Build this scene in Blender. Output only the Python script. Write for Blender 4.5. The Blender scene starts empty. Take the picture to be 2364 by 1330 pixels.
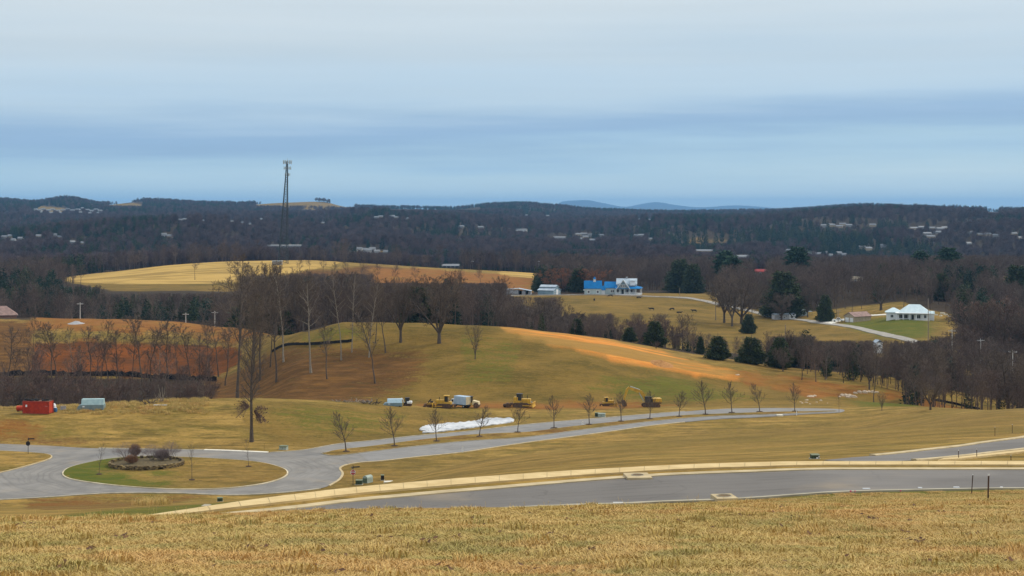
import bpy, bmesh, math, random
import numpy as np
from mathutils import Vector, Matrix
from mathutils.geometry import delaunay_2d_cdt
R = math.radians
random.seed(7)
sc = bpy.context.scene
col = sc.collection
F = 3500.0                      # focal length, in pixels of the 2364 px wide photograph
CX, HY = 1182.0, 485.0          # centre column, horizon row

# ------------------------------------------------------------------ camera
cam = bpy.data.cameras.new('camera')
camo = bpy.data.objects.new('camera', cam)
col.objects.link(camo)
sc.camera = camo
cam.sensor_width = 36.0
cam.lens = 36.0 * F / 2364.0
cam.shift_y = (HY - 665.0) / 2364.0
cam.clip_start = 0.5
cam.clip_end = 60000
camo.location = (0, 0, 0)
camo.rotation_euler = (R(90), 0, 0)

# ------------------------------------------------------------------ world (overcast sky) and sun
SUN_EL, SUN_AZ = R(42), R(62)    # azimuth from +Y (view direction) towards +X
w = bpy.data.worlds.new('World')
sc.world = w
w.use_nodes = True
nt = w.node_tree
nt.nodes.clear()
N, L = nt.nodes.new, nt.links.new
out = N('ShaderNodeOutputWorld')
sky = N('ShaderNodeTexSky')
sky.sky_type = 'NISHITA'
sky.sun_disc = False
sky.sun_elevation = SUN_EL
sky.sun_rotation = SUN_AZ
bg1 = N('ShaderNodeBackground'); bg1.inputs[1].default_value = 0.10
L(sky.outputs[0], bg1.inputs[0])
tc = N('ShaderNodeTexCoord')
sep = N('ShaderNodeSeparateXYZ'); L(tc.outputs['Generated'], sep.inputs[0])
mp = N('ShaderNodeMapping'); mp.inputs['Scale'].default_value = (1.5, 1.5, 24)
mp.inputs['Rotation'].default_value = (0, R(1.2), 0)
L(tc.outputs['Generated'], mp.inputs[0])
ns = N('ShaderNodeTexNoise'); ns.inputs['Scale'].default_value = 2.2; ns.inputs['Detail'].default_value = 5
ns.inputs['Roughness'].default_value = 0.56
L(mp.outputs[0], ns.inputs[0])
m1 = N('ShaderNodeMath'); m1.operation = 'SUBTRACT'; L(ns.outputs[0], m1.inputs[0]); m1.inputs[1].default_value = 0.5
m2 = N('ShaderNodeMath'); m2.operation = 'MULTIPLY_ADD'; L(m1.outputs[0], m2.inputs[0]); m2.inputs[1].default_value = 0.05
tl = N('ShaderNodeMath'); tl.operation = 'MULTIPLY_ADD'; L(sep.outputs[0], tl.inputs[0]); tl.inputs[1].default_value = -0.022; L(sep.outputs[2], tl.inputs[2])
L(tl.outputs[0], m2.inputs[2])
m3 = N('ShaderNodeMath'); m3.operation = 'MULTIPLY'; L(m2.outputs[0], m3.inputs[0]); m3.inputs[1].default_value = 4.0
cr = N('ShaderNodeValToRGB')
cr.color_ramp.interpolation = 'B_SPLINE'
def lin(c):
    return tuple(((x/255)/12.92 if x/255 <= 0.04045 else ((x/255+0.055)/1.055)**2.4) for x in c)
stops = [(0.0, (206, 223, 225)), (0.022, (182, 208, 219)), (0.040, (164, 195, 216)), (0.053, (138, 169, 202)), (0.062, (156, 184, 210)),
         (0.073, (180, 202, 218)), (0.09, (184, 203, 217)), (0.105, (190, 206, 217)), (0.125, (198, 211, 219)),
         (0.15, (204, 214, 219)), (0.24, (218, 222, 226))]
e = cr.color_ramp.elements
e[0].position = 0; e[0].color = lin(stops[0][1]) + (1,)
e[1].position = 0.96; e[1].color = lin(stops[-1][1]) + (1,)
for z, c in stops[1:-1]:
    k = e.new(z*4); k.color = lin(c) + (1,)
L(m3.outputs[0], cr.inputs[0])
# overcast sky grows brighter towards the zenith
gz = N('ShaderNodeMapRange'); L(sep.outputs[2], gz.inputs[0])
gz.inputs[1].default_value = 0.16; gz.inputs[2].default_value = 0.9; gz.inputs[3].default_value = 1.0; gz.inputs[4].default_value = 1.35
# faint wide streaks
mp2 = N('ShaderNodeMapping'); mp2.inputs['Scale'].default_value = (1.0, 1.0, 34)
mp2.inputs['Rotation'].default_value = (0, R(-0.8), 0)
L(tc.outputs['Generated'], mp2.inputs[0])
ns2 = N('ShaderNodeTexNoise'); ns2.inputs['Scale'].default_value = 1.7; ns2.inputs['Detail'].default_value = 4
L(mp2.outputs[0], ns2.inputs[0])
st = N('ShaderNodeMapRange'); L(ns2.outputs[0], st.inputs[0])
st.inputs[1].default_value = 0.3; st.inputs[2].default_value = 0.7; st.inputs[3].default_value = 0.965; st.inputs[4].default_value = 1.035
mm = N('ShaderNodeMath'); mm.operation = 'MULTIPLY'; L(gz.outputs[0], mm.inputs[0]); L(st.outputs[0], mm.inputs[1])
mm2 = N('ShaderNodeMath'); mm2.operation = 'MULTIPLY'; L(mm.outputs[0], mm2.inputs[0]); mm2.inputs[1].default_value = 1.08
bg2 = N('ShaderNodeBackground'); L(cr.outputs[0], bg2.inputs[0]); L(mm2.outputs[0], bg2.inputs[1])
mx = N('ShaderNodeMixShader'); mx.inputs[0].default_value = 0.93
L(bg1.outputs[0], mx.inputs[1]); L(bg2.outputs[0], mx.inputs[2])
L(mx.outputs[0], out.inputs[0])

sl = bpy.data.lights.new('sun', 'SUN')
sl.energy = 2.3; sl.angle = R(5); sl.color = (1.0, 0.91, 0.76)
so = bpy.data.objects.new('sun', sl); col.objects.link(so)
sd = Vector((math.sin(SUN_AZ)*math.cos(SUN_EL), math.cos(SUN_AZ)*math.cos(SUN_EL), math.sin(SUN_EL)))
so.rotation_euler = sd.to_track_quat('Z', 'Y').to_euler()
sc.view_settings.view_transform = 'Standard'
sc.view_settings.look = 'None'
sc.view_settings.gamma = 1
sc.view_settings.exposure = 0.10
sc.render.engine = 'CYCLES'

# ------------------------------------------------------------------ helpers: properties, meshes
def tag(o, label=None, cat=None, group=None, kind=None):
    if label: o['label'] = label
    if cat: o['category'] = cat
    if group: o['group'] = group
    if kind: o['kind'] = kind
    return o
def empty(name, loc, rz=0.0, label=None, cat=None, group=None):
    o = bpy.data.objects.new(name, None); col.objects.link(o)
    o.empty_display_size = 0.5
    o.location = loc; o.rotation_euler = (0, 0, rz)
    return tag(o, label, cat, group)
class MB:
    def __init__(s): s.v = []; s.f = []; s.m = []; s.mi = 0
    def add(s, vs, fs):
        b = len(s.v); s.v.extend(vs); s.f.extend([tuple(i+b for i in f) for f in fs]); s.m.extend([s.mi]*len(fs)); return s
    def box(s, x0, x1, y0, y1, z0, z1, M=None):
        vs = [(x0,y0,z0),(x1,y0,z0),(x1,y1,z0),(x0,y1,z0),(x0,y0,z1),(x1,y0,z1),(x1,y1,z1),(x0,y1,z1)]
        if M is not None: vs = [tuple(M @ Vector(v)) for v in vs]
        return s.add(vs, [(0,3,2,1),(4,5,6,7),(0,1,5,4),(1,2,6,5),(2,3,7,6),(3,0,4,7)])
    def bbox(s, x0, x1, y0, y1, z0, z1, b=0.03, M=None):     # box with chamfered vertical and top edges
        bm = bmesh.new(); bmesh.ops.create_cube(bm, size=1)
        for v in bm.verts:
            v.co = Vector(((x0+x1)/2+v.co.x*(x1-x0), (y0+y1)/2+v.co.y*(y1-y0), (z0+z1)/2+v.co.z*(z1-z0)))
        bmesh.ops.bevel(bm, geom=list(bm.edges), offset=b, segments=2, affect='EDGES', profile=0.5)
        bm.verts.index_update()
        vs = [tuple(M @ v.co if M is not None else v.co) for v in bm.verts]
        fs = [tuple(v.index for v in f.verts) for f in bm.faces]; bm.free()
        return s.add(vs, fs)
    def prism(s, prof, y0, y1, axis='y', M=None):            # profile in the other two axes, extruded along axis
        n = len(prof); vs = []
        for y in (y0, y1):
            for a, b in prof:
                p = {'y': (a, y, b), 'x': (y, a, b), 'z': (a, b, y)}[axis]
                vs.append(tuple(M @ Vector(p)) if M is not None else p)
        fs = [tuple(range(n-1, -1, -1)), tuple(range(n, 2*n))] + [(i, (i+1) % n, (i+1) % n+n, i+n) for i in range(n)]
        return s.add(vs, fs)
    def tube(s, pts, rad, sides=6, cap=True):
        pts = [Vector(p) for p in pts]; n = len(pts)
        if not hasattr(rad, '__len__'): rad = [rad]*n
        vs = []; ref = None
        for i, p in enumerate(pts):
            d = (pts[min(i+1, n-1)] - pts[max(i-1, 0)])
            if d.length < 1e-9: d = Vector((0, 0, 1))
            d.normalize()
            if ref is None: ref = d.orthogonal().normalized()
            ref = (ref - d*ref.dot(d))
            if ref.length < 1e-6: ref = d.orthogonal()
            ref.normalize(); b = d.cross(ref)
            for k in range(sides):
                a = 2*math.pi*k/sides
                vs.append(tuple(p + (ref*math.cos(a)+b*math.sin(a))*rad[i]))
        fs = []
        for i in range(n-1):
            for k in range(sides):
                k2 = (k+1) % sides
                fs.append((i*sides+k, i*sides+k2, (i+1)*sides+k2, (i+1)*sides+k))
        if cap: fs += [tuple(range(sides-1, -1, -1)), tuple((n-1)*sides+k for k in range(sides))]
        return s.add(vs, fs)
    def cyl(s, a, b, r, sides=12, r2=None): return s.tube([a, b], [r, r if r2 is None else r2], sides)
    def build(s, name, mat, parent=None, smooth=False, loc=None):
        me = bpy.data.meshes.new(name); me.from_pydata(s.v, [], s.f); me.update()
        for m in (mat if isinstance(mat, (list, tuple)) else [mat]): me.materials.append(m)
        if isinstance(mat, (list, tuple)): me.polygons.foreach_set('material_index', s.m)
        if smooth: me.polygons.foreach_set('use_smooth', [True]*len(me.polygons))
        o = bpy.data.objects.new(name, me); col.objects.link(o)
        if parent: o.parent = parent
        if loc is not None: o.location = loc
        return o
def copy_tree(o, parent=None):
    c = o.copy(); col.objects.link(c)
    if parent: c.parent = parent
    for ch in list(o.children): copy_tree(ch, c)
    return c

# ------------------------------------------------------------------ helpers: materials
def lc(c): return lin(c) + (1,)
class NT:
    def __init__(s, m): s.nt = m.node_tree; s.p = s.nt.nodes['Principled BSDF']
    def n(s, t, **k):
        x = s.nt.nodes.new(t)
        for a, b in k.items(): setattr(x, a, b)
        return x
    def l(s, a, b): s.nt.links.new(a, b)
def mat(name, c1, c2=None, rough=0.8, scale=3.0, metal=0.0, detail=6, bump=0.0, stretch=(1,1,1), coord='Object', spec=0.3, bscale=None, ramp=(0.35, 0.65), vary=None):
    m = bpy.data.materials.new(name); m.use_nodes = True; t = NT(m); p = t.p
    p.inputs['Roughness'].default_value = rough; p.inputs['Metallic'].default_value = metal
    p.inputs['Specular IOR Level'].default_value = spec
    c2 = c2 or tuple(x*0.8 for x in c1)
    tc = t.n('ShaderNodeTexCoord'); mp = t.n('ShaderNodeMapping'); mp.inputs['Scale'].default_value = stretch
    t.l(tc.outputs[coord], mp.inputs[0])
    ns = t.n('ShaderNodeTexNoise'); ns.inputs['Scale'].default_value = scale; ns.inputs['Detail'].default_value = detail
    t.l(mp.outputs[0], ns.inputs[0])
    cr = t.n('ShaderNodeValToRGB'); e = cr.color_ramp.elements
    e[0].position = ramp[0]; e[0].color = tuple(c2)+(1,); e[1].position = ramp[1]; e[1].color = tuple(c1)+(1,)
    t.l(ns.outputs[0], cr.inputs[0])
    if vary:             # every tree its own shade: dark to light, and from grey towards the second tint
        oi = t.n('ShaderNodeObjectInfo'); mr = t.n('ShaderNodeMapRange'); mr.inputs[3].default_value = vary[0]; mr.inputs[4].default_value = vary[1]
        t.l(oi.outputs['Random'], mr.inputs[0]); vm = t.n('ShaderNodeVectorMath', operation='SCALE'); t.l(cr.outputs[0], vm.inputs[0]); t.l(mr.outputs[0], vm.inputs[3])
        m7 = t.n('ShaderNodeMath', operation='MULTIPLY'); t.l(oi.outputs['Random'], m7.inputs[0]); m7.inputs[1].default_value = 7.31
        fr = t.n('ShaderNodeMath', operation='FRACT'); t.l(m7.outputs[0], fr.inputs[0]); m5 = t.n('ShaderNodeMath', operation='MULTIPLY'); t.l(fr.outputs[0], m5.inputs[0]); m5.inputs[1].default_value = 0.7
        mxx = t.n('ShaderNodeMix', data_type='RGBA'); t.l(m5.outputs[0], mxx.inputs[0]); t.l(vm.outputs[0], mxx.inputs[6]); mxx.inputs[7].default_value = tuple(vary[2])+(1,)
        t.l(mxx.outputs[2], p.inputs['Base Color'])
    else: t.l(cr.outputs[0], p.inputs['Base Color'])
    if bump:
        bn = t.n('ShaderNodeBump'); bn.inputs['Strength'].default_value = 0.6; bn.inputs['Distance'].default_value = bump
        if bscale:
            n2 = t.n('ShaderNodeTexNoise'); n2.inputs['Scale'].default_value = bscale; n2.inputs['Detail'].default_value = 4
            t.l(mp.outputs[0], n2.inputs[0]); t.l(n2.outputs[0], bn.inputs['Height'])
        else: t.l(ns.outputs[0], bn.inputs['Height'])
        t.l(bn.outputs[0], p.inputs['Normal'])
    return m

# ------------------------------------------------------------------ terrain
def pchip(xk, yk, x):
    xk = np.asarray(xk, float); yk = np.asarray(yk, float)
    h = np.diff(xk); d = np.diff(yk)/h
    m = np.zeros_like(yk)
    if len(xk) > 2:
        w1 = 2*h[1:]+h[:-1]; w2 = h[1:]+2*h[:-1]
        ok = d[:-1]*d[1:] > 0
        with np.errstate(divide='ignore', invalid='ignore'):
            mi = (w1+w2)/(w1/d[:-1]+w2/d[1:])
        m[1:-1] = np.where(ok, mi, 0)
    m[0] = d[0]*0.5; m[-1] = d[-1]*0.5
    x = np.clip(x, xk[0], xk[-1])
    i = np.clip(np.searchsorted(xk, x, side='right')-1, 0, len(xk)-2)
    t = (x-xk[i])/h[i]
    return ((2*t**3-3*t**2+1)*yk[i]+(t**3-2*t**2+t)*h[i]*m[i]+(-2*t**3+3*t**2)*yk[i+1]+(t**3-t**2)*h[i]*m[i+1])
def kn(d):        # dict or number -> function of the column
    if not isinstance(d, dict): return lambda x: np.full(np.shape(x), float(d))
    ks = sorted(d)
    if len(ks) == 1: return lambda x: np.full(np.shape(x), float(d[ks[0]]))
    return lambda x: pchip(ks, [d[k] for k in ks], x)
# every line of the land: its distance and either its sight line (p) or its height (z), column by column
LM = [
 (-90, 'z', 1.0), (0, 'z', -1.7), (20, 'z', -4.4),
 (40, 'p', {0:1212, 400:1201, 800:1187, 1200:1178, 1700:1169, 2364:1159}),
 (60, 'p', {0:1270, 400:1244, 800:1208, 1200:1185, 1700:1170, 2000:1160, 2364:1152}),
 ({0:62, 400:63, 800:69, 1200:73, 1500:76, 2364:77}, 'p', {0:1266, 400:1238, 800:1196, 1000:1184, 1200:1173, 1500:1161, 1700:1153, 1950:1137, 2100:1133, 2364:1129}),
 ({0:67, 400:68, 650:71, 800:75, 1200:82, 1500:85.5, 1800:87, 2364:87}, 'p', {0:1250, 400:1207, 650:1181, 800:1163, 1000:1144, 1200:1127, 1500:1103, 1700:1094, 1950:1087, 2364:1087}),
 ({0:71, 400:72.2, 650:75.2, 800:79.2, 1200:86.2, 1500:89.7, 1800:91.2, 2364:91.2}, 'p', {0:1238, 400:1185, 650:1149, 800:1131, 1000:1113, 1200:1098, 1500:1080, 1700:1072, 1850:1069, 2364:1068}),
 ({0:76, 400:77.2, 650:80.2, 800:84.2, 1200:91.2, 1500:94.7, 1800:96.2, 2364:96.2}, 'p', {0:1236, 400:1187, 650:1153, 800:1135, 900:1125, 1000:1113, 1200:1096, 1500:1077, 1700:1069, 1850:1066, 2364:1062}),
 (130, 'p', {0:1190, 400:1170, 600:1158, 800:1139, 900:1127, 1000:1108, 1200:1079, 1500:1050, 1700:1042, 2000:1032, 2364:1016}),
 (200, 'p', {0:1172, 400:1157, 600:1150, 800:1138, 900:1112, 1000:1084, 1200:1052, 1500:1020, 1800:1005, 2100:990, 2364:978}),
 ({0:262, 500:266, 861:280, 1068:305, 1220:322, 1423:341, 1580:354, 1801:366, 1936:370, 2100:360, 2364:335}, 'z', {0:-50, 1936:-50, 2100:-48.2, 2250:-45.5, 2364:-44}),
 ({0:324, 300:318, 600:318, 780:323, 1068:341, 1220:353.5, 1423:366, 1580:376, 1801:383, 1936:383, 2100:377, 2364:352}, 'z', {0:-50, 1936:-50, 2100:-48.9, 2364:-47}),
 ({0:345, 300:355, 600:362, 800:368, 1000:376, 1300:386, 1580:393, 1800:397, 2000:397, 2364:380}, 'p', {0:956, 170:949, 300:938, 450:930, 600:925, 780:930, 950:941, 1085:943, 1220:940, 1580:941, 1800:937, 2000:942, 2364:966}),
 ({0:430, 500:430, 700:402, 1500:407, 2000:410, 2364:420}, 'z', {0:-57, 500:-55, 700:-50.5, 900:-51.5, 1500:-52, 2000:-52, 2364:-58}),
 ({0:490, 500:490, 700:440, 2364:440}, 'p', {0:881, 500:872, 700:850, 900:842, 1100:832, 1300:836, 1500:866, 1700:893, 1900:912, 2100:936, 2364:952}),
 ({0:600, 450:600, 560:570, 650:510, 760:485, 900:480, 1500:470, 1800:462, 2100:455, 2364:462}, 'p', {0:737, 100:735, 250:735, 400:742, 480:752, 560:762, 640:777, 720:764, 800:747, 950:747, 1100:755, 1200:763, 1300:776, 1400:791, 1500:812, 1600:832, 1700:848, 1800:864, 1900:878, 2000:892, 2100:914, 2200:938, 2364:962}),
 ({0:690, 700:650, 1500:640, 1800:620, 2100:600, 2364:560}, 'p', {0:782, 700:812, 1200:812, 1500:800, 1800:802, 2100:812, 2364:852}),
 (760, 'p', {0:742, 600:736, 1200:712, 1500:722, 1800:738, 2000:722, 2100:708, 2250:716, 2364:740}),
 (860, 'p', {0:690, 600:690, 1100:682, 1480:681, 1800:690, 2100:674, 2364:688}),
 (1000, 'p', {0:668, 300:657, 800:656, 1000:664, 1200:668, 1500:676, 2100:660, 2364:664}),
 (1150, 'p', {0:652, 130:645, 250:632, 400:613, 550:604, 700:602, 850:610, 1000:620, 1200:632, 1350:645, 1500:650, 2364:645}),
 (1400, 'z', -57), (2000, 'z', {0:-50, 1200:-52, 2364:-45}), (3000, 'p', {0:529, 700:524, 900:505, 1100:516, 1300:532, 1420:526, 1500:518, 1600:518, 1700:520, 1850:511, 2000:505, 2150:507, 2364:513}),
 (4100, 'p', {0:492, 400:496, 900:499, 1300:510, 1700:506, 1900:500, 2364:500}),
 (5300, 'p', {0:464, 80:470, 150:461, 240:474, 330:467, 450:472, 560:474, 650:468, 740:468, 800:480, 900:483, 950:482, 1050:486, 1120:478, 1200:474, 1280:480, 1400:490, 1750:492, 1850:489, 1930:483, 2010:479, 2150:483, 2250:489, 2364:490}),
 (7500, 'z', -45), (13000, 'z', -60), (22000, 'z', -150),
 (30000, 'p', {0:488, 200:486, 1200:489, 1270:480, 1300:465, 1350:463, 1395:470, 1445:478, 1475:473, 1515:468, 1560:474, 1620:479, 1700:475, 1780:480, 1860:486, 2364:489}),
 (34000, 'z', -200)]
LMF = [(kn(a), k, kn(b)) for a, k, b in LM]
def vnoise(x, y, seed=0):
    xi = np.floor(x).astype(np.int64); yi = np.floor(y).astype(np.int64)
    fx = x-xi; fy = y-yi; fx = fx*fx*(3-2*fx); fy = fy*fy*(3-2*fy)
    def h(a, b):
        n = (a*374761393 + b*668265263 + seed*974634777) & 0xffffffff
        n = ((n ^ (n >> 13))*1274126177) & 0xffffffff
        return ((n ^ (n >> 16)) & 0xffff)/65535.0
    return (h(xi,yi)*(1-fx)*(1-fy)+h(xi+1,yi)*fx*(1-fy)+h(xi,yi+1)*(1-fx)*fy+h(xi+1,yi+1)*fx*fy)*2-1
def sstep(a, b, x): t = np.clip((x-a)/(b-a), 0, 1); return t*t*(3-2*t)
def land(X, D):
    X = np.asarray(X, float); D = np.asarray(D, float)
    px = np.clip(CX + F*X/np.maximum(D, 25), 0, 2364)
    K = len(LMF); Dk = np.empty((K,)+px.shape); Zk = np.empty_like(Dk)
    for k, (fd, t, fz) in enumerate(LMF):
        Dk[k] = fd(px); v = fz(px)
        Zk[k] = v if t == 'z' else (HY-v)/F*Dk[k]
    h = np.diff(Dk, axis=0); d = np.diff(Zk, axis=0)/h
    m = np.zeros_like(Zk); ok = d[:-1]*d[1:] > 0
    w1 = 2*h[1:]+h[:-1]; w2 = h[1:]+2*h[:-1]
    with np.errstate(divide='ignore', invalid='ignore'):
        mi = (w1+w2)/(w1/d[:-1]+w2/d[1:])
    m[1:-1] = np.where(ok, mi, 0); m[0] = d[0]; m[-1] = d[-1]
    Dc = np.clip(D, Dk[0], Dk[-1]-1e-3)
    i = np.clip((Dk <= Dc).sum(axis=0)-1, 0, K-2)
    g = lambda A: np.take_along_axis(A, i[None], 0)[0]
    hh = g(h); t = (Dc-g(Dk))/hh
    i1 = (i+1)[None]; z1 = np.take_along_axis(Zk, i1, 0)[0]; mm1 = np.take_along_axis(m, i1, 0)[0]
    Z = (2*t**3-3*t**2+1)*g(Zk)+(t**3-2*t**2+t)*hh*g(m)+(-2*t**3+3*t**2)*z1+(t**3-t**2)*hh*mm1
    # small undulations, and the rolling far country
    s = sstep(98, 125, D)*(1-sstep(235, 255, D))
    s = s*np.where(px < 1000, 0.25, np.clip((px-1000)/250, .25, 1))*(1-0.5*sstep(150, 200, D))
    Z = Z + s*(0.40*vnoise(X/22, D/30, 1)+0.2*vnoise(X/9, D/12, 2))
    s = sstep(398, 410, D)*(1-sstep(900, 1000, D))
    Z = Z + s*(0.5*vnoise(X/25, D/25, 3)+0.25*vnoise(X/9, D/9, 4))
    s = 1-sstep(42, 55, D)
    Z = Z + s*(0.05*vnoise(X/2.2, D/2.2, 5)+0.10*vnoise(X/6, D/6, 15))
    s = sstep(1250, 1700, D)*(1-sstep(4600, 5200, D))*(1-0.5*sstep(2300, 2900, D))
    Z = Z + s*(24*vnoise(X/460, D/560, 6)+10*vnoise(X/170, D/220, 7))
    s = sstep(4900, 5300, D)*(1-sstep(5600, 8000, D))
    Z = Z + s*(5*vnoise(X/170, D/300, 8))
    s = sstep(26000, 28000, D)
    Z = Z + s*(16*vnoise(X/700, D/1500, 9))
    return Z
rows = []
d = -70.0
while d < 33500:
    rows.append(d); d += max(0.55, 0.0095*(abs(d)+12)) if d < 1300 else 0.014*d
rows = np.array(rows); NR = len(rows); NC = 760
tcol = np.linspace(-1, 1, NC)
tcol = 0.55*tcol + 0.45*tcol**3
wid = lambda D: (np.maximum(D, 0)+45)*0.78
GX = wid(rows)[:, None]*tcol[None, :]; GY = np.repeat(rows[:, None], NC, 1)
GZ = np.empty_like(GX)
for a in range(0, NR, 40): GZ[a:a+40] = land(GX[a:a+40], GY[a:a+40])
def hgt(X, Y):      # height of the ground sheet as built
    X = np.asarray(X, float); Y = np.asarray(Y, float)
    r = np.interp(Y, rows, np.arange(NR)); i = np.clip(np.floor(r).astype(int), 0, NR-2); fr = r-i
    c = np.interp(np.clip(X/wid(Y), -1, 1), tcol, np.arange(NC)); j = np.clip(np.floor(c).astype(int), 0, NC-2); fc = c-j
    return (GZ[i,j]*(1-fr)*(1-fc)+GZ[i+1,j]*fr*(1-fc)+GZ[i,j+1]*(1-fr)*fc+GZ[i+1,j+1]*fr*fc)
def gz1(x, y): return float(hgt(np.array([x]), np.array([y]))[0])
def hit(px, py, d0, d1):   # where the sight line (px, py) meets the ground between two distances
    D = np.geomspace(d0, d1, 500); X = (px-CX)/F*D
    P = HY - F*hgt(X, D)/D
    k = np.nonzero(P <= py)[0]
    if len(k) == 0: return (X[-1], D[-1])
    k = k[0]
    if k == 0: return (X[0], D[0])
    t = (P[k-1]-py)/(P[k-1]-P[k]+1e-9); D0 = D[k-1]+(D[k]-D[k-1])*t
    return ((px-CX)/F*D0, D0)
def spot(px, py, d0, d1, dz=0.0):
    x, y = hit(px, py, d0, d1); return Vector((x, y, gz1(x, y)+dz))
def at(px, D, dz=0.0):
    x = (px-CX)/F*D; return Vector((x, D, gz1(x, D)+dz))

def inpoly(px, py, poly):
    c = np.zeros(px.shape, bool); n = len(poly); j = n-1
    for i in range(n):
        xi, yi = poly[i]; xj, yj = poly[j]
        if yi != yj:
            c ^= ((yi > py) != (yj > py)) & (px < (xj-xi)*(py-yi)/(yj-yi)+xi)
        j = i
    return c
GPX = CX + F*GX/np.maximum(GY, 5); GPY = HY - F*GZ/np.maximum(GY, 5)
GPXn = GPX + 10*vnoise(GX/9, GY/14, 21) + 5*vnoise(GX/3, GY/5, 22)
GPYn = GPY + 2.5*vnoise(GX/8, GY/12, 23)
def region(poly, d0, d1, blur=1):
    if blur == 1 and max(q[0] for q in poly)-min(q[0] for q in poly) > 200 and SOFT[0]: blur = 7
    m = (inpoly(GPXn, GPYn, poly) & (GY > d0) & (GY < d1)).astype(np.float32)
    if blur == 7:
        for _ in range(45): m[:, 1:-1] = (m[:, :-2]+2*m[:, 1:-1]+m[:, 2:])/4
    for _ in range(min(blur, 3) if blur == 7 else blur):
        m[1:-1] = (m[:-2]+2*m[1:-1]+m[2:])/4
        m[:, 1:-1] = (m[:, :-2]+2*m[:, 1:-1]+m[:, 2:])/4
    return m
SOFT = [0]
ZR = np.zeros_like(GX, dtype=np.float32)
orange = ZR.copy(); green = ZR.copy(); litter = ZR.copy(); straw = ZR.copy(); forest = ZR.copy(); deep = ZR.copy()
mxm = np.maximum
# bare orange clay
orange = mxm(orange, region([(60,733),(260,731),(420,738),(500,750),(610,744),(700,738),(730,768),(660,800),(560,800),(430,778),(250,768),(60,762)], 540, 640)*0.8)
deep = mxm(deep, region([(70,792),(200,788),(400,795),(500,800),(545,800),(560,840),(500,872),(70,866)], 480, 610))
orange = mxm(orange, region([(1600,848),(1700,856),(1800,866),(1960,886),(2090,908),(2210,940),(2290,950),(2130,941),(2080,922),(1980,914),(1870,918),(1770,894),(1690,876)], 400, 480)*.9)
orange = mxm(orange, region([(-200,965),(60,968),(115,985),(90,1012),(-200,1020)], 318, 362)*0.62)
orange = mxm(orange, region([(960,926),(1400,928),(1650,936),(1400,944),(960,944)], 380, 416)*0.8)
orange = mxm(orange, region([(860,618),(960,620),(1110,628),(1230,642),(1230,690),(860,690)], 900, 1160)*0.9)
orange = mxm(orange, region([(90,1146),(200,1139),(330,1136),(520,1143),(400,1156),(200,1172),(60,1176)], 150, 270)*0.3)
litter = mxm(litter, region([(60,1150),(200,1142),(330,1139),(520,1146),(420,1160),(200,1176),(60,1178)], 150, 270)*.55)
# straw-covered ground; on the mast hill a sun patch is coloured in with it
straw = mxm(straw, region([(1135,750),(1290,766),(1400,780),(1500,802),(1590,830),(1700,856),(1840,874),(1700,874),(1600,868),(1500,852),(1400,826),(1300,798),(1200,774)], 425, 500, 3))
straw = mxm(straw, region([(150,640),(250,625),(400,605),(700,590),(770,594),(790,608),(740,618),(660,634),(580,652),(300,657),(180,652)], 960, 1200))  # pale field below the mast, its sunlit patch put into the straw colour
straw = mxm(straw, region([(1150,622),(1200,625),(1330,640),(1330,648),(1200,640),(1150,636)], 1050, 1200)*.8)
SOFT[0] = 1
# green patches
green = mxm(green, region([(1925,748),(2040,731),(2150,731),(2150,785),(2100,790),(2010,772)], 600, 790))
green = mxm(green, region([(330,598),(400,612),(460,620),(440,636),(330,636)], 960, 1200)*0.7)
green = mxm(green, region([(1750,1163),(1800,1145),(2000,1134),(2364,1128),(2700,1128),(2700,1152),(2364,1152),(2000,1160)], 50, 79)*0.75)
green = mxm(green, region([(80,1200),(200,1182),(420,1168),(640,1150),(760,1135),(700,1160),(500,1182),(380,1195)], 78, 220)*0.7)
green = mxm(green, region([(1400,870),(1500,860),(1720,905),(1800,930),(1500,928),(1250,900)], 405, 470)*0.6)
green = mxm(green, region([(1960,915),(2060,918),(2180,942),(1960,943)], 396, 440)*0.75)
green = mxm(green, region([(640,935),(800,935),(980,960),(900,1010),(700,1005),(600,960)], 318, 372)*0.45)
green = mxm(green, region([(1050,770),(1200,790),(1180,900),(1000,900),(1080,850)], 405, 480)*0.45)
green = mxm(green, region([(690,775),(780,750),(860,752),(860,785),(700,798)], 440, 490)*0.5)
green = mxm(green, region([(100,772),(400,778),(520,800),(420,798),(100,792)], 540, 610)*0.5)
# leaf litter under the trees
litter = mxm(litter, region([(430,880),(520,868),(580,830),(640,800),(830,800),(950,806),(1010,825),(960,850),(990,868),(930,905),(850,934),(600,930),(430,930)], 385, 500)*0.8)
litter = mxm(litter, region([(-200,985),(60,985),(180,1000),(300,1030),(-200,1030)], 318, 350)*0.5)
SOFT[0] = 0
litter = mxm(litter, region([(-400,740),(75,740),(75,870),(-400,870)], 470, 640)*.9)
olive = ZR.copy()
olive = mxm(olive, region([(640,740),(1000,740),(1300,770),(1700,850),(2300,945),(2300,950),(560,950),(560,800)], 398, 500)*.85)
olive = mxm(olive, region([(1180,678),(1500,680),(1640,690),(1860,742),(2060,782),(2060,830),(1400,830),(1100,830)], 560, 860)*.75)
olive = mxm(olive, region([(560,925),(800,930),(1000,940),(1180,960),(960,1010),(800,1030),(640,1030),(560,980)], 318, 376)*.6)
olive = mxm(olive, region([(230,640),(330,600),(400,606),(470,612),(445,640)], 960, 1190)*.9)
olive = mxm(olive, region([(200,655),(580,650),(580,690),(200,690)], 900, 1100)*.9)
olive = mxm(olive, region([(1250,1050),(1600,1000),(2000,960),(2364,950),(2364,1000),(1800,1040)], 100, 360)*.42)
olive = mxm(olive, region([(100,772),(400,778),(520,800),(420,798),(100,792)], 540, 610)*.9)
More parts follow.
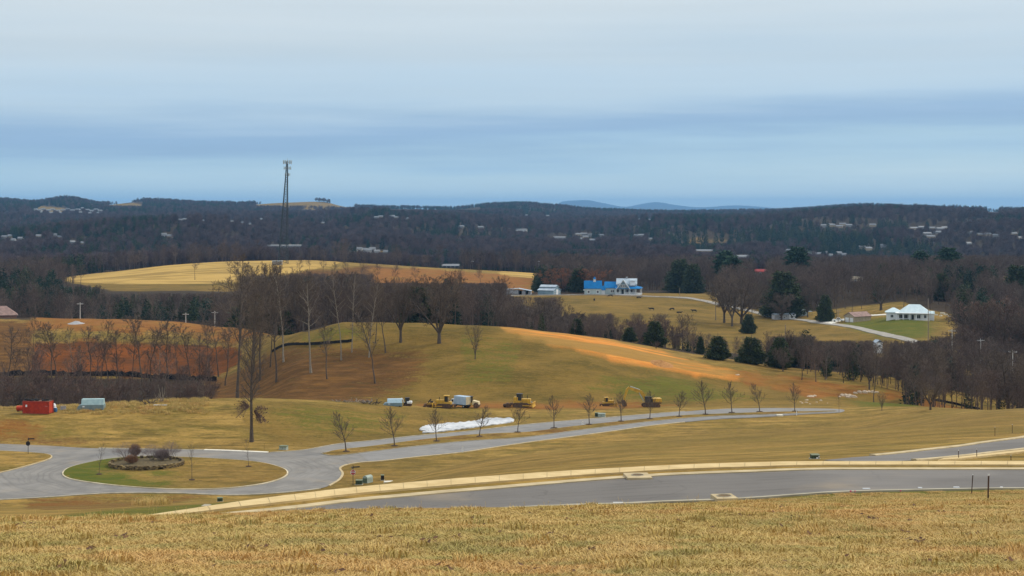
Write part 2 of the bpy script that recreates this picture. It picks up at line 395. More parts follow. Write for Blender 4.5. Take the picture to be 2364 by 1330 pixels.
# woodland floor: everything beyond the hill that is not a field
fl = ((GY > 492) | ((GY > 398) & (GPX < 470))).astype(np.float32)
fields = region([(1180,678),(1500,680),(1640,690),(1860,742),(2060,782),(2060,830),(1400,800),(1300,730),(1180,700)], 560, 860)
fields = mxm(fields, region([(1470,655),(1640,655),(1660,700),(1480,682)], 840, 1000))
fields = mxm(fields, region([(1700,690),(2060,690),(2200,730),(2230,760),(2364,860),(2364,900),(2100,830),(1850,760)], 520, 790))
fields = mxm(fields, mxm(straw, mxm(deep, orange)))
fields = mxm(fields, region([(-300,730),(500,745),(720,770),(560,870),(-300,870)], 478, 615))
fields = mxm(fields, region([(100,640),(900,600),(1250,625),(1250,700),(820,690),(560,680),(300,680)], 930, 1190))
litter = mxm(litter, region([(560,640),(860,612),(1000,625),(1230,640),(1230,690),(820,690),(560,690)], 930, 1160)*.9)
cattle = region([(1180,678),(1500,680),(1640,690),(1860,742),(2060,782),(2060,830),(1400,800),(1300,730),(1180,700)], 560, 860)
clear_ = ZR.copy()       # fields and clearings in the far country
for poly, e0, e1 in [([(585,480),(600,468),(700,465),(780,470),(820,478),(820,486),(585,486)], 4600, 5600), ([(245,486),(262,470),(325,470),(330,486)], 4600, 5600),
                     ([(1310,580),(1330,562),(1420,562),(1450,580)], 1300, 2100), ([(795,588),(830,570),(905,570),(915,588)], 1300, 1900), ([(70,498),(85,476),(150,480),(150,498)], 3000, 5200), ([(940,592),(950,578),(1010,578),(1010,592)], 1300, 1800),
                     ([(1560,560),(1600,550),(1680,552),(1690,562)], 1500, 2600), ([(2040,590),(2060,578),(2130,578),(2140,590)], 1200, 1800), ([(480,560),(500,550),(560,550),(570,560)], 1500, 2600)]:
    clear_ = mxm(clear_, region(poly, e0, e1))
litter = mxm(litter, clear_*.7*(GY < 3800)*(GPX > 1200)); olive = mxm(olive, clear_*.8)
fields = mxm(fields, clear_)
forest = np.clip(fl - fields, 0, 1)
me = bpy.data.meshes.new('ground')
nv = NR*NC
me.vertices.add(nv)
co = np.empty((nv, 3), np.float32); co[:, 0] = GX.ravel(); co[:, 1] = GY.ravel(); co[:, 2] = GZ.ravel()
me.vertices.foreach_set('co', co.ravel())
idx = np.arange(nv).reshape(NR, NC)
q = np.stack([idx[:-1, :-1], idx[:-1, 1:], idx[1:, 1:], idx[1:, :-1]], -1).reshape(-1, 4).astype(np.int32)
me.loops.add(q.size); me.loops.foreach_set('vertex_index', q.ravel())
me.polygons.add(len(q)); me.polygons.foreach_set('loop_start', np.arange(len(q), dtype=np.int32)*4)
me.polygons.foreach_set('use_smooth', np.ones(len(q), bool))
me.update(calc_edges=True)
def vattr(me, name, a, b, c, d=None):
    at_ = me.attributes.new(name, 'FLOAT_COLOR', 'POINT')
    arr = np.ones((nv, 4), np.float32); arr[:, 0] = a.ravel(); arr[:, 1] = b.ravel(); arr[:, 2] = c.ravel()
    if d is not None: arr[:, 3] = d.ravel()
    at_.data.foreach_set('color', arr.ravel())
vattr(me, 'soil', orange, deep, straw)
vattr(me, 'cover', green, litter, forest)
vattr(me, 'tone', olive, ZR, ZR)

# ground material ------------------------------------------------
gm = bpy.data.materials.new('ground_cover'); gm.use_nodes = True
T = NT(gm); p = T.p
p.inputs['Roughness'].default_value = 0.95; p.inputs['Specular IOR Level'].default_value = 0.1
geo = T.n('ShaderNodeNewGeometry')
def tnoise(scale, stretch=(1,1,1), detail=5, rough=0.55):
    mp = T.n('ShaderNodeMapping'); mp.inputs['Scale'].default_value = stretch; T.l(geo.outputs['Position'], mp.inputs[0])
    n = T.n('ShaderNodeTexNoise'); n.inputs['Scale'].default_value = scale; n.inputs['Detail'].default_value = detail
    n.inputs['Roughness'].default_value = rough
    T.l(mp.outputs[0], n.inputs[0]); return n.outputs[0]
def tmap(v, a, b, c=0.0, d=1.0, smooth=False):
    m = T.n('ShaderNodeMapRange'); m.inputs[1].default_value = a; m.inputs[2].default_value = b; m.inputs[3].default_value = c; m.inputs[4].default_value = d
    if smooth: m.interpolation_type = 'SMOOTHSTEP'
    T.l(v, m.inputs[0]); return m.outputs[0]
def tmath(op, a, b):
    m = T.n('ShaderNodeMath', operation=op)
    for i, v in enumerate((a, b)):
        if isinstance(v, (int, float)): m.inputs[i].default_value = v
        else: T.l(v, m.inputs[i])
    return m.outputs[0]
def tmix(f, a, b):
    m = T.n('ShaderNodeMix', data_type='RGBA')
    if isinstance(f, (int, float)): m.inputs[0].default_value = f
    else: T.l(f, m.inputs[0])
    for i, v in ((6, a), (7, b)):
        if isinstance(v, tuple): m.inputs[i].default_value = v[:3] + (1,)
        else: T.l(v, m.inputs[i])
    return m.outputs[2]
n_big = tnoise(0.018, (1, 0.7, 1), 4); n_mid = tnoise(0.09, (0.6, 1, 1), 6, 0.65); n_fine = tnoise(1.3, (1, 1, 1), 6, 0.7)
n_str = tnoise(0.35, (0.35, 1.0, 1), 5, 0.65); n_grain = tnoise(7.0, (1, 1, 1), 3, 0.7); n_pat = tnoise(0.33, (1, 1, 1), 5, 0.6)
n_mow = tnoise(0.06, (0.25, 2.2, 1), 4, 0.6)
GOLD, TAN, OLIVE, BROWNG = (0.40, 0.27, 0.085), (0.31, 0.205, 0.062), (0.150, 0.125, 0.026), (0.19, 0.118, 0.036)
g = tmix(tmap(n_mid, 0.38, 0.62), TAN, OLIVE)
g = tmix(tmap(n_str, 0.42, 0.66), g, GOLD)
g = tmix(tmap(n_big, 0.5, 0.62, 0, 0.55), g, BROWNG)
g = tmix(tmap(n_mow, 0.5, 0.64, 0, 0.6), g, (0.135, 0.105, 0.026))
n_blot = tnoise(0.16, (0.5, 1.5, 1), 6, 0.75)
g = tmix(tmap(n_blot, 0.48, 0.6, 0, 0.75), g, (0.12, 0.09, 0.024))
n_cl = tnoise(0.75, (0.5, 1.3, 1), 6, 0.75)
g = tmix(tmap(n_cl, 0.52, 0.64, 0, 0.6), g, (0.36, 0.25, 0.09))
g = tmix(tmap(n_cl, 0.36, 0.46, 0.55, 0), g, (0.09, 0.068, 0.02))
g = tmix(tmap(n_fine, 0.54, 0.68, 0, 0.6), g, (0.10, 0.066, 0.02))
# near the camera the turf is more golden
sepg = T.n('ShaderNodeSeparateXYZ'); T.l(geo.outputs['Position'], sepg.inputs[0])
nearf = tmap(sepg.outputs[1], 44, 60, 1, 0)
gn = tmix(tmap(n_pat, 0.45, 0.62), (0.46, 0.30, 0.11), (0.30, 0.22, 0.07))
gn = tmix(tmap(n_grain, 0.5, 0.7, 0, 0.6), gn, (0.20, 0.125, 0.045))
g = tmix(nearf, g, gn)
a1 = T.n('ShaderNodeVertexColor', layer_name='soil'); s1 = T.n('ShaderNodeSeparateColor'); T.l(a1.outputs[0], s1.inputs[0])
a2 = T.n('ShaderNodeVertexColor', layer_name='cover'); s2 = T.n('ShaderNodeSeparateColor'); T.l(a2.outputs[0], s2.inputs[0])
jit = tmath('ADD', tmath('MULTIPLY', tmath('SUBTRACT', n_str, 0.5), 1.6), tmath('MULTIPLY', tmath('SUBTRACT', n_fine, 0.5), 1.1))
def soft(m, k=1.0):  # ragged edge for a region
    return tmap(tmath('ADD', m, tmath('MULTIPLY', tmath('MULTIPLY', jit, k), tmap(m, 0, 0.15))), 0.3, 0.72)
a3 = T.n('ShaderNodeVertexColor', layer_name='tone'); s3 = T.n('ShaderNodeSeparateColor'); T.l(a3.outputs[0], s3.inputs[0])
olc = tmix(tmap(n_mid, 0.38, 0.62), (0.225, 0.150, 0.040), (0.115, 0.088, 0.020))
olc = tmix(tmap(n_cl, 0.5, 0.66, 0, 0.6), olc, (0.26, 0.17, 0.05))
olc = tmix(tmap(n_fine, 0.54, 0.68, 0, 0.6), olc, (0.07, 0.052, 0.014))
g = tmix(soft(s3.outputs[0], 0.8), g, olc)
gr = tmix(tmap(n_str, 0.4, 0.65), (0.075, 0.105, 0.012), (0.135, 0.13, 0.022))
g = tmix(soft(s2.outputs[0]), g, gr)
li = tmix(tmap(n_str, 0.38, 0.62), (0.080, 0.040, 0.015), (0.170, 0.090, 0.028))
g = tmix(soft(s2.outputs[1]), g, li)
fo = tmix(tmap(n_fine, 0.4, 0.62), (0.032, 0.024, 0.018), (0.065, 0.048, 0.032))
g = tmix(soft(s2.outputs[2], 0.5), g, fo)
orc = tmix(tmap(n_str, 0.36, 0.62), (0.30, 0.135, 0.036), (0.19, 0.085, 0.021))
orc = tmix(tmap(n_mid, 0.5, 0.62, 0, 0.7), orc, (0.22, 0.14, 0.04))
g = tmix(soft(s1.outputs[0]), g, orc)
dpc = tmix(tmap(n_mid, 0.4, 0.6), (0.20, 0.062, 0.010), (0.105, 0.038, 0.009))
dpc = tmix(tmap(n_str, 0.46, 0.64, 0, 0.8), dpc, (0.10, 0.042, 0.014))
g = tmix(soft(s1.outputs[1]), g, dpc)
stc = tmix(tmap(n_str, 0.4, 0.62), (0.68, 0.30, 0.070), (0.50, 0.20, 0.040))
stf = tmix(tmap(sepg.outputs[1], 700, 900), stc, (0.50, 0.35, 0.12))  # far field: straw tone with the patch of sunlight painted in
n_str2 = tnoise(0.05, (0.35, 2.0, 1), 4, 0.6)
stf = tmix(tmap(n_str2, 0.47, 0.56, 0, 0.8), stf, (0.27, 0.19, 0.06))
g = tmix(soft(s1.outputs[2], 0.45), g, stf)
hs = T.n('ShaderNodeVectorMath', operation='MULTIPLY'); T.l(g, hs.inputs[0]); hs.inputs[1].default_value = (0.96, 0.89, 0.73)
T.l(hs.outputs[0], p.inputs['Base Color'])
bn = T.n('ShaderNodeBump'); bn.inputs['Strength'].default_value = 0.8; bn.inputs['Distance'].default_value = 0.25
T.l(tmath('ADD', n_fine, tmath('MULTIPLY', n_str, 3.0)), bn.inputs['Height']); T.l(bn.outputs[0], p.inputs['Normal'])
me.materials.append(gm)
go = bpy.data.objects.new('ground', me); col.objects.link(go); tag(go, kind='structure')

# ------------------------------------------------------------------ roads, kerbs, pavement
def asphalt(name, c1, c2, arcs=None):
    m = bpy.data.materials.new(name); m.use_nodes = True; t = NT(m); p = t.p
    p.inputs['Roughness'].default_value = 0.85; p.inputs['Specular IOR Level'].default_value = 0.25
    geo = t.n('ShaderNodeNewGeometry')
    def nz(s, stretch, det=5):
        mp = t.n('ShaderNodeMapping'); mp.inputs['Scale'].default_value = stretch; t.l(geo.outputs['Position'], mp.inputs[0])
        n = t.n('ShaderNodeTexNoise'); n.inputs['Scale'].default_value = s; n.inputs['Detail'].default_value = det; t.l(mp.outputs[0], n.inputs[0]); return n
    def mr(v, a, b, c=0, d=1):
        x = t.n('ShaderNodeMapRange'); x.inputs[1].default_value = a; x.inputs[2].default_value = b; x.inputs[3].default_value = c; x.inputs[4].default_value = d; t.l(v, x.inputs[0]); return x.outputs[0]
    def mixc(f, a, b):
        x = t.n('ShaderNodeMix', data_type='RGBA')
        if isinstance(f, float): x.inputs[0].default_value = f
        else: t.l(f, x.inputs[0])
        for i, v in ((6, a), (7, b)):
            if isinstance(v, tuple): x.inputs[i].default_value = v+(1,)
            else: t.l(v, x.inputs[i])
        return x.outputs[2]
    c = mixc(mr(nz(0.25, (1, 1, 1)).outputs[0], 0.38, 0.62), c1, c2)
    c = mixc(mr(nz(14, (1, 1, 1), 2).outputs[0], 0.4, 0.7, 0, 0.35), c, tuple(v*0.55 for v in c1))
    uv = t.n('ShaderNodeUVMap'); su = t.n('ShaderNodeSeparateXYZ'); t.l(uv.outputs[0], su.inputs[0])
    if arcs is None:      # worn wheel tracks along the strip
        mp = t.n('ShaderNodeMapping'); mp.inputs['Scale'].default_value = (2.0, 0.02, 1); t.l(uv.outputs[0], mp.inputs[0])
        n = t.n('ShaderNodeTexNoise'); n.inputs['Scale'].default_value = 1.6; n.inputs['Detail'].default_value = 3; t.l(mp.outputs[0], n.inputs[0])
        c = mixc(mr(n.outputs[0], 0.42, 0.62, 0, 0.5), c, tuple(min(1, v*1.35) for v in c1))
    else:                 # tyre arcs swept round the circle
        vm = t.n('ShaderNodeVectorMath', operation='SUBTRACT'); t.l(geo.outputs['Position'], vm.inputs[0]); vm.inputs[1].default_value = arcs
        fl_ = t.n('ShaderNodeVectorMath', operation='MULTIPLY'); t.l(vm.outputs[0], fl_.inputs[0]); fl_.inputs[1].default_value = (0.84, 1.0, 0)
        ln = t.n('ShaderNodeVectorMath', operation='LENGTH'); t.l(fl_.outputs[0], ln.inputs[0])
        ad = t.n('ShaderNodeMath', operation='MULTIPLY_ADD'); t.l(nz(0.05, (1, 1, 1), 2).outputs[0], ad.inputs[0]); ad.inputs[1].default_value = 9.0; t.l(ln.outputs[1], ad.inputs[2])
        cb = t.n('ShaderNodeCombineXYZ'); t.l(ad.outputs[0], cb.inputs[0])
        n = t.n('ShaderNodeTexNoise'); n.inputs['Scale'].default_value = 1.1; n.inputs['Detail'].default_value = 4; t.l(cb.outputs[0], n.inputs[0])
        c = mixc(mr(n.outputs[0], 0.5, 0.62, 0, 0.65), c, tuple(v*0.55 for v in c1))
        # repaired patches and sealed cracks
    vo = t.n('ShaderNodeTexVoronoi', feature='DISTANCE_TO_EDGE'); vo.inputs['Scale'].default_value = 0.11; dm = t.n('ShaderNodeVectorMath', operation='ADD'); t.l(geo.outputs['Position'], dm.inputs[0])
    sc_ = t.n('ShaderNodeVectorMath', operation='SCALE'); sc_.inputs[3].default_value = 3.0; t.l(nz(0.3, (1, 1, 1), 4).outputs[1], sc_.inputs[0]); t.l(sc_.outputs[0], dm.inputs[1]); t.l(dm.outputs[0], vo.inputs['Vector'])
    c = mixc(mr(vo.outputs['Distance'], 0.0, 0.010, 0.3, 0), c, tuple(v*0.4 for v in c1))
    c = mixc(mr(nz(0.13, (1, 1, 1), 6).outputs[0], 0.56, 0.7, 0, 0.45), c, (0.30, 0.24, 0.165))
    c = mixc(mr(nz(0.07, (1, 1, 1), 3).outputs[0], 0.52, 0.58, 0, 0.35), c, tuple(v*1.4 for v in c2))
    t.l(c, p.inputs['Base Color'])
    return m
M_ROAD = asphalt('dark_asphalt', (0.122, 0.112, 0.102), (0.150, 0.139, 0.127))
RC = at(405, 290)
M_OLD = asphalt('worn_asphalt', (0.25, 0.235, 0.212), (0.185, 0.176, 0.163), arcs=(RC.x, RC.y, 0))
M_BLVD = asphalt('weathered_asphalt', (0.23, 0.222, 0.21), (0.175, 0.17, 0.163), arcs=None)
M_SIDE = mat('tan_concrete', (0.62, 0.47, 0.235), (0.50, 0.365, 0.165), rough=0.9, scale=0.9, bump=0.01, bscale=12)
M_KERB = mat('kerb_concrete', (0.52, 0.42, 0.25), (0.38, 0.30, 0.17), rough=0.9, scale=0.8, bump=0.01, bscale=15)
M_KOLD = mat('old_kerb_concrete', (0.42, 0.38, 0.29), (0.28, 0.25, 0.18), rough=0.9, scale=0.7)
M_WHITEC = mat('pale_concrete', (0.75, 0.72, 0.62), (0.62, 0.58, 0.48), rough=0.9, scale=1.0)
M_JOINT = mat('slab_joint_gap', (0.33, 0.25, 0.13), rough=1.0)  # darker tan of the thin joints between slabs
M_DRIVE = mat('white_concrete', (0.80, 0.78, 0.70), (0.68, 0.65, 0.56), rough=0.9, scale=0.5)
def P(pts, d0=None, d1=None):
    r = []
    for q_ in pts:
        if len(q_) == 3:
            r.append(((q_[0]-CX)/F*q_[2], q_[2]))
        else: r.append(hit(q_[0], q_[1], d0, d1))
    return np.array(r)
def smooth_line(pts, n, closed=False):
    pts = np.asarray(pts, float)
    if closed: pp = np.vstack([pts[-1:], pts, pts[:2]])
    else: pp = np.vstack([2*pts[0]-pts[1], pts, 2*pts[-1]-pts[-2]])
    o = []
    for i in range(1, len(pp)-2):
        for k in range(14):
            t = k/14.0
            a, b, c, d_ = pp[i-1], pp[i], pp[i+1], pp[i+2]
            o.append(0.5*((2*b)+(-a+c)*t+(2*a-5*b+4*c-d_)*t*t+(-a+3*b-3*c+d_)*t**3))
    o.append(pp[len(pp)-2]); o = np.array(o)
    s = np.r_[0, np.cumsum(np.hypot(*np.diff(o, axis=0).T))]
    u = np.linspace(0, s[-1], n)
    return np.stack([np.interp(u, s, o[:, 0]), np.interp(u, s, o[:, 1])], 1)
def strip(name, A, B, off, m, n=160, mm=6, thick=0.0, kind='structure', joints=0.0):
    A = smooth_line(A, n); B = smooth_line(B, n)
    mb = MB(); uv = []
    s = np.r_[0, np.cumsum(np.hypot(*np.diff((A+B)/2, axis=0).T))]
    wd = np.hypot(*(A-B).T).mean()
    g = []
    for j in range(mm+1):
        f = j/mm; Q = A*(1-f)+B*f; z = hgt(Q[:, 0], Q[:, 1])+off
        g.append(np.c_[Q, z])
    g = np.array(g)
    vs = [tuple(v) for v in g.reshape(-1, 3)]
    uvs = [(j/mm*wd, s[i]) for j in range(mm+1) for i in range(n)]
    fs = [(j*n+i, j*n+i+1, (j+1)*n+i+1, (j+1)*n+i) for j in range(mm) for i in range(n-1)]
    nrm = np.cross(g[0, 1]-g[0, 0], g[1, 0]-g[0, 0])[2]
    if nrm < 0: fs = [f[::-1] for f in fs]
    mb.add(vs, fs)
    if thick:
        for j in (0, mm):
            lo = [tuple(v-np.array([0, 0, thick])) for v in g[j]]
            k = len(mb.v); 
            mb.add([tuple(v) for v in g[j]]+lo, [(i, i+1, n+i+1, n+i) for i in range(n-1)])
            uvs += [(0, s[i]) for i in range(n)]*2
    mats = [m]
    o = mb.build(name, mats, smooth=not thick)
    ul = o.data.uv_layers.new(name='UVMap')
    li_ = np.empty(len(o.data.loops), np.int32); o.data.loops.foreach_get('vertex_index', li_)
    ul.data.foreach_set('uv', np.array(uvs, np.float32)[li_].ravel())
    if kind: tag(o, kind=kind)
    return o, A, B, g
def drape(name, pts, off, m, sp=3.0, n=160, smooth=True, skirt=0.0, kind='structure', cover=None):
    P2 = smooth_line(pts, n, True)[:-1] if smooth else np.asarray(pts)
    x0, y0 = P2.min(0); x1, y1 = P2.max(0)
    gx, gy = np.meshgrid(np.arange(x0, x1, sp), np.arange(y0, y1, sp)); gx = gx.ravel()+0.013; gy = gy.ravel()+0.017
    k = inpoly(gx, gy, P2); gx, gy = gx[k], gy[k]
    al = [Vector(q_) for q_ in P2]+[Vector((a, b)) for a, b in zip(gx, gy)]
    nb = len(P2)
    r = delaunay_2d_cdt(al, [(i, (i+1) % nb) for i in range(nb)], [], 1, 1e-4)
    V = np.array([tuple(v) for v in r[0]]); z = hgt(V[:, 0], V[:, 1])+off
    mb = MB(); mb.add([(a, b, c) for (a, b), c in zip(V, z)], [tuple(f) for f in r[2]]); nV = len(V)
    if skirt:
        zb = hgt(P2[:, 0], P2[:, 1])+off
        mb.add([(a, b, c) for (a, b), c in zip(P2, zb)]+[(a, b, c-skirt) for (a, b), c in zip(P2, zb)],
               [(i, (i+1) % nb, nb+(i+1) % nb, nb+i) for i in range(nb)])
    o = mb.build(name, m, smooth=not skirt)
    ul = o.data.uv_layers.new(name='UVMap')
    li_ = np.empty(len(o.data.loops), np.int32); o.data.loops.foreach_get('vertex_index', li_)
    vv = np.array([v.co[:2] for v in o.data.vertices], np.float32); ul.data.foreach_set('uv', vv[li_].ravel())
    if cover:
        at_ = o.data.attributes.new('cover', 'FLOAT_COLOR', 'POINT'); ar = np.ones((len(vv), 4), np.float32); ar[:, :3] = cover(CX+F*vv[:, 0]/vv[:, 1], vv[:, 0], vv[:, 1]); at_.data.foreach_set('color', ar.ravel())
    if kind: tag(o, kind=kind)
    return o, P2
def kerb(name, line, wdt, h, m, off=0.0, closed=False, base=0.25, kind='structure'):
    Q = np.asarray(line); n = len(Q)
    if closed: t = np.roll(Q, -1, 0)-np.roll(Q, 1, 0)
    else: t = np.gradient(Q, axis=0)
    t /= np.hypot(*t.T)[:, None]+1e-9; nn = np.c_[-t[:, 1], t[:, 0]]
    A = Q+nn*wdt/2; B = Q-nn*wdt/2; z = hgt(Q[:, 0], Q[:, 1])+off
    mb = MB(); vs = []
    for i in range(n):
        b = wdt*0.12
        vs += [(A[i,0], A[i,1], z[i]-base), (A[i,0], A[i,1], z[i]+h*0.8), (A[i,0]-nn[i,0]*b, A[i,1]-nn[i,1]*b, z[i]+h),
               (B[i,0]+nn[i,0]*b, B[i,1]+nn[i,1]*b, z[i]+h), (B[i,0], B[i,1], z[i]+h*0.8), (B[i,0], B[i,1], z[i]-base)]
    fs = []
    for i in range(n if closed else n-1):
        j = (i+1) % n
        for k in range(5): fs.append((i*6+k, j*6+k, j*6+k+1, i*6+k+1))
    if not closed: fs += [(0, 1, 2, 3, 4, 5), tuple((n-1)*6+k for k in (5, 4, 3, 2, 1, 0))]
    mb.add(vs, fs); o = mb.build(name, m)
    if kind: tag(o, kind=kind)
    return o

PXS = [-500, -200, 0, 200, 400, 650, 800, 1000, 1200, 1350, 1500, 1650, 1800, 2000, 2200, 2364, 2600, 2900, 3200]
def dl(k, extra=0.0):
    f = LMF[k][0]
    return np.array([((x-CX)/F*(float(f(np.array([x], float))[0])+extra), float(f(np.array([x], float))[0])+extra) for x in PXS])
strip('road', dl(5, 0.0), dl(6), 0.05, M_ROAD, n=300, mm=10)
strip('gutter', dl(6, 0.0), dl(6, 0.85), 0.10, M_KERB, n=300, mm=3, thick=0.2)
strip('gutter', dl(5, -0.45), dl(5, 0.05), 0.09, M_KOLD, n=300, mm=2, thick=0.2)
so_, SA, SB, SG = strip('sidewalk', dl(6, 2.2), dl(6, 4.2), 0.11, M_SIDE, n=300, mm=4, thick=0.2)
# joints of the sidewalk slabs
mb = MB(); s = np.r_[0, np.cumsum(np.hypot(*np.diff(SA, axis=0).T))]
for u in np.arange(0.8, s[-1], 1.55):
    a = np.array([np.interp(u, s, SA[:, 0]), np.interp(u, s, SA[:, 1])]); b = np.array([np.interp(u, s, SB[:, 0]), np.interp(u, s, SB[:, 1])])
    tt = np.array([np.interp(u+.1, s, SA[:, 0]), np.interp(u+.1, s, SA[:, 1])])-a; tt /= np.hypot(*tt)+1e-9; tt *= 0.014
    q4 = [a-tt, a+tt, b+tt, b-tt]
    for f0, f1 in ((0, .5), (.5, 1)):
        qq = [q4[0]*(1-f0)+q4[3]*f0, q4[1]*(1-f0)+q4[2]*f0, q4[1]*(1-f1)+q4[2]*f1, q4[0]*(1-f1)+q4[3]*f1]
        mb.add([(v[0], v[1], gz1(v[0], v[1])+0.118) for v in qq], [(0, 1, 2, 3)])
o = mb.build('sidewalk_joints', M_JOINT); tag(o, kind='structure')
# side road climbing to the right
fa = P([(1900,1064),(1940,1060),(1985,1056),(2050,1051),(2120,1043),(2250,1027),(2364,1011),(2560,982),(2800,950)], 91.8, 240)
na = P([(1960,1068.5),(2075,1066.5),(2150,1062),(2220,1055),(2290,1047),(2364,1038.5),(2560,1018),(2800,995)], 91.6, 200)
strip('road', na, fa, 0.045, M_ROAD, n=120, mm=8)
kerb('kerb', smooth_line(fa, 90)[6:], 0.5, 0.16, M_KERB)
kerb('kerb', smooth_line(na, 90)[5:], 0.35, 0.14, M_KERB)
wb = P([(2165,1066.5),(2230,1061),(2300,1053),(2364,1046),(2560,1027)], 91.8, 200)
wa = P([(2180,1061.5),(2235,1056),(2300,1048.5),(2364,1041.5),(2560,1022)], 92, 200)
strip('sidewalk', wb, wa, 0.12, M_SIDE, n=80, mm=2, thick=0.2)

# roundabout and boulevard
ro = P([(-260,1012),(-100,1020),(0,1025),(100,1029),(200,1035),(300,1037),(400,1039),(480,1040),(560,1043),(620,1045.5),(700,1040),(780,1026),
        (861,1018),(960,1007),(1068,998),(1145,989),(1220,980.5),(1320,971),(1423,963),(1500,956),(1580,950.5),(1665,944.5),(1735,943),(1801,942.5),(1870,943),(1938,945),
        (1950,949),(1934,953.5),(1870,956.5),(1801,961),(1735,965),(1665,968),(1580,975.5),(1500,984),(1423,995),(1320,1009),(1220,1022),(1145,1033),(1068,1045),(960,1056),(880,1065),
        (830,1069),(796,1075),(786,1082),(790,1094),(783,1107),(765,1119),(740,1128),(680,1135),(600,1141),(520,1143),(400,1138),(250,1139),(110,1148),(0,1154),(-120,1163),(-260,1172)], 240, 398)
rd, RO = drape('road', ro, 0.06, M_OLD, sp=2.6, n=420)
# the boulevard lanes lie on the same bed, in a greyer tarmac
bl_f = P([(800,1023.5),(861,1019),(960,1008),(1068,999),(1145,990),(1220,981.5),(1320,972),(1423,964),(1500,957),(1580,951.5),(1665,945.5),(1735,944),(1801,943.5),(1870,944),(1936,946)], 300, 396)
bl_n = P([(850,1066),(880,1064),(960,1055),(1068,1044),(1145,1032),(1220,1021),(1320,1008),(1423,994),(1500,983),(1580,974.5),(1665,967),(1735,964),(1801,960),(1870,955.5),(1934,952.5)], 280, 392)
strip('road', bl_n, bl_f, 0.10, M_BLVD, n=160, mm=14)
M_GRASS = bpy.data.materials['ground_cover']
m_ed = [(742,1048),(756,1045.5),(780,1040),(861,1031),(960,1018),(1068,1006.5),(1145,1002),(1220,998.5),(1320,986),(1423,975),(1500,967),(1580,960),(1665,956.5),(1735,954),(1801,952),(1870,951),(1925,949.5),(1932,950.3),(1925,951.2),
        (1870,954),(1801,957),(1735,959.5),(1665,961.5),(1580,966.8),(1500,974.5),(1423,983.5),(1320,996.5),(1220,1010),(1145,1015.5),(1068,1020.5),(960,1031.5),(861,1043.5),(780,1053),(754,1051.5)]
MED = P(m_ed, 280, 392)
gro, MP = drape('median_grass', MED, 0.20, M_GRASS, sp=1.6, n=240, skirt=0.2, cover=lambda p_, x, y: np.stack([x*0, .32+.25*vnoise(x/4, y/3, 61), x*0], 1))
kerb('kerb', MP, 0.18, 0.11, M_KOLD, off=0.1, closed=True)
isl = P([(147,1093),(152,1102),(178,1110),(250,1120),(330,1127),(420,1131),(520,1128.5),(600,1119),(645,1107),(662,1095),(652,1083),(610,1071),(560,1065),(500,1061),(430,1057.5),(330,1056),(255,1061),(195,1072),(160,1082)], 255, 330)
ig, IP = drape('island_grass', isl, 0.24, M_GRASS, sp=1.0, n=180, skirt=0.25, cover=lambda p_, x, y: np.stack([np.clip(1.15-(p_-150)/330, 0, .95)+.32*vnoise(x/3.5, y/3, 62), x*0, x*0], 1))
kerb('kerb', IP, 0.55, 0.14, mat('island_kerb_concrete', (0.66, 0.58, 0.42), (0.40, 0.34, 0.22), rough=0.9, scale=0.35), off=0.08, closed=True)
ent = P([(-300,1040),(-100,1041),(0,1043),(60,1046),(106,1050),(118,1056),(104,1064),(60,1077),(0,1092),(-100,1112),(-300,1135)], 255, 345)
eg, EP = drape('corner_grass', ent, 0.24, M_GRASS, sp=2.0, n=120, skirt=0.25)
kerb('kerb', EP, 0.5, 0.14, M_KERB, off=0.08, closed=True)
def cut(line, a, b):      # the part of a smooth closed line between two columns
    px = CX+F*line[:, 0]/line[:, 1]; return line[(px > a) & (px < b)]
kerb('kerb', smooth_line(P([(0,1154.5),(110,1148.5),(250,1139.5),(400,1139),(520,1143.5),(600,1141.5),(680,1135.5),(740,1128.5)], 240, 300), 120), 0.45, 0.14, M_KOLD)
kerb('kerb', smooth_line(P([(760,1122),(783,1107.5),(791,1094),(785,1082),(797,1074.5),(830,1068.5),(880,1064.8),(960,1055.8),(1068,1044.8),(1145,1032.8),(1220,1021.8),(1320,1008.7),(1423,994.7),(1500,983.7),(1580,975.2)], 255, 392), 200), 0.45, 0.14, M_KERB)
kerb('kerb', smooth_line(P([(472,1039.2),(520,1040.5),(560,1042.3),(618,1044.8)], 300, 345), 40), 1.1, 0.15, M_WHITEC)
kerb('kerb', smooth_line(P([(228,1035.2),(300,1036.5),(400,1038.5),(470,1039)], 300, 345), 50), 0.8, 0.12, M_KOLD)
kerb('kerb', smooth_line(P([(624,1045),(700,1039.5),(780,1025.5),(861,1017.5),(960,1006.5),(1068,997.5),(1220,980),(1423,962.5),(1580,950)], 300, 396), 160), 0.4, 0.13, M_KOLD)
# country lane on the far side of the valley
lane = P([(1480,684),(1560,687),(1620,694),(1700,711),(1760,726),(1850,739),(1930,750),(2000,763),(2060,777),(2110,790),(2160,808),(2200,828),(2260,850),(2310,872),(2364,893),(2440,920)], 500, 880)
LNs = smooth_line(lane, 160)
tg = np.gradient(LNs, axis=0); tg /= np.hypot(*tg.T)[:, None]; nl = np.c_[-tg[:, 1], tg[:, 0]]
M_LANE = mat('gravel_lane', (0.36, 0.335, 0.29), (0.27, 0.25, 0.22), rough=0.95, scale=0.3)
strip('road', LNs+nl*2.4, LNs-nl*2.4, 0.25, M_LANE, n=200, mm=2, thick=0.4)
drv = smooth_line(P([(1180,683.5),(1300,681.5),(1400,682),(1480,684)], 820, 900), 60)
strip('road', drv, drv+np.array([0, 4.5]), 0.2, M_LANE, n=60, mm=2, thick=0.3)
d1_ = P([(1920,748.5),(1945,741),(1975,735),(2005,730),(2050,727.5)], 640, 820); d2_ = P([(1898,745),(1925,740),(1965,733.5),(2000,728),(2050,725)], 640, 840)
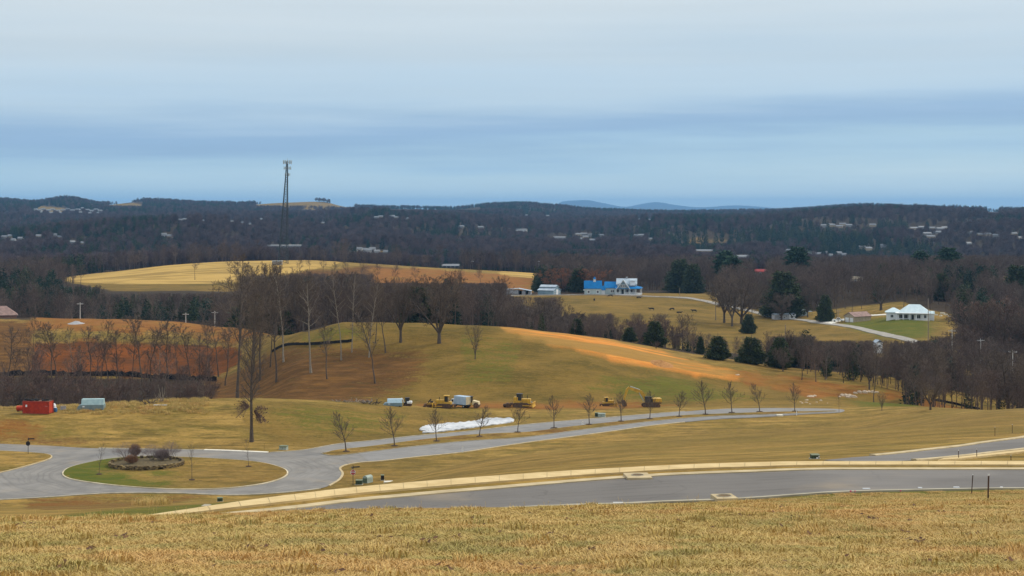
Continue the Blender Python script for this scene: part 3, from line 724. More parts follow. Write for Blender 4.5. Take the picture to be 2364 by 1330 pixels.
strip('driveway', d1_, d2_, 0.25, M_DRIVE, n=50, mm=3, thick=0.3)

# ------------------------------------------------------------------ storm drains, lids and sheets lying on the ground
def slab_thing(name, label, cat, px, py, d0, d1, w_, dp, h, rz, m, hole=None, dz=0.0):
    v = spot(px, py, d0, d1, dz); t = empty(name, v, rz, label, cat)
    mb = MB(); mb.bbox(-w_/2, w_/2, -dp/2, dp/2, -0.25, h, 0.03); mb.build('slab', m, t)
    if hole:
        mb = MB(); n = 24
        mb.tube([(0, 0, h-0.02), (0, 0, h+0.015)], [hole, hole], n); mb.build('iron_lid', mat('rusty_iron', (0.17, 0.11, 0.05), (0.09, 0.06, 0.03), scale=9), t)
        mb = MB(); ring = [(hole*1.12*math.cos(a), hole*1.12*math.sin(a), h+0.01) for a in [2*math.pi*k/n for k in range(n+1)]]
        mb.tube(ring, 0.03, 5); mb.build('lid_ring', M_KOLD, t)
    return t
slab_thing('storm_drain', 'pale concrete drain slab with rusty lid on the near edge of the dark road', 'storm drain', 1672, 1155, 66, 79, 1.1, 1.25, 0.12, R(8), M_KERB, 0.32, 0.10)
slab_thing('storm_drain', 'concrete drain slab with an iron lid in the verge between pavement and road', 'storm drain', 1472, 1105, 80, 95, 1.4, 1.6, 0.15, R(5), M_KERB, 0.30, 0.05)
slab_thing('utility_cover', 'small pale concrete cover in the grass left of the green cabinet', 'utility cover', 476, 1168, 90, 200, 0.6, 0.8, 0.08, R(-10), M_KOLD, 0.0)
slab_thing('utility_cover', 'pale flat slab in the grass right of the black utility pedestal', 'utility cover', 897, 1113, 150, 270, 1.2, 0.8, 0.12, R(10), M_WHITEC, 0.0)
slab_thing('concrete_inlet', 'low concrete inlet box with a dark slot beside the boulevard kerb', 'storm inlet', 1800, 960.5, 350, 376, 1.5, 1.2, 0.35, 0, M_WHITEC, 0.0)

# ------------------------------------------------------------------ trees
M_BARK = mat('grey_brown_bark', (0.135, 0.105, 0.08), (0.06, 0.046, 0.036), rough=0.95, scale=4, stretch=(4, 4, 0.6))
M_BARKP = mat('pale_bark', (0.36, 0.31, 0.24), (0.18, 0.15, 0.115), rough=0.95, scale=4, stretch=(4, 4, 0.6))
M_TWIG = mat('grey_twigs', (0.16, 0.118, 0.085), (0.095, 0.07, 0.053), rough=0.95, scale=0.3)
M_TWIGR = mat('reddish_twigs', (0.165, 0.10, 0.075), (0.09, 0.058, 0.046), rough=0.95, scale=0.3)
M_TWIGS = mat('street_tree_twigs', (0.16, 0.12, 0.085), (0.10, 0.075, 0.055), rough=0.95, scale=0.3)
M_FARTW = mat('distant_twigs', (0.125, 0.09, 0.088), (0.06, 0.046, 0.047), rough=0.95, scale=0.02, vary=(0.35, 1.5, (0.11, 0.07, 0.07)))
M_MIDTW = mat('woodland_twigs', (0.15, 0.112, 0.087), (0.085, 0.064, 0.052), rough=0.95, scale=0.1, vary=(0.5, 1.6, (0.125, 0.08, 0.062)))
M_RUSTTW = mat('russet_crown', (0.30, 0.125, 0.055), (0.17, 0.075, 0.04), rough=0.9, scale=0.5)
M_CEDAR = mat('cedar_needles', (0.075, 0.098, 0.034), (0.016, 0.028, 0.010), rough=0.85, scale=1.6)
M_PINE = mat('pine_needles', (0.042, 0.085, 0.042), (0.016, 0.038, 0.02), rough=0.85, scale=1.0)
M_MULCH = mat('dark_mulch', (0.07, 0.04, 0.025), (0.035, 0.022, 0.015), rough=1.0, scale=6, bump=0.05)
M_RUST = mat('russet_leaves', (0.26, 0.13, 0.055), (0.13, 0.07, 0.035), rough=0.9, scale=1.0)

def rotv(d, ang, az):
    o = d.orthogonal().normalized(); b = d.cross(o)
    return (d*math.cos(ang)+(o*math.cos(az)+b*math.sin(az))*math.sin(ang)).normalized()
def grow(seed, H, trunk_r, levels, bare=0.35, ang=(50, 45, 45, 40), ratio=(0.36, 0.5, 0.5, 0.5), cnt=(16, 6, 6, 5), up=0.25, thin=0.012, sides=(8, 5, 4, 3, 3),
         shape='oval', wob=0.05, stems=1, spread=0, split_at=0.0, lean=0.0):
    rnd = random.Random(seed); tr = MB(); crn = MB()
    def limb(p, d, length, r, lv, azoff=0.0):
        n = (9, 6, 4, 3, 2)[min(lv, 4)]
        pts = [p]; dd = d.copy()
        for i in range(n):
            j = wob*(1+lv*1.3)
            dd = (dd+Vector((rnd.gauss(0, j), rnd.gauss(0, j), rnd.gauss(0, j*0.6)+up*(0.35 if lv else 0.05)*(0.5+0.5*lv)/n*2))).normalized()
            pts.append(pts[-1]+dd*length/n)
        tipr = thin if lv >= levels else max(thin, r*0.22)
        rad = [r+(tipr-r)*(i/n)**0.8 for i in range(n+1)]
        if lv == 0: rad[0] = r*1.35
        mb = tr if lv <= 1 else crn
        if lv >= levels: mb.tube([pts[0], pts[len(pts)//2], pts[-1]], [max(r, thin), thin*0.8, thin*0.45], 3, cap=False)
        else: mb.tube(pts, rad, sides[min(lv, 4)], cap=False)
        if lv >= levels: return
        c = cnt[min(lv, len(cnt)-1)]; t0 = bare if lv == 0 else 0.18
        az = rnd.uniform(0, 6.28)
        for k in range(c):
            f = t0+(1-t0)*((k+rnd.random()*0.8)/c); f = min(f, 0.985)
            x = f*n; i = min(int(x), n-1); q = pts[i].lerp(pts[i+1], x-i)
            dl_ = (pts[i+1]-pts[i]).normalized(); az += 2.4+rnd.uniform(-.5, .5)
            if lv == 0:
                g = (f-t0)/(1-t0)
                s = {'oval': math.sin(math.pi*min(0.97, 0.22+0.74*g))**0.7, 'cone': 1.15-g*0.95, 'vase': 0.5+0.6*g, 'round': math.sqrt(max(0.08, 1-(2*g-0.85)**2*0.8))}[shape]
                le = H*ratio[0]*s*rnd.uniform(0.75, 1.15); a = R(ang[0]*(1.15-0.45*g)*rnd.uniform(0.8, 1.2))
            else:
                le = length*ratio[min(lv, 3)]*(1.15-0.6*f)*rnd.uniform(0.7, 1.2); a = R(ang[min(lv, 3)]*rnd.uniform(0.7, 1.25))
            rr = rad[i]*(0.5 if lv == 0 else 0.6)
            limb(q, rotv(dl_, a, az), le, max(rr, thin), lv+1)
    if stems == 1:
        limb(Vector((0, 0, -0.3)), Vector((lean, 0, 1)).normalized(), H*(0.95 if not split_at else split_at), trunk_r, 0)
    else:
        fork = Vector((0, 0, H*split_at))
        tr.tube([(0, 0, -0.3), (0, 0, H*split_at*0.5), tuple(fork)], [trunk_r*1.3, trunk_r, trunk_r*0.9], 8)
        for k in range(stems):
            a = 6.28*k/stems+rnd.uniform(-.4, .4)
            limb(fork-Vector((0, 0, .1)), rotv(Vector((0, 0, 1)), R(spread*rnd.uniform(0.6, 1.2)), a), H*(1-split_at)*rnd.uniform(0.85, 1.05), trunk_r*0.62, 0)
    return tr, crn
PROTO = {}
def proto(key, name, trm, crm, pre=None):
    def mk(mb, m, nm):
        me = bpy.data.meshes.new(nm); me.from_pydata(mb.v, [], mb.f); me.update(); me.materials.append(m)
        return me
    tr, cn = pre
    H = max(v[2] for v in cn.v+tr.v)
    PROTO[key] = (name, mk(tr, trm, name+'_trunk'), mk(cn, crm, name+'_crown'), H)
# tall woodland trees, open-grown round trees, vase-shaped ones, small scrub
for i in range(3): proto('tall%d' % i, 'bare_tree', M_BARK, M_TWIG, grow(10+i, 24, 0.23, 4, bare=0.38, cnt=(18, 7, 6, 5), ratio=(0.25, 0.5, 0.5, 0.5), thin=0.020))
for i in range(2): proto('talp%d' % i, 'bare_tree', M_BARKP, M_TWIG, grow(20+i, 24, 0.26, 4, bare=0.5, cnt=(14, 6, 6, 5), ratio=(0.22, 0.5, 0.5, 0.5), thin=0.022))
for i in range(2): proto('round%d' % i, 'bare_tree', M_BARK, M_TWIG, grow(30+i, 20, 0.42, 4, stems=6, spread=24, split_at=0.2, bare=0.2, cnt=(10, 7, 6, 5), ang=(42, 45, 45, 40), ratio=(0.22, 0.5, 0.5, 0.5), thin=0.025, shape='vase'))
for i in range(2): proto('broad%d' % i, 'bare_tree', M_BARK, M_TWIG, grow(40+i, 15, 0.40, 4, stems=6, spread=38, split_at=0.14, bare=0.15, cnt=(10, 7, 6, 5), ang=(48, 48, 45, 40), ratio=(0.26, 0.5, 0.5, 0.5), thin=0.024, shape='round'))
proto('russet', 'bare_tree', M_BARK, M_RUSTTW, grow(45, 13, 0.35, 4, stems=7, spread=42, split_at=0.08, bare=0.1, cnt=(10, 7, 6, 5), ang=(50, 48, 45, 40), ratio=(0.26, 0.5, 0.5, 0.5), thin=0.034, shape='round'))
proto('vase0', 'bare_tree', M_BARK, M_TWIG, grow(50, 12, 0.22, 3, stems=5, spread=16, split_at=0.13, bare=0.2, cnt=(12, 6, 5), ang=(38, 40, 40), ratio=(0.2, 0.5, 0.5), thin=0.022, shape='vase'))
for i in range(3): proto('slim%d' % i, 'bare_tree', M_BARK, M_TWIG, grow(60+i, 17, 0.17, 3, bare=0.38, cnt=(15, 7, 6), ang=(38, 42, 42), ratio=(0.28, 0.5, 0.5), thin=0.026, wob=0.09, lean=0.05*(i-1)))
for i in range(2): proto('scrub%d' % i, 'bare_tree', M_BARK, M_TWIGR, grow(70+i, 8, 0.14, 3, stems=6, spread=32, split_at=0.08, bare=0.15, cnt=(9, 7, 6), ang=(42, 45, 45), ratio=(0.28, 0.5, 0.5), thin=0.024, shape='round', wob=0.09))
for i in range(3): proto('street%d' % i, 'street_tree', M_BARK, M_TWIGS, grow(80+i, 8, 0.13, 3, bare=0.27, cnt=(22, 6, 5), ang=(46, 36, 36), ratio=(0.40, 0.42, 0.45), thin=0.017, shape='cone', up=0.5))
for i in range(3): proto('young%d' % i, 'young_tree', M_BARK, M_TWIGS, grow(90+i, 6.5, 0.06, 2, bare=0.35, cnt=(15, 4), ang=(42, 40), ratio=(0.24, 0.45), thin=0.012, shape='oval', up=0.5, wob=0.03))
proto('big', 'bare_tree', M_BARK, M_TWIG, grow(101, 32, 0.38, 4, bare=0.27, cnt=(44, 7, 6, 5), ang=(40, 42, 45, 40), ratio=(0.155, 0.5, 0.5, 0.5), thin=0.017, shape='oval', wob=0.03))
# evergreens
def conifer(seed, H, Rr, n, kind):
    rnd = random.Random(seed); tr = MB(); cn = MB()
    tr.tube([(0, 0, -0.3), (0, 0, H*0.5), (0, 0, H*0.97)], [H*0.022, H*0.014, 0.02], 7)
    for k in range(n):
        g = ((k+rnd.random())/n)
        if kind == 'cedar': g = 1-math.sqrt(1-g*0.98); z = H*(0.03+0.95*g); rm = Rr*(min(1, g*7+0.35))*(1-g)**0.62
        else: z = H*(0.38+0.60*g); rm = Rr*(0.55+0.55*math.sin(3.1*g))*(1.0 if int(g*9) % 2 else 0.6)
        a = rnd.uniform(0, 6.283); rr = rm*math.sqrt(rnd.uniform(0.15, 1))*(0.86+0.28*math.sin(a*3+z*1.7+seed)*0.7)
        c = Vector((rr*math.cos(a), rr*math.sin(a), z-0.12*rr))
        if k % 9 == 0: tr.tube([(0, 0, max(0.2, z-rr*0.5)), tuple(c)], [0.05+H*0.002, 0.015], 3, cap=False)
        s = H*(0.05 if kind == 'cedar' else 0.055)*rnd.uniform(0.6, 1.3)
        for _ in range(5):
            d = Vector((math.cos(a)+rnd.gauss(0, .6), math.sin(a)+rnd.gauss(0, .6), rnd.gauss(0.45 if kind == 'cedar' else 0.1, .5))).normalized()
            o = d.orthogonal().normalized(); o.rotate(Matrix.Rotation(rnd.uniform(0, 6.28), 3, d)) if False else None
            b = d.cross(o)*rnd.choice((-1, 1)); o = (o*rnd.uniform(-1, 1)+b*rnd.uniform(-1, 1)).normalized()
            q = c+Vector((rnd.gauss(0, s*.35), rnd.gauss(0, s*.35), rnd.gauss(0, s*.3)))
            cn.add([tuple(q-d*s*.3+o*s*.22), tuple(q-d*s*.25-o*s*.22), tuple(q+d*s*.75)], [(0, 1, 2)])
    return tr, cn
for i in range(3): proto('cedar%d' % i, 'cedar_tree', M_BARK, M_CEDAR, conifer(200+i, 10, 3.9, 1700, 'cedar'))
for i in range(2): proto('pine%d' % i, 'pine_tree', M_BARK, M_PINE, conifer(210+i, 22, 4.6, 900, 'pine'))
def plant_tree(key, loc, height, rz=None, wide=1.0, label=None, cat=None, group=None):
    name, mt, mc, H = PROTO[key]; s = height/H
    t = empty(name, loc, random.uniform(0, 6.28) if rz is None else rz, label, cat or 'tree', group)
    t.scale = (s*wide, s*wide, s)
    for nm, m_ in (('trunk', mt), ('crown', mc)):
        o = bpy.data.objects.new(nm, m_); col.objects.link(o); o.parent = t
    return t
def mulch_ring(t, loc, r):
    mb = MB(); n = 20; rnd = random.Random(int(loc[0]*10)); ring = []
    vs = [(0, 0, 0.16)]
    for k in range(n):
        a = 6.283*k/n; q = r*rnd.uniform(0.88, 1.1); vs.append((q*0.55*math.cos(a), q*0.55*math.sin(a), 0.13))
    for k in range(n):
        a = 6.283*k/n; q = r*rnd.uniform(0.88, 1.12); x, y = q*math.cos(a), q*math.sin(a)
        vs.append((x, y, gz1(loc[0]+x, loc[1]+y)-loc[2]-0.05))
    fs = [(0, 1+k, 1+(k+1) % n) for k in range(n)]+[(1+k, 1+n+k, 1+n+(k+1) % n, 1+(k+1) % n) for k in range(n)]
    o = MB().add(vs, fs).build('mulch', M_MULCH, t, smooth=True); o.scale = [1/x for x in t.scale]
    o.rotation_euler = (0, 0, -t.rotation_euler.z)
    return o
# ---- the boulevard row
ST = [(799,1044.5,95),(911,1031.5,90),(1008,1020.5,77),(1107,1009.5,74),(1195,1000,72),(1279,990,76),(1360,982,70),(1434,974.5,71),(1500,969,66),(1568,963.5,62),(1629,958.5,78),(1690,954.5,74),(1754,952.5,68),(1835,951.5,66)]
ords = ['first', 'second', 'third', 'fourth', 'fifth', 'sixth', 'seventh', 'eighth', 'ninth', 'tenth', 'eleventh', 'twelfth', 'thirteenth', 'fourteenth']
for i, (x, y, h) in enumerate(ST):
    v = spot(x, y, 285, 392, 0.18); s = 3500/v.y
    t = plant_tree('street%d' % (i % 3), v, h/s*1.02, wide=1.06*random.uniform(0.92, 1.08), label='bare young street tree on the boulevard median, %s from the roundabout' % ords[i], cat='street tree', group='street trees along the boulevard median')
    mulch_ring(t, v, 1.15)
for x, y, h, key, lb in [(1937,952.5,48,'young0','small slender bare tree at the far end of the boulevard'),(2036,948,44,'vase0','low multi-stemmed bare tree on the field edge right of the boulevard end'),
                     (2148,946.5,90,'broad0','spreading bare tree on the crest of the field at right'),(2257,946.5,72,'slim1','slim bare tree by the black silt fence at right')]:
    v = spot(x, y, 330, 400); plant_tree(key, v, h*v.y/3500, label=lb)
for x, y, h, key, lb in [(229,1098,74,'young0','staked young bare tree left of the stone planter on the roundabout'),(443,1111,84,'young1','staked young bare tree right of the stone planter on the roundabout'),
                     (574,1080,66,'young2','staked young bare tree at the right end of the roundabout island')]:
    v = spot(x, y, 255, 330, 0.22); t = plant_tree(key, v, h*v.y/3500, label=lb, cat='young tree'); mulch_ring(t, v, 0.9)
v = spot(243, 1027, 300, 350); plant_tree('young1', v, 1.9, label='tiny bare sapling on the bank above the roundabout', cat='sapling')
# ---- the big lone tree on the mound, with its dead leafy branch low on the trunk
v = spot(581, 1020, 310, 362)
bt = plant_tree('big', v, 32.5, rz=0.6, wide=1.0, label='very tall lone bare tree standing on the grassy mound left of the boulevard')
def twig_mass(n, r, seed, ln, th, stem=None):
    rnd = random.Random(seed); mb = MB()
    for k in range(n):
        d = Vector((rnd.gauss(0, 1), rnd.gauss(0, 1), rnd.gauss(0, .7))).normalized(); c = d*r*rnd.random()**0.5
        e_ = c+(d+Vector((rnd.gauss(0, .5), rnd.gauss(0, .5), rnd.gauss(0, .5)))).normalized()*ln*rnd.uniform(.5, 1.3)
        mb.tube([tuple(c), tuple(e_)], [th, th*.4], 3, cap=False)
    return mb
def world_part(nm, mb, m, root):
    """a part modelled in metres from its thing's base, whatever the thing's own scale and turn"""
    o = mb.build(nm, m, root); o.scale = [1/x for x in root.scale]; o.rotation_euler = (0, 0, -root.rotation_euler.z)
    return o
mb = MB(); rnd = random.Random(5)
for s_, n in ((-1, 26), (1, 24)):
    base = Vector((0.5*s_, 0, 7.5 if s_ < 0 else 6.5))
    for k in range(n):
        tip = base+Vector((s_*rnd.uniform(0.8, 3.4), rnd.uniform(-1.6, 1.6), rnd.uniform(-2.6, 1.2)))
        mid = base.lerp(tip, .5)+Vector((0, 0, rnd.uniform(.1, .7)))
        mb.tube([tuple(base), tuple(mid), tuple(tip)], [0.10, 0.05, 0.015], 3, cap=False)
        for j in range(7):
            q = mid.lerp(tip, rnd.random()); w_ = q+Vector((rnd.gauss(0, .5), rnd.gauss(0, .5), rnd.gauss(-.3, .5)))
            mb.tube([tuple(q), tuple(w_)], [0.02, 0.008], 3, cap=False)
        for j in range(9 if s_ > 0 else 2):
            q = mid.lerp(tip, rnd.random())+Vector((rnd.gauss(0, .2), rnd.gauss(0, .2), rnd.gauss(0, .2))); a = rnd.uniform(0, 6.28)
            dx = Vector((math.cos(a), math.sin(a), rnd.uniform(-.6, .6)))*0.14
            mb.add([tuple(q-dx), tuple(q+Vector((0, 0, .12))), tuple(q+dx), tuple(q-Vector((0, 0, .14)))], [(0, 1, 2, 3)])
world_part('dead_branch', mb, M_TWIGR, bt)

KEEP = []     # sight lines kept open: (px0, px1, nearest distance it applies to, thing's distance, lowest row a tree top may reach)
def keep(a, b, d0, d, y): KEEP.append((a, b, d0, d, y))
keep(1160, 1232, 520, 840, 684); keep(1236, 1305, 500, 850, 684); keep(1340, 1400, 500, 840, 690); keep(1394, 1500, 500, 850, 690)
keep(1300, 1640, 500, 840, 722); keep(1850, 1880, 480, 720, 745); keep(1785, 1850, 480, 730, 742); keep(1880, 2145, 480, 690, 785); keep(1950, 2010, 480, 700, 745); keep(2012, 2042, 480, 590, 822)
keep(1480, 1620, 500, 930, 690); keep(1640, 1900, 500, 700, 775)
keep(150, 430, 600, 1000, 657); keep(430, 560, 600, 1000, 650); keep(2140, 2210, 470, 690, 775); keep(1200, 1240, 480, 1000, 660)
keep(60, 460, 480, 560, 905); keep(0, 470, 480, 700, 738)
def limit(px, D):
    y = 0
    for a, b, d0, d, yy in KEEP:
        if a <= px <= b and d0 <= D < d: y = max(y, yy)
    return y
NB = [0]
def put(px, D, top, key, label, cat=None, group=None, wide=1.0, h=None, check=True):
    v = at(px, D); base = HY-F*v.z/D
    hh = (base-top)*D/F if h is None else h
    if check:
        lim = limit(px, D)
        if lim: hh = min(hh, (base-lim)*D/F)
    if hh < 2.2: return None
    NB[0] += 1
    return plant_tree(key, v, hh, wide=wide, label=label, cat=cat, group=group)
# named trees on the near hill: (px, distance, row of its top, kind, width, label)
HT = [
 (548,430,585,'tall0',1.1,'tall bare woodland tree left of the hilltop clump, behind the lone tree'),
 (624,462,650,'tall1',.9,'slim bare tree at the left foot of the silt fence on the hill'),
 (638,436,640,'tall2',1.,'tall bare tree lowest at the left side of the hilltop clump'),
 (655,458,612,'talp0',.9,'narrow bare tree at the left end of the black silt fence'),
 (718,434,640,'talp1',1.15,'pale-barked bare tree with a leaning branch in the middle of the hillside'),
 (755,428,730,'slim0',1.1,'small crooked bare tree below the black silt fence'),
 (788,446,628,'talp0',.75,'thin pale trunk left of the pair on the hill slope'),
 (812,452,622,'talp1',.7,'thin straight bare tree right of the end of the silt fence'),
 (852,447,640,'talp0',.75,'thin pale-trunked bare tree standing alone on the hill slope'),
 (866,424,700,'slim2',1.1,'leaning bare tree lowest on the middle of the hillside'),
 (867,458,650,'tall1',.9,'bare tree with a double crown just above the leaning tree'),
 (890,450,655,'slim1',.9,'faint slender bare tree left of the round-crowned tree'),
 (925,458,636,'round0',1.0,'large round-crowned bare tree with fanning limbs on the hilltop'),
 (1014,456,632,'broad1',.85,'big bare tree with a dense crown, right of the two on the hilltop'),
 (1097,441,745,'vase0',.9,'small vase-shaped bare tree alone on the grassy hillside'),
 (700,505,628,'round1',.9,'bare tree behind the left end of the hill crest'),
 (585,470,640,'tall2',1.0,'tall dark bare tree between the clay bank and the hilltop'),
 (600,452,600,'tall1',1.0,'tallest bare tree of the clump left of the hill'),
 (1005,520,640,'tall0',1.0,'bare tree just behind the crest, left of the dense crowned one'),
 (965,525,650,'cedar1',1.3,'dark evergreen behind the crest between the two big crowns')]
for x, D, top, key, wd_, lb in HT: put(x, D, top, key, lb, wide=wd_, check=False)
# the row against the clay bank at left
LB = [(20,487,750),(73,482,728),(118,484,742),(132,488,748),(168,500,752),(211,486,750),(232,480,732),(250,492,770),(273,483,758),(305,484,738),(328,479,722),(347,478,738),(368,490,760),(386,478,735),(412,488,752),(442,478,742),(462,470,770),(484,486,738),(504,492,735),(520,470,748)]
pos = ['leftmost, at the photo edge', 'thick forked trunk above the red container', 'right of the forked trunk', 'thin, right beside its neighbour', 'pale, in front of the clay', 'leaning left, above the grey bin', 'wide forked crown above the grey bin', 'short and thin', 'straight and thin before the clay',
       'with a curved trunk', 'leaning right across the clay bank', 'low forked, near the middle of the bank', 'small, before the deep orange clay', 'bushy pale crown at the middle of the bank', 'slim, right of the bushy crown', 'straight, dark, toward the right end of the bank', 'short, at the foot of the bank', 'near the right end of the clay', 'last but one at the right end of the clay', 'rightmost of the row, beside the tall clump']
for i, ((x, D, top), ps) in enumerate(zip(LB, pos)):
    key = ['slim0', 'tall0', 'slim1', 'slim2', 'talp0', 'slim0', 'tall2', 'slim2'][i % 8]
    put(x, D, top, key, 'bare tree by the clay bank, '+ps, group='bare trees along the clay bank', wide=.85 if key[0] == 't' else 1.15, check=False)
# trees on the far side of the near hill (cedars and crowns over its crest)
CD = [(1333,512,739,.85,'first cedar from the left behind the hill crest'),(1453,505,760,.95,'squat dark cedar behind the straw-covered crest'),(1512,500,742,.85,'tall conical dark cedar behind the straw-covered crest'),(1657,485,777,.95,'rounded dark cedar left of the broad one behind the crest'),
      (1735,480,779,1.0,'broad dark cedar in the middle of the crest line'),(1800,478,778,.75,'narrow dark cedar rightmost on the crest line'),(1826,500,782,.6,'thin dark cedar behind the rightmost crest cedar'),(1617,500,779,.45,'thin dark evergreen left of the rounded cedar')]
for x, D, top, wd_, lb in CD: put(x, D, top-9, 'cedar%d' % (int(x) % 3), lb, cat='cedar', wide=wd_*1.5, check=False)
put(1515, 488, 786, 'scrub0', 'small grey bush in front of the tall conical cedar', cat='bush', check=False)
rnd = random.Random(42)
def nth(i):
    i += 1; return '%d%s' % (i, 'th' if 10 <= i % 100 <= 20 else {1: 'st', 2: 'nd', 3: 'rd'}.get(i % 10, 'th'))
def ordinal(got, label):
    """each of a row gets its own place, counted from the left of the photo"""
    got.sort(key=lambda g: g[0]); big = max([g[1].scale[2] for g in got] or [1])
    for i, (x, o) in enumerate(got): o['label'] = '%s, %s' % (label, 'leftmost' if i == 0 else 'rightmost' if i == len(got)-1 else nth(i)+' from the left')
def band(n, fx, fD, ftop, keys, label, cat=None, group=None, wide=(0.85, 1.15), minsep=None, seed=0):
    r_ = random.Random(seed); k = 0; tries = 0; pts = []; got = []
    while k < n and tries < n*12:
        tries += 1
        x = fx(r_); D = fD(r_, x)
        if minsep and any(abs(x-a)*D/F < minsep and abs(D-b) < minsep for a, b in pts): continue
        top = ftop(r_, x, D)
        o = put(x, D, top, r_.choice(keys), label, cat=cat, group=group or label, wide=r_.uniform(*wide))
        if o: k += 1; pts.append((x, D)); got.append((x, o))
    ordinal(got, label)
def ip(*kv):
    xs = [a for a, b in kv]; ys = [b for a, b in kv]; return lambda x: float(np.interp(x, xs, ys))
# gully woodland behind the red container
t_ = ip((0,858),(200,862),(420,868),(520,880))
band(46, lambda r: r.uniform(-30, 500), lambda r, x: r.uniform(396, 462), lambda r, x, D: t_(x)-r.uniform(-30, 12), ['slim0', 'slim1', 'slim2', 'scrub0', 'scrub1', 'talp0'], 'thin bare tree in the gully behind the red container', seed=1, minsep=2)
v = spot(188, 908, 380, 470); plant_tree('talp1', v, 15, wide=.9, label='pale-barked bare tree behind the grey bin with the sloping roof')
t2 = ip((520,600),(560,605),(640,592),(740,608),(850,632),(920,640),(1000,632),(1060,655),(1120,672),(1190,690))
band(44, lambda r: r.uniform(540, 1180), lambda r, x: r.uniform(500, 600) if x > 760 else r.uniform(530, 640), lambda r, x, D: t2(x)+r.uniform(4, 55), ['tall0', 'tall1', 'tall2', 'talp0', 'round0', 'round1', 'broad0'], 'bare tree in the wood behind the near hill', seed=2, minsep=4)
band(9, lambda r: r.choice([r.uniform(570, 640), r.uniform(860, 1010)]), lambda r, x: r.uniform(560, 640), lambda r, x, D: r.uniform(655, 690), ['cedar0', 'cedar1', 'cedar2'], 'dark evergreen in the wood behind the near hill', cat='evergreen', seed=3, minsep=5, wide=(1.1, 1.5))
# scrub round the cattle field
put(1262, 590, 684, 'broad0', 'big spreading bare tree at the lower edge of the cattle pasture', wide=1.25, check=False)
put(1225, 600, 690, 'broad1', 'dark spreading bare tree left of the biggest pasture tree', wide=1.0, check=False)
put(1150, 590, 680, 'round1', 'round bare tree at the left corner of the cattle pasture', wide=1.2, check=False)
t3 = ip((1190,720),(1300,740),(1400,742),(1480,720),(1560,745),(1640,770),(1760,790))
band(34, lambda r: r.uniform(1185, 1760), lambda r, x: r.uniform(505, 585), lambda r, x, D: t3(x)+r.uniform(-5, 40), ['scrub0', 'scrub1', 'broad0', 'slim1', 'vase0', 'slim2'], 'bare scrubby tree below the cattle pasture', seed=4, minsep=3)
# wood behind the right end of the hill
t4 = ip((1740,790),(1850,782),(1950,785),(2050,795),(2150,800),(2250,805),(2400,815))
band(64, lambda r: r.uniform(1790, 2420), lambda r, x: r.uniform(452, 560) if x < 2000 else r.uniform(415, 520), lambda r, x, D: t4(x)+r.uniform(-6, 42), ['slim0', 'slim1', 'slim2', 'tall0', 'tall2', 'broad1', 'round0'], 'bare tree behind the right end of the hill', seed=5, minsep=2.5)
# right clump by the country lane and wood beyond
for x, D, top, key, lb in [(1652,745,645,'talp0','pale-branched bare tree at the left end of the lane-side clump'),(1672,735,628,'round0','broad crowned bare tree of the lane-side clump'),(1690,720,640,'round1','bare tree in the middle of the lane-side clump'),
                       (1712,730,632,'broad0','dense bare tree of the lane-side clump'),(1738,720,650,'tall1','right bare tree of the lane-side clump'),(1728,690,718,'cedar0','dark bush at the foot of the lane-side clump')]:
    put(x, D, top, key, lb, wide=1.1, check=False)
EV = [(1810,770,612,1.,'dark evergreen behind the mobile home'),(1785,830,640,1.1,'dark evergreen left of the mobile home, farther back'),(1905,735,672,.7,'narrow evergreen behind the utility pole'),(1862,850,642,1.5,'wide dark evergreen above the little arched shed'),
      (2175,800,622,.9,'tall dark evergreen behind the white house'),(2040,900,600,1.0,'evergreen left of the tall pine'),(1570,1000,588,1.0,'dark evergreen left of the lane-side clump'),(1600,980,600,.9,'second dark evergreen left of the lane-side clump'),(2350,820,600,1.0,'dark evergreen at the right edge of the photo'),
      (1335,900,612,1.0,'dark evergreen behind the farm buildings'),(1240,960,630,.7,'small dark evergreen behind the grey barn'),(1030,1010,640,.8,'small evergreen by the clay field')]
for x, D, top, wd_, lb in EV: put(x, D, top, 'cedar%d' % (int(x) % 3), lb, cat='evergreen', wide=wd_*1.3, check=False)
for x, D, top, lb in [(1840,1000,568,'wide-topped pine left of the far houses'),(2190,960,570,'tallest pine, with a layered crown, above the white house'),(2125,980,576,'pine with a flat crown left of the tallest one'),(1675,1000,575,'tall pine behind the lane-side clump'),(1690,940,590,'dark pine right behind the lane-side clump')]:
    put(x, D, top, 'pine%d' % (int(x) % 2), lb, cat='pine', wide=1.5, check=False)
t5 = ip((1500,640),(1620,625),(1760,640),(1850,640),(1950,625),(2050,615),(2150,625),(2250,640),(2364,640))
band(40, lambda r: r.uniform(1740, 2400), lambda r, x: r.uniform(752, 840), lambda r, x, D: t5(x)+r.uniform(0, 38), ['tall0', 'tall1', 'tall2', 'round0', 'round1', 'broad1'], 'bare tree in the wood behind the white house', seed=6, minsep=5)
band(26, lambda r: r.uniform(2170, 2420), lambda r, x: r.uniform(560, 700), lambda r, x, D: float(np.interp(x, [2150, 2250, 2364], [770, 700, 655]))+r.uniform(0, 60), ['scrub0', 'scrub1', 'broad0', 'broad1', 'slim1'], 'brown bare tree in the right-edge thicket', seed=7, minsep=4)
for x in (1300, 1355):
    put(x, 905, 618, 'russet', 'russet-brown bare tree behind the farm buildings, '+('left' if x == 1300 else 'right')+' one of two', wide=1.5, check=False, group='russet trees behind the farm')
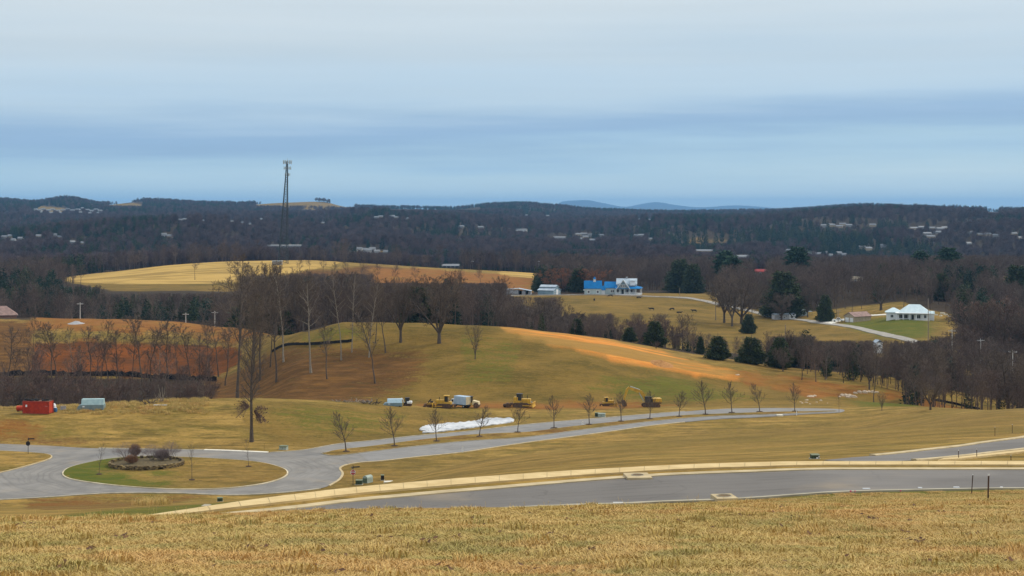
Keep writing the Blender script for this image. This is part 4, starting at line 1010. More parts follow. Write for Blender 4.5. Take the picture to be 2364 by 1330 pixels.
for x, D, h, lb in [(800,1040,15,'bare tree left of the distant clay cut, on the pale hill'),(835,1010,17,'tall bare tree where the pale hill meets the clay cut'),(560,1030,12,'small bare tree below the equipment hut on the pale hill'),(715,1065,13,'thin bare tree just right of the lattice mast'),(770,1000,15,'bare tree low on the right shoulder of the pale hill'),(960,985,17,'tall bare tree in the middle of the distant clay cut'),(1110,1000,17,'tall bare tree right of the clay cut, left of the farm sheds'),(450,1035,18,'tall bare tree standing on the pale straw hill'),(745,1050,15,'bare tree right of the tower on the pale hill'),(690,1045,14,'bare tree on the brow of the pale hill right of the tower'),(610,1000,13,'bare tree on the front of the pale hill'),(870,1010,14,'bare tree at the right shoulder of the pale hill'),(910,990,16,'bare tree in front of the distant clay cut'),(1060,1000,15,'bare tree before the right end of the clay cut')]:
    put(x, D, 0, 'tall1', lb, h=h, check=False)

# ---- the wood that reads as one mass: one object, instances of leafless and evergreen crowns
def far_bare(seed, H, Rr, n):
    rnd = random.Random(seed); mb = MB()
    mb.tube([(0, 0, -2), (0, 0, H*.5), (0, 0, H*.9)], [H*.014, H*.01, .03], 4, cap=False)
    for k in range(n):
        g = rnd.random(); z0 = H*(0.25+0.55*g); a = rnd.uniform(0, 6.283); rr = Rr*math.sin(math.pi*min(.95, .25+.7*g))**.6
        e_ = Vector((rr*math.cos(a)*rnd.uniform(.5, 1), rr*math.sin(a)*rnd.uniform(.5, 1), min(H, z0+H*rnd.uniform(.1, .3))))
        s_ = e_.lerp(Vector((0, 0, z0)), rnd.uniform(.3, .95))
        mb.tube([tuple(s_), tuple(e_)], [0.11, 0.035], 3, cap=False)
        for j in range(3):
            q = s_.lerp(e_, rnd.uniform(.3, 1)); u = q+Vector((rnd.gauss(0, 1), rnd.gauss(0, 1), rnd.uniform(.2, 1.6)))*H*.06
            mb.tube([tuple(q), tuple(u)], [0.05, 0.025], 3, cap=False)
    return mb
def unlinked(nm, mb, m):
    me = bpy.data.meshes.new(nm); me.from_pydata(mb.v, [], mb.f); me.update(); me.materials.append(m)
    return bpy.data.objects.new(nm, me)
def merged(a, b):
    c = MB(); c.add(a.v, a.f); c.add(b.v, b.f); return c
mid_b = []
for i in range(4):
    tr, cn = grow(300+i, 19, 0.24, 3, bare=0.35 if i % 2 else .25, cnt=(15, 7, 6), ratio=(0.33, 0.5, 0.5), thin=0.028, ang=(48, 45, 45))
    mid_b.append(unlinked('wood_tree', merged(tr, cn), M_MIDTW))
far_b = [unlinked('wood_tree', far_bare(310+i, 15, 5.2, 110), M_FARTW) for i in range(4)]
ever = []
M_FAREV = mat('distant_evergreens', (0.022, 0.048, 0.028), (0.010, 0.024, 0.015), rough=.9, scale=.05, vary=(.5, 1.3, (0.03, 0.06, 0.03)))
for i in range(3):
    tr, cn = conifer(320+i, 14, 3.6, 260, 'cedar')
    ever.append(unlinked('wood_evergreen', cn, M_FAREV if i else M_CEDAR))
def scatter(name, pts, ids, scl, objs, label=None, kind='stuff', tilt=None):
    me = bpy.data.meshes.new(name); n = len(pts)
    me.vertices.add(n); me.vertices.foreach_set('co', np.asarray(pts, np.float32).ravel())
    a = me.attributes.new('pick', 'INT', 'POINT'); a.data.foreach_set('value', np.asarray(ids, np.int32))
    a = me.attributes.new('size', 'FLOAT', 'POINT'); a.data.foreach_set('value', np.asarray(scl, np.float32))
    rg = np.random.default_rng(n); rot = np.zeros((n, 3), np.float32); rot[:, 2] = rg.uniform(0, 6.283, n)
    if tilt is not None: rot[:, 0] = tilt[0]; rot[:, 1] = tilt[1]; rot[:, 2] = 0 if tilt[2] is None else tilt[2]
    a = me.attributes.new('turn', 'FLOAT_VECTOR', 'POINT'); a.data.foreach_set('vector', rot.ravel())
    o = bpy.data.objects.new(name, me); col.objects.link(o); tag(o, kind=kind)
    ng = bpy.data.node_groups.new(name+'_nodes', 'GeometryNodeTree')
    ng.interface.new_socket('Geometry', in_out='INPUT', socket_type='NodeSocketGeometry'); ng.interface.new_socket('Geometry', in_out='OUTPUT', socket_type='NodeSocketGeometry')
    gi = ng.nodes.new('NodeGroupInput'); g_o = ng.nodes.new('NodeGroupOutput'); jo = ng.nodes.new('GeometryNodeJoinGeometry')
    na_ = ng.nodes.new('GeometryNodeInputNamedAttribute'); na_.data_type = 'INT'; na_.inputs[0].default_value = 'pick'
    sa = ng.nodes.new('GeometryNodeInputNamedAttribute'); sa.data_type = 'FLOAT'; sa.inputs[0].default_value = 'size'
    ta = ng.nodes.new('GeometryNodeInputNamedAttribute'); ta.data_type = 'FLOAT_VECTOR'; ta.inputs[0].default_value = 'turn'
    for k, ob in enumerate(objs):
        cp = ng.nodes.new('FunctionNodeCompare'); cp.data_type = 'INT'; cp.operation = 'EQUAL'
        ng.links.new(na_.outputs[0], cp.inputs[2]); cp.inputs[3].default_value = k
        oi = ng.nodes.new('GeometryNodeObjectInfo'); oi.inputs[0].default_value = ob; oi.inputs['As Instance'].default_value = True
        ii = ng.nodes.new('GeometryNodeInstanceOnPoints')
        ng.links.new(gi.outputs[0], ii.inputs['Points']); ng.links.new(cp.outputs[0], ii.inputs['Selection']); ng.links.new(oi.outputs['Geometry'], ii.inputs['Instance'])
        ng.links.new(ta.outputs[0], ii.inputs['Rotation']); ng.links.new(sa.outputs[0], ii.inputs['Scale'])
        ng.links.new(ii.outputs[0], jo.inputs[0])
    ng.links.new(jo.outputs[0], g_o.inputs[0])
    md = o.modifiers.new('scatter', 'NODES'); md.node_group = ng
    if label: o['label'] = label
    return o

# ------------------------------------------------------------------ buildings
M_BLUER = mat('blue_metal_roof', (0.008, 0.19, 0.48), (0.006, 0.15, 0.40), rough=0.6, scale=0.6, spec=0.15)
M_BLUEW = mat('blue_grey_siding', (0.24, 0.34, 0.40), (0.17, 0.26, 0.32), rough=0.7, scale=0.5)
M_SAGE = mat('sage_siding', (0.44, 0.52, 0.52), (0.36, 0.44, 0.45), rough=0.7, scale=0.5)
M_GREYR = mat('grey_metal_roof', (0.42, 0.50, 0.56), (0.30, 0.37, 0.44), rough=0.5, scale=0.5, spec=0.5)
M_WHITE = mat('white_paint', (0.80, 0.82, 0.82), (0.68, 0.71, 0.73), rough=0.6, scale=0.7)
M_WROOF = mat('pale_metal_roof', (0.62, 0.74, 0.76), (0.50, 0.62, 0.66), rough=0.45, scale=0.5, spec=0.5)
M_GLASS = mat('dark_window_glass', (0.03, 0.04, 0.05), (0.02, 0.025, 0.03), rough=0.15, spec=0.6)
M_FARW = mat('far_pale_siding', (0.33, 0.33, 0.33), (0.22, 0.23, 0.24), rough=.8)
M_FARR = mat('far_pale_roof', (0.24, 0.25, 0.26), (0.15, 0.16, 0.18), rough=.6)
M_BRNR = mat('brown_shingle_roof', (0.33, 0.22, 0.19), (0.22, 0.15, 0.13), rough=0.9, scale=0.8)
M_TANW = mat('tan_siding', (0.45, 0.38, 0.27), (0.34, 0.28, 0.2), rough=0.8, scale=0.8)
M_DARK = mat('dark_interior', (0.03, 0.03, 0.03), (0.015, 0.015, 0.015), rough=0.9)
M_WOODG = mat('weathered_wood', (0.30, 0.26, 0.22), (0.18, 0.155, 0.13), rough=0.9, scale=2)
M_REDR = mat('red_metal_roof', (0.42, 0.055, 0.045), (0.30, 0.045, 0.04), rough=0.6, scale=0.6)
M_GREYW = mat('grey_siding', (0.42, 0.43, 0.44), (0.30, 0.31, 0.32), rough=0.8, scale=0.5)
M_BRICK = mat('brown_brick', (0.30, 0.17, 0.12), (0.2, 0.11, 0.08), rough=0.9, scale=2)
def gable(mb, x0, x1, y0, y1, z0, h, ax='x', ov=0.4, th=0.18):
    """two sloping slabs with eaves, ridge along ax"""
    if ax == 'x':
        ym = (y0+y1)/2; s = h/(ym-y0)
        pr = [(y0-ov, z0-ov*s), (ym, z0+h), (y1+ov, z0-ov*s), (y1+ov, z0-ov*s+th), (ym, z0+h+th), (y0-ov, z0-ov*s+th)]
        mb.prism([(a, b) for a, b in pr], x0-ov, x1+ov, 'x')
    else:
        xm = (x0+x1)/2; s = h/(xm-x0)
        pr = [(x0-ov, z0-ov*s), (xm, z0+h), (x1+ov, z0-ov*s), (x1+ov, z0-ov*s+th), (xm, z0+h+th), (x0-ov, z0-ov*s+th)]
        mb.prism(pr, y0-ov, y1+ov, 'y')
def gable_wall(mb, x0, x1, y0, y1, z0, h, ax='x'):
    if ax == 'x': mb.prism([(y0, z0), (y1, z0), ((y0+y1)/2, z0+h-0.02)], x0, x1, 'x')
    else: mb.prism([(x0, z0), (x1, z0), ((x0+x1)/2, z0+h-0.02)], y0, y1, 'y')
def window(t, x, z, w_, h, y, m=None, face='y', frame=0.13):
    mb = MB(); f = frame
    def bx(a0, a1, b0, b1, d0, d1):
        if face == 'y': mb.box(a0, a1, y-d1, y-d0, b0, b1)
        else: mb.box(y+d0, y+d1, a0, a1, b0, b1)
    bx(x-w_/2-f, x+w_/2+f, z+h, z+h+f, -.02, .08); bx(x-w_/2-f, x+w_/2+f, z-f, z, -.02, .10)
    bx(x-w_/2-f, x-w_/2, z, z+h, -.02, .08); bx(x+w_/2, x+w_/2+f, z, z+h, -.02, .08); bx(x-.03, x+.03, z, z+h, -.02, .06)
    o = mb.build('window', m or M_WHITE, t)
    mb = MB()
    if face == 'y': mb.box(x-w_/2, x+w_/2, y-.03, y+.02, z, z+h)
    else: mb.box(y-.02, y+.03, x-w_/2, x+w_/2, z, z+h)
    mb.build('pane', M_GLASS, o); return o
def pbox(t, nm, m, *a, **k): return MB().bbox(*a, **k).build(nm, m, t)

# farmhouse with wrap-around porch ------------------------------------
v = spot(1438, 683, 820, 900); D = v.y
t = empty('farmhouse', at(1440, 862, 0), R(-6), 'blue-roofed farmhouse with a white wrap-around porch and front gable', 'house'); t.scale = (1.06, 1.06, 1.12)
zb = -0.6
mb = MB(); mb.box(-10.3, -3.6, 1, 7.5, zb, 3.35); mb.box(-3.6, 6.6, 0.5, 9, zb, 5.6); mb.build('wall', M_SAGE, t)
mb = MB(); gable_wall(mb, -3.4, 3.0, -3.0, 5, 3.3, 4.0, 'y'); mb.box(-3.4, 3.0, -3.0, 1, 3.0, 3.3); mb.build('front_gable', M_BLUEW, t)
mb = MB(); gable_wall(mb, -10.3, -3.6, 1, 7.5, 3.35, 2.7, 'x'); mb.build('side_wall', M_SAGE, t)
mb = MB(); gable(mb, -10.3, -3.0, 1, 7.5, 3.35, 2.8, 'x', ov=.3); mb.build('wing_roof', M_BLUER, t)
mb = MB(); gable(mb, -3.6, 6.6, 0.5, 9, 5.3, 2.5, 'x', ov=.5); mb.build('main_roof', M_GREYR, t)
mb = MB(); gable(mb, -3.4, 3.0, -3.0, 5, 3.3, 4.2, 'y', ov=.45, th=.25); mb.build('gable_roof', M_GREYR, t)
mb = MB()
for s_ in (-1, 1): mb.prism([(-.2+s_*3.9, 2.75), (-.2+s_*3.5, 2.75), (-.2, 7.15), (-.2, 7.6)][::s_], -3.52, -3.46, 'y')
mb.build('barge_boards', M_WHITE, t)
mb = MB(); mb.prism([(-3.2, 3.0), (0.6, 3.9), (0.6, 4.1), (-3.2, 3.2)], -4.6, 9.4, 'x'); mb.prism([(6.5, 4.0), (10.0, 3.0), (10.0, 3.2), (6.5, 4.2)], 0.5, 8, 'y'); mb.build('porch_roof', M_BLUER, t)
mb = MB(); mb.box(-4.4, 9.2, -2.9, 0.6, zb, 0.25); mb.box(6.5, 9.7, 0.5, 7.5, zb, 0.25); mb.build('porch_deck', M_WHITE, t)
for x in (-4.2, -1.9, 0.5, 3.2, 6.1, 8.9): pbox(t, 'porch_post', M_WHITE, x-.14, x+.14, -2.85, -2.57, .25, 3.2, b=.02)
for y in (1.5, 4.5, 7.2): pbox(t, 'porch_post', M_WHITE, 9.3, 9.58, y-.14, y+.14, .25, 3.2, b=.02)
mb = MB()
for a, b in ((-4.2, -1.9), (0.5, 3.2), (3.2, 6.1), (6.1, 8.9)):
    mb.box(a, b, -2.78, -2.68, 1.1, 1.2); mb.box(a, b, -2.78, -2.68, .38, .46)
    x = a+.12
    while x < b: mb.box(x-.03, x+.03, -2.76, -2.70, .4, 1.15); x += .22
mb.build('railing', M_WHITE, t)
mb = MB()
for k in range(4): mb.box(-1.7, .4, -3.0-.35*(k+1), -3.0-.35*k, zb, .2-.18*k)
mb.build('front_steps', M_WHITE, t)
pbox(t, 'door', M_GLASS, -1.1, -.1, .44, .56, .25, 2.45, b=.01)
for x in (-3.2, 1.9, 4.2, 5.8): window(t, x, 1.0, 1.0, 1.5, .5)
for x in (-1.2, -.2, .8): window(t, x, 3.9, .62, 1.1, -3.02)
for x in (-6.6, -5.6): window(t, x, 1.0, .8, 1.2, 1.0)
mb = MB(); mb.box(3.4, 6.0, -.4, 2.2, 4.6, 6.9); mb.build('dormer', M_WHITE, t)
mb = MB(); mb.prism([(-.7, 6.9), (3.0, 7.7), (3.0, 7.9), (-.7, 7.1)], 3.1, 6.3, 'x'); mb.build('dormer_roof', M_GREYR, t)
pbox(t, 'chimney', M_GREYW, 1.0, 1.9, 4.4, 5.3, 7.0, 8.8, b=.03)
# matching outbuilding
t = empty('garage', at(1369, 865), R(-4), 'small blue-roofed outbuilding with a roof cupola left of the farmhouse', 'outbuilding'); t.scale = (1.05, 1.05, 1.12)
mb = MB(); mb.box(-4.6, 4.6, -3, 3, -.6, 3.4); mb.build('wall', M_SAGE, t)
mb = MB(); gable_wall(mb, -4.6, 4.6, -3, 3, 3.4, 3.3, 'x'); mb.build('gable_end', M_SAGE, t)
mb = MB(); gable(mb, -4.6, 4.6, -3, 3, 3.4, 3.5, 'x', ov=.3); mb.build('roof', M_BLUER, t)
mb = MB(); mb.prism([(-5.3, 2.2), (-4.55, 2.2), (-4.55, 2.45), (-5.3, 2.3)], -3, 3, 'y'); mb.box(4.62, 6.4, -1.2, 2.6, -.6, 2.5); mb.build('side_annexe', M_WHITE, t)
mb = MB(); gable(mb, 4.7, 6.6, -1.2, 2.6, 2.5, 1.8, 'x', ov=.25); mb.build('annexe_roof', M_BLUER, t)
mb = MB(); mb.box(.2, 1.5, -.6, .6, 6.4, 7.9); cu = mb.build('cupola', M_WHITE, t)
mb = MB(); mb.add([(-.1, -.9, 7.9), (1.8, -.9, 7.9), (1.8, .9, 7.9), (-.1, .9, 7.9), (.85, 0, 9.2)], [(0, 1, 4), (1, 2, 4), (2, 3, 4), (3, 0, 4), (3, 2, 1, 0)]); mb.build('cupola_roof', M_BLUER, cu)
window(t, -2.3, .9, 1.0, 1.2, -3.0, frame=.25); window(t, 2.6, .9, 1.0, 1.2, -3.0, frame=.25)
# grey barn with raised centre roof
t = empty('barn', at(1268, 872), R(-28), 'grey-blue barn with a raised centre roof and a white door', 'barn')
mb = MB(); mb.prism([(-4.6, -.6), (4.6, -.6), (4.6, 2.8), (1.9, 3.9), (1.9, 4.7), (0, 5.6), (-1.9, 4.7), (-1.9, 3.9), (-4.6, 2.8)], -5, 5, 'x'); mb.build('wall', M_BLUEW, t)
mb = MB()
for s_ in (-1, 1): mb.prism([(s_*5.0, 2.66), (s_*1.95, 3.92), (s_*1.95, 4.08), (s_*5.0, 2.82)][::s_], -5.3, 5.3, 'x')
mb.build('side_roof', M_GREYR, t)
mb = MB(); mb.prism([(-2.3, 4.5), (0, 5.62), (2.3, 4.5), (2.3, 4.68), (0, 5.8), (-2.3, 4.68)], -5.3, 5.3, 'x'); mb.build('centre_roof', M_GREYR, t)
d_ = MB().box(5.02, 5.12, -1.3, 1.3, -.4, 3.2).build('door', M_WHITE, t)
MB().bbox(5.12, 5.18, .8, .95, 1.1, 1.3, .01).build('handle', M_DARK, d_)
for y in (-3.2, 3.2): window(t, y, 1.2, .8, .8, 5.0, face='x')
# open shed
t = empty('pole_shed', at(1196, 880), R(-8), 'long low open-sided pole shed left of the grey barn', 'shed')
mb = MB(); mb.box(-6.5, 0.5, -2.6, 3, -.5, 2.6); mb.box(2.6, 4.6, -2.2, 3, -.5, 2.3); mb.box(6.3, 7.6, -2, 3, -.5, 1.9); mb.box(.5, 7.6, 2.8, 3, -.5, 2.2); mb.build('wall', M_GREYW, t)
mb = MB(); mb.prism([(-6.9, 2.75), (.5, 3.3), (7.9, 2.0), (7.9, 2.2), (.5, 3.5), (-6.9, 2.95)], -3, 3.4, 'y'); mb.build('roof', M_GREYR, t)
for x in (.55, 2.5, 4.7, 6.2): pbox(t, 'post', M_WOODG, x-.08, x+.08, -2.5, -2.34, -.4, 2.5, b=.01)
MB().box(.5, 6.3, 2.7, 2.79, -.5, 2.0).build('dark_shade_panel', M_DARK, t)  # near-black sheet painted in as the shade inside the open bays
# white ranch house with hipped roof
t = empty('house', at(2098, 706), R(-14), 'white single-storey house with a pale hipped metal roof above the green lawn', 'house')
W, E = 9.5, -1.0
mb = MB(); mb.box(-5.0, 9.2, 0, 9, E, 3.0); mb.box(-10.2, -5.0, 1.5, 9, E, 3.0); mb.box(9.2, 11.5, 2, 7.5, E, 2.6); mb.build('wall', M_WHITE, t)
def hip(mb, x0, x1, y0, y1, z0, h, ov=.6, r=0.42):
    x0 -= ov; x1 += ov; y0 -= ov; y1 += ov; ym = (y0+y1)/2; q = (y1-y0)*r
    mb.add([(x0, y0, z0), (x1, y0, z0), (x1, y1, z0), (x0, y1, z0), (x0+q, ym, z0+h), (x1-q, ym, z0+h), (x0, y0, z0-.2), (x1, y0, z0-.2), (x1, y1, z0-.2), (x0, y1, z0-.2)],
           [(0, 1, 5, 4), (1, 2, 5), (2, 3, 4, 5), (3, 0, 4), (6, 7, 1, 0), (7, 8, 2, 1), (8, 9, 3, 2), (9, 6, 0, 3), (9, 8, 7, 6)])
mb = MB(); hip(mb, -4.0, 9.2, -1.0, 9, 3.2, 3.6); mb.build('roof', M_WROOF, t)
mb = MB(); hip(mb, -10.2, -3.6, 1.5, 8.5, 3.1, 2.0); mb.build('wing_roof', M_WROOF, t)
mb = MB(); hip(mb, 9.4, 11.5, 2, 7.5, 2.75, 1.0, ov=.3); mb.build('annexe_roof', M_WROOF, t)
mb = MB(); mb.prism([(-2.6, 2.85), (.2, 3.2), (.2, 3.4), (-2.6, 3.05)], -6, 9.3, 'x'); mb.build('porch_roof', M_WHITE, t)
for x in (-5.6, -2.6, .4, 3.4, 6.2, 8.9): pbox(t, 'porch_post', M_WHITE, x-.17, x+.17, -2.4, -2.06, E, 2.9, b=.02)
mb = MB(); mb.box(-6, 9.3, -2.5, -.02, E, -.1); mb.build('porch_deck', M_WHITEC, t)
pbox(t, 'door', M_GLASS, 1.2, 2.3, -.08, .02, -.1, 2.1, b=.01)
for x in (-3.6, -1.3, 4.4): window(t, x, .5, 1.5, 1.6, 0.0)
window(t, 7.4, .7, 1.0, 1.3, 0.0); window(t, -7.6, .7, 1.2, 1.2, 1.5)
# brown-roofed garage, mobile home, arched shed, small white shed
t = empty('garage', at(1980, 730), R(32), 'low tan double garage with a brown roof left of the white house', 'garage')
MB().box(-5.5, 5.5, -3.4, 3.4, -.8, 2.5).build('wall', M_TANW, t)
mb = MB(); gable_wall(mb, -5.5, 5.5, -3.4, 3.4, 2.5, 1.7, 'x'); mb.build('gable_end', M_TANW, t)
mb = MB(); gable(mb, -5.5, 5.5, -3.4, 3.4, 2.5, 1.8, 'x'); mb.build('roof', M_BRNR, t)
for y in (-1.5, 1.5): MB().box(-5.6, -5.49, y-1.1, y+1.1, -.4, 1.8).build('garage_door', M_WHITE, t)
t = empty('mobile_home', at(1808, 760), R(18), 'small white mobile home with a dark window beside the lane', 'mobile home')
MB().bbox(-5.6, 2.4, -1.7, 1.7, -.2, 2.5, b=.08).build('wall', M_GREYW, t)
MB().bbox(2.4, 6.0, -2.0, 1.6, -.4, 2.6, b=.06).build('front_room', M_WHITE, t)
mb = MB(); gable(mb, -5.6, 6.0, -1.9, 1.8, 2.6, .5, 'x', ov=.15, th=.1); mb.build('roof', M_GREYR, t)
window(t, 3.9, .8, 1.0, 1.0, -2.0); window(t, -2.5, .8, 1.0, .8, -1.7); window(t, -.2, .8, .9, .8, -1.7)
t = empty('arched_shed', at(1853, 775), R(10), 'little round-topped pale metal shed between the mobile home and the utility pole', 'shed')
pr = [(1.8*math.cos(a), 1.6+1.7*math.sin(a)) for a in np.linspace(0, math.pi, 13)]
MB().prism([(1.8, -.5)]+pr+[(-1.8, -.5)], -2, 3, 'y').build('shell', M_WROOF, t)
MB().box(-.7, .7, -2.06, -2.0, -.3, 2.0).build('door', M_GREYR, t)
MB().box(1.9, 5.0, -1, 1.5, 2.0, 2.2).build('lean_to_roof', M_GREYR, t)
for x in (3.3, 4.8): pbox(t, 'post', M_WOODG, x-.06, x+.06, -.9, -.78, -.4, 2.0, b=.01)
t = empty('shed', at(2026, 592, 1.8), R(15), 'small white shed half hidden by the trees below the green lawn', 'shed')
MB().box(-1.4, 1.4, -1.5, 1.5, -3.6, 2.4).build('wall', M_WHITE, t)
mb = MB(); gable(mb, -1.4, 1.4, -1.5, 1.5, 2.4, 1.0, 'y', ov=.2, th=.1); mb.build('roof', M_GREYR, t)
window(t, 0, .6, .9, .9, -1.5)
# brown-roofed house at the left edge
t = empty('house', at(6, 628, 0), R(20), 'brown-roofed house cut off by the left edge of the photo', 'house')
MB().box(-7, 5.5, -4, 4, -3, 3).build('wall', M_BRICK, t)
mb = MB(); hip(mb, -7, 5.5, -4, 4, 3.2, 3.6, ov=.5, r=.5); mb.build('roof', M_BRNR, t)
pbox(t, 'chimney', M_GREYW, -4.5, -2, -1, .6, 4, 8.2, b=.05)
window(t, 2.0, .6, 1.1, 1.3, -4)
# red-roofed house, tan shed and others half-way
def small_house(px, D, w_, dpt, h, rh, wm, rm, label, rz=0.0, group=None, cat='house', lift=0.0, top=None, detail=True, hipr=False):
    v = at(px, D)
    if top is not None:      # height above the trees that hide its foot
        lift = max(0.0, (HY-top)/F*D-(v.z+h+rh))
    v.z += min(lift, 9.0)*0.0
    hh = h+min(lift, 12)
    t = empty('house', v, rz, label, cat, group)
    MB().box(-w_/2, w_/2, -dpt/2, dpt/2, -1, hh).build('wall', wm, t)
    mb = MB()
    if hipr: hip(mb, -w_/2, w_/2, -dpt/2, dpt/2, hh+.15, rh, ov=.4)
    else: gable(mb, -w_/2, w_/2, -dpt/2, dpt/2, hh, rh, 'x', ov=.4); 
    mb.build('roof', rm, t)
    if not hipr:
        mb = MB(); gable_wall(mb, -w_/2+.02, w_/2-.02, -dpt/2, dpt/2, hh, rh-.05, 'x'); mb.build('gable_end', wm, t)
    if detail:
        k = max(2, int(w_/4))
        for i in range(k): window(t, -w_/2+w_*(i+.5)/k, hh-2.1, 1.0, 1.2, -dpt/2)
    return t
FHL = []
def fh(px, D, top, w_, wm, rm, label, group=None, **k):
    FHL.append((px, D, top, w_, wm, rm, label, group, k))
fh(1757, 930, 614, 13, M_BRICK, M_REDR, 'red-roofed house in the trees above the lane-side clump')
fh(1978, 900, 633, 10, M_TANW, M_TANW, 'small tan shed in a clearing between bare trunks')
fh(2332, 880, 632, 14, M_BRICK, M_BRICK, 'brick house half hidden in the wood at the right edge')
fh(1625, 1080, 566, 18, M_TANW, M_FARR, 'wide tan building above the lane-side clump', )
fh(1712, 1100, 580, 14, M_GREYW, M_FARR, 'grey house right of the wide tan building')
fh(1585, 900, 640, 8, M_GREYW, M_FARR, 'small pale house behind the paddock fence')
for i, (x, y) in enumerate([(1872,573),(1888,575),(1903,571),(1920,576),(1936,574),(1950,577),(1820,566),(1832,568)]):
    fh(x, 1350+12*(i % 3), y+(i*5) % 4, 6.5, M_FARW if i % 3 else M_SAGE, M_FARR if i % 2 else M_FARR, 'pale house in the middle-distance row of new houses', 'row of pale new houses')
for i, (x, y) in enumerate([(2108,520),(2128,518),(2150,520),(2170,521),(2182,519),(2165,530),(2150,540),(2140,533)]):
    fh(x, 2350+50*(i % 3), y, 26, M_FARW if i % 2 else M_TANW, M_FARR, 'tiny pale house in the cluster on the right hillside', 'houses on the right-hand hillside')
for i, (x, y) in enumerate([(1902,514),(1920,513),(1945,511),(1960,514),(1938,516),(2015,513),(2240,531),(2262,536),(2280,535),(2300,538),(2340,534),(2355,544),(2040,561),(1990,565),(2005,568),(2235,557)]):
    fh(x, 2500+40*(i % 4), y, 22, M_TANW if i % 3 else M_FARW, M_FARR, 'faint distant house in the trees of the right hillside', 'scattered houses on the right-hand hillside')
for i, (x, y) in enumerate([(82,478),(92,480),(100,477),(112,480),(122,478),(134,481),(146,479),(157,477),(168,480),(180,478),(190,475),(202,479),(212,481),(222,478),(232,481),(96,485),(118,486),(140,486),(186,485),(208,487),(226,486)]):
    fh(x, 3900+60*(i % 4), y, 24, M_FARW if i % 3 else M_GREYW, M_FARR if i % 2 else M_FARR, 'tiny white house in the far left hillside estate', 'housing estate on the far left hillside')
for i, (x, y) in enumerate([(10,540),(25,538),(48,543),(90,538),(125,536),(140,540),(30,547),(190,555),(378,534),(392,538)]):
    fh(x, 1900+50*(i % 3), y, 15, M_TANW if i % 2 else M_GREYW, M_FARR, 'distant pale house in the trees at far left', 'houses in the trees at far left')
fh(167, 1800, 552, 12, M_FARW, M_FARW, 'white pyramid-roofed pavilion in the trees at left', hipr=True)
for i, (x, y) in enumerate([(415,501),(428,500),(470,503),(535,505),(560,508),(578,512),(603,500),(745,509),(868,496),(880,494),(905,493),(915,496),(940,498)]):
    fh(x, 2900+50*(i % 3), y, 22, M_TANW if i % 2 else M_FARW, M_FARR, 'distant house on the wooded slope behind the tower', 'houses on the wooded slope behind the tower')
fh(1203, 2450, 524, 24, M_WHITE, M_FARR, 'bright white house alone in the middle of the far woods')
fh(1292, 2150, 541, 22, M_FARW, M_FARR, 'long white building with a green wall in the middle of the far woods')
for i, (x, y) in enumerate([(1335,534),(1348,533),(1362,535),(1340,545),(1368,547),(1388,536),(1352,540),(1470,537),(1480,536),(1500,545),(1065,516),(1110,518),(1265,492),(1215,491),(1475,500),(1500,501)]):
    fh(x, 2300+60*(i % 4) if y > 510 else 3600, y, 19, M_FARW if i % 3 else M_TANW, M_FARR if i % 2 else M_FARR, 'faint pale house in the woods near the centre', 'houses in the woods near the centre')
for i, (x, y) in enumerate([(830,566),(845,568),(852,570),(860,566),(870,572),(892,573)]):
    fh(x, 1480+20*(i % 3), y, 12, M_FARW if i % 2 else M_GREYW, M_FARR, 'low pale house in the clearing right of the tower hill', 'houses in the clearing right of the tower')
fh(2293, 4900, 480, 50, M_GREYW, M_FARR, 'large house on the skyline at far right', hipr=True)
fh(1040, 1230, 604, 21, M_DARK, M_FARR, 'low building with a curved pale roof behind the clay field')
# long industrial building behind the tower
FHL.append((655, 1330, 557, 40, M_FARW, M_FARW, 'long pale industrial building behind the tower hill', None, {}))
cnt_ = {}
for (px, D, top, w_, wm, rm, label, group, k) in sorted(FHL, key=lambda q_: q_[0]):
    far = D > 600
    H_ = 4.6 if D < 2000 else 5.2
    if far:                      # the ground one actually sees just below the roof
        wpx = w_*F/D*(0.48 if group and D > 1400 else 0.8)
        x_, D2 = hit(px, top+3+H_*F/D, 880 if D < 1250 else 1300 if D < 1700 else 1500, 5400); w2 = max(7.0, wpx*D2/F)
        px2 = CX+F*x_/D2
    else: D2, w2, px2 = D, w_, px
    small_house(px2, D2, w2, min(9, w2*.6), 3.0, 1.8 if w2 < 30 else 1.0, wm, rm, label, rz=R(((px*37) % 50)-25) if w2 < 34 else 0, group=group, detail=D < 1400, top=None if far else top, **k)
    o_ = [q_ for q_ in col.objects if q_.parent is None][-1]
    if group: cnt_.setdefault(group, []).append((px, o_))
    hw = w2/2*F/D2+1.0
    b_ = HY-F*gz1((px2-CX)/F*D2, D2)/D2
    KEEP.append((px2-hw, px2+hw, 300, D2-4, b_-1.5*F/D2 if far else top+4.6*F/D))
for g_, l_ in cnt_.items(): ordinal(l_, l_[0][1]['label'])
KEEP.append((230, 560, 600, 1000, 676)); KEEP.append((140, 560, 990, 1170, 608)); KEEP.append((560, 860, 990, 1145, 604)); KEEP.append((860, 1240, 900, 1145, 640))
KEEP.append((598, 720, 600, 1330, 570)); KEEP.append((560, 860, 690, 1000, 630)); KEEP.append((860, 1240, 690, 1000, 652))
KEEP.append((800, 900, 600, 1460, 574))
for a_ in [(590,815,2500,5250,474),(250,330,2500,5250,474),(900,1110,2500,5250,484),(1320,1440,600,2050,575),(800,910,600,1800,582),(945,1005,600,1700,588),(1570,1680,900,2300,560),(2050,2130,900,1600,588)]: KEEP.append(a_)
LIMX = np.array([k for k in KEEP])

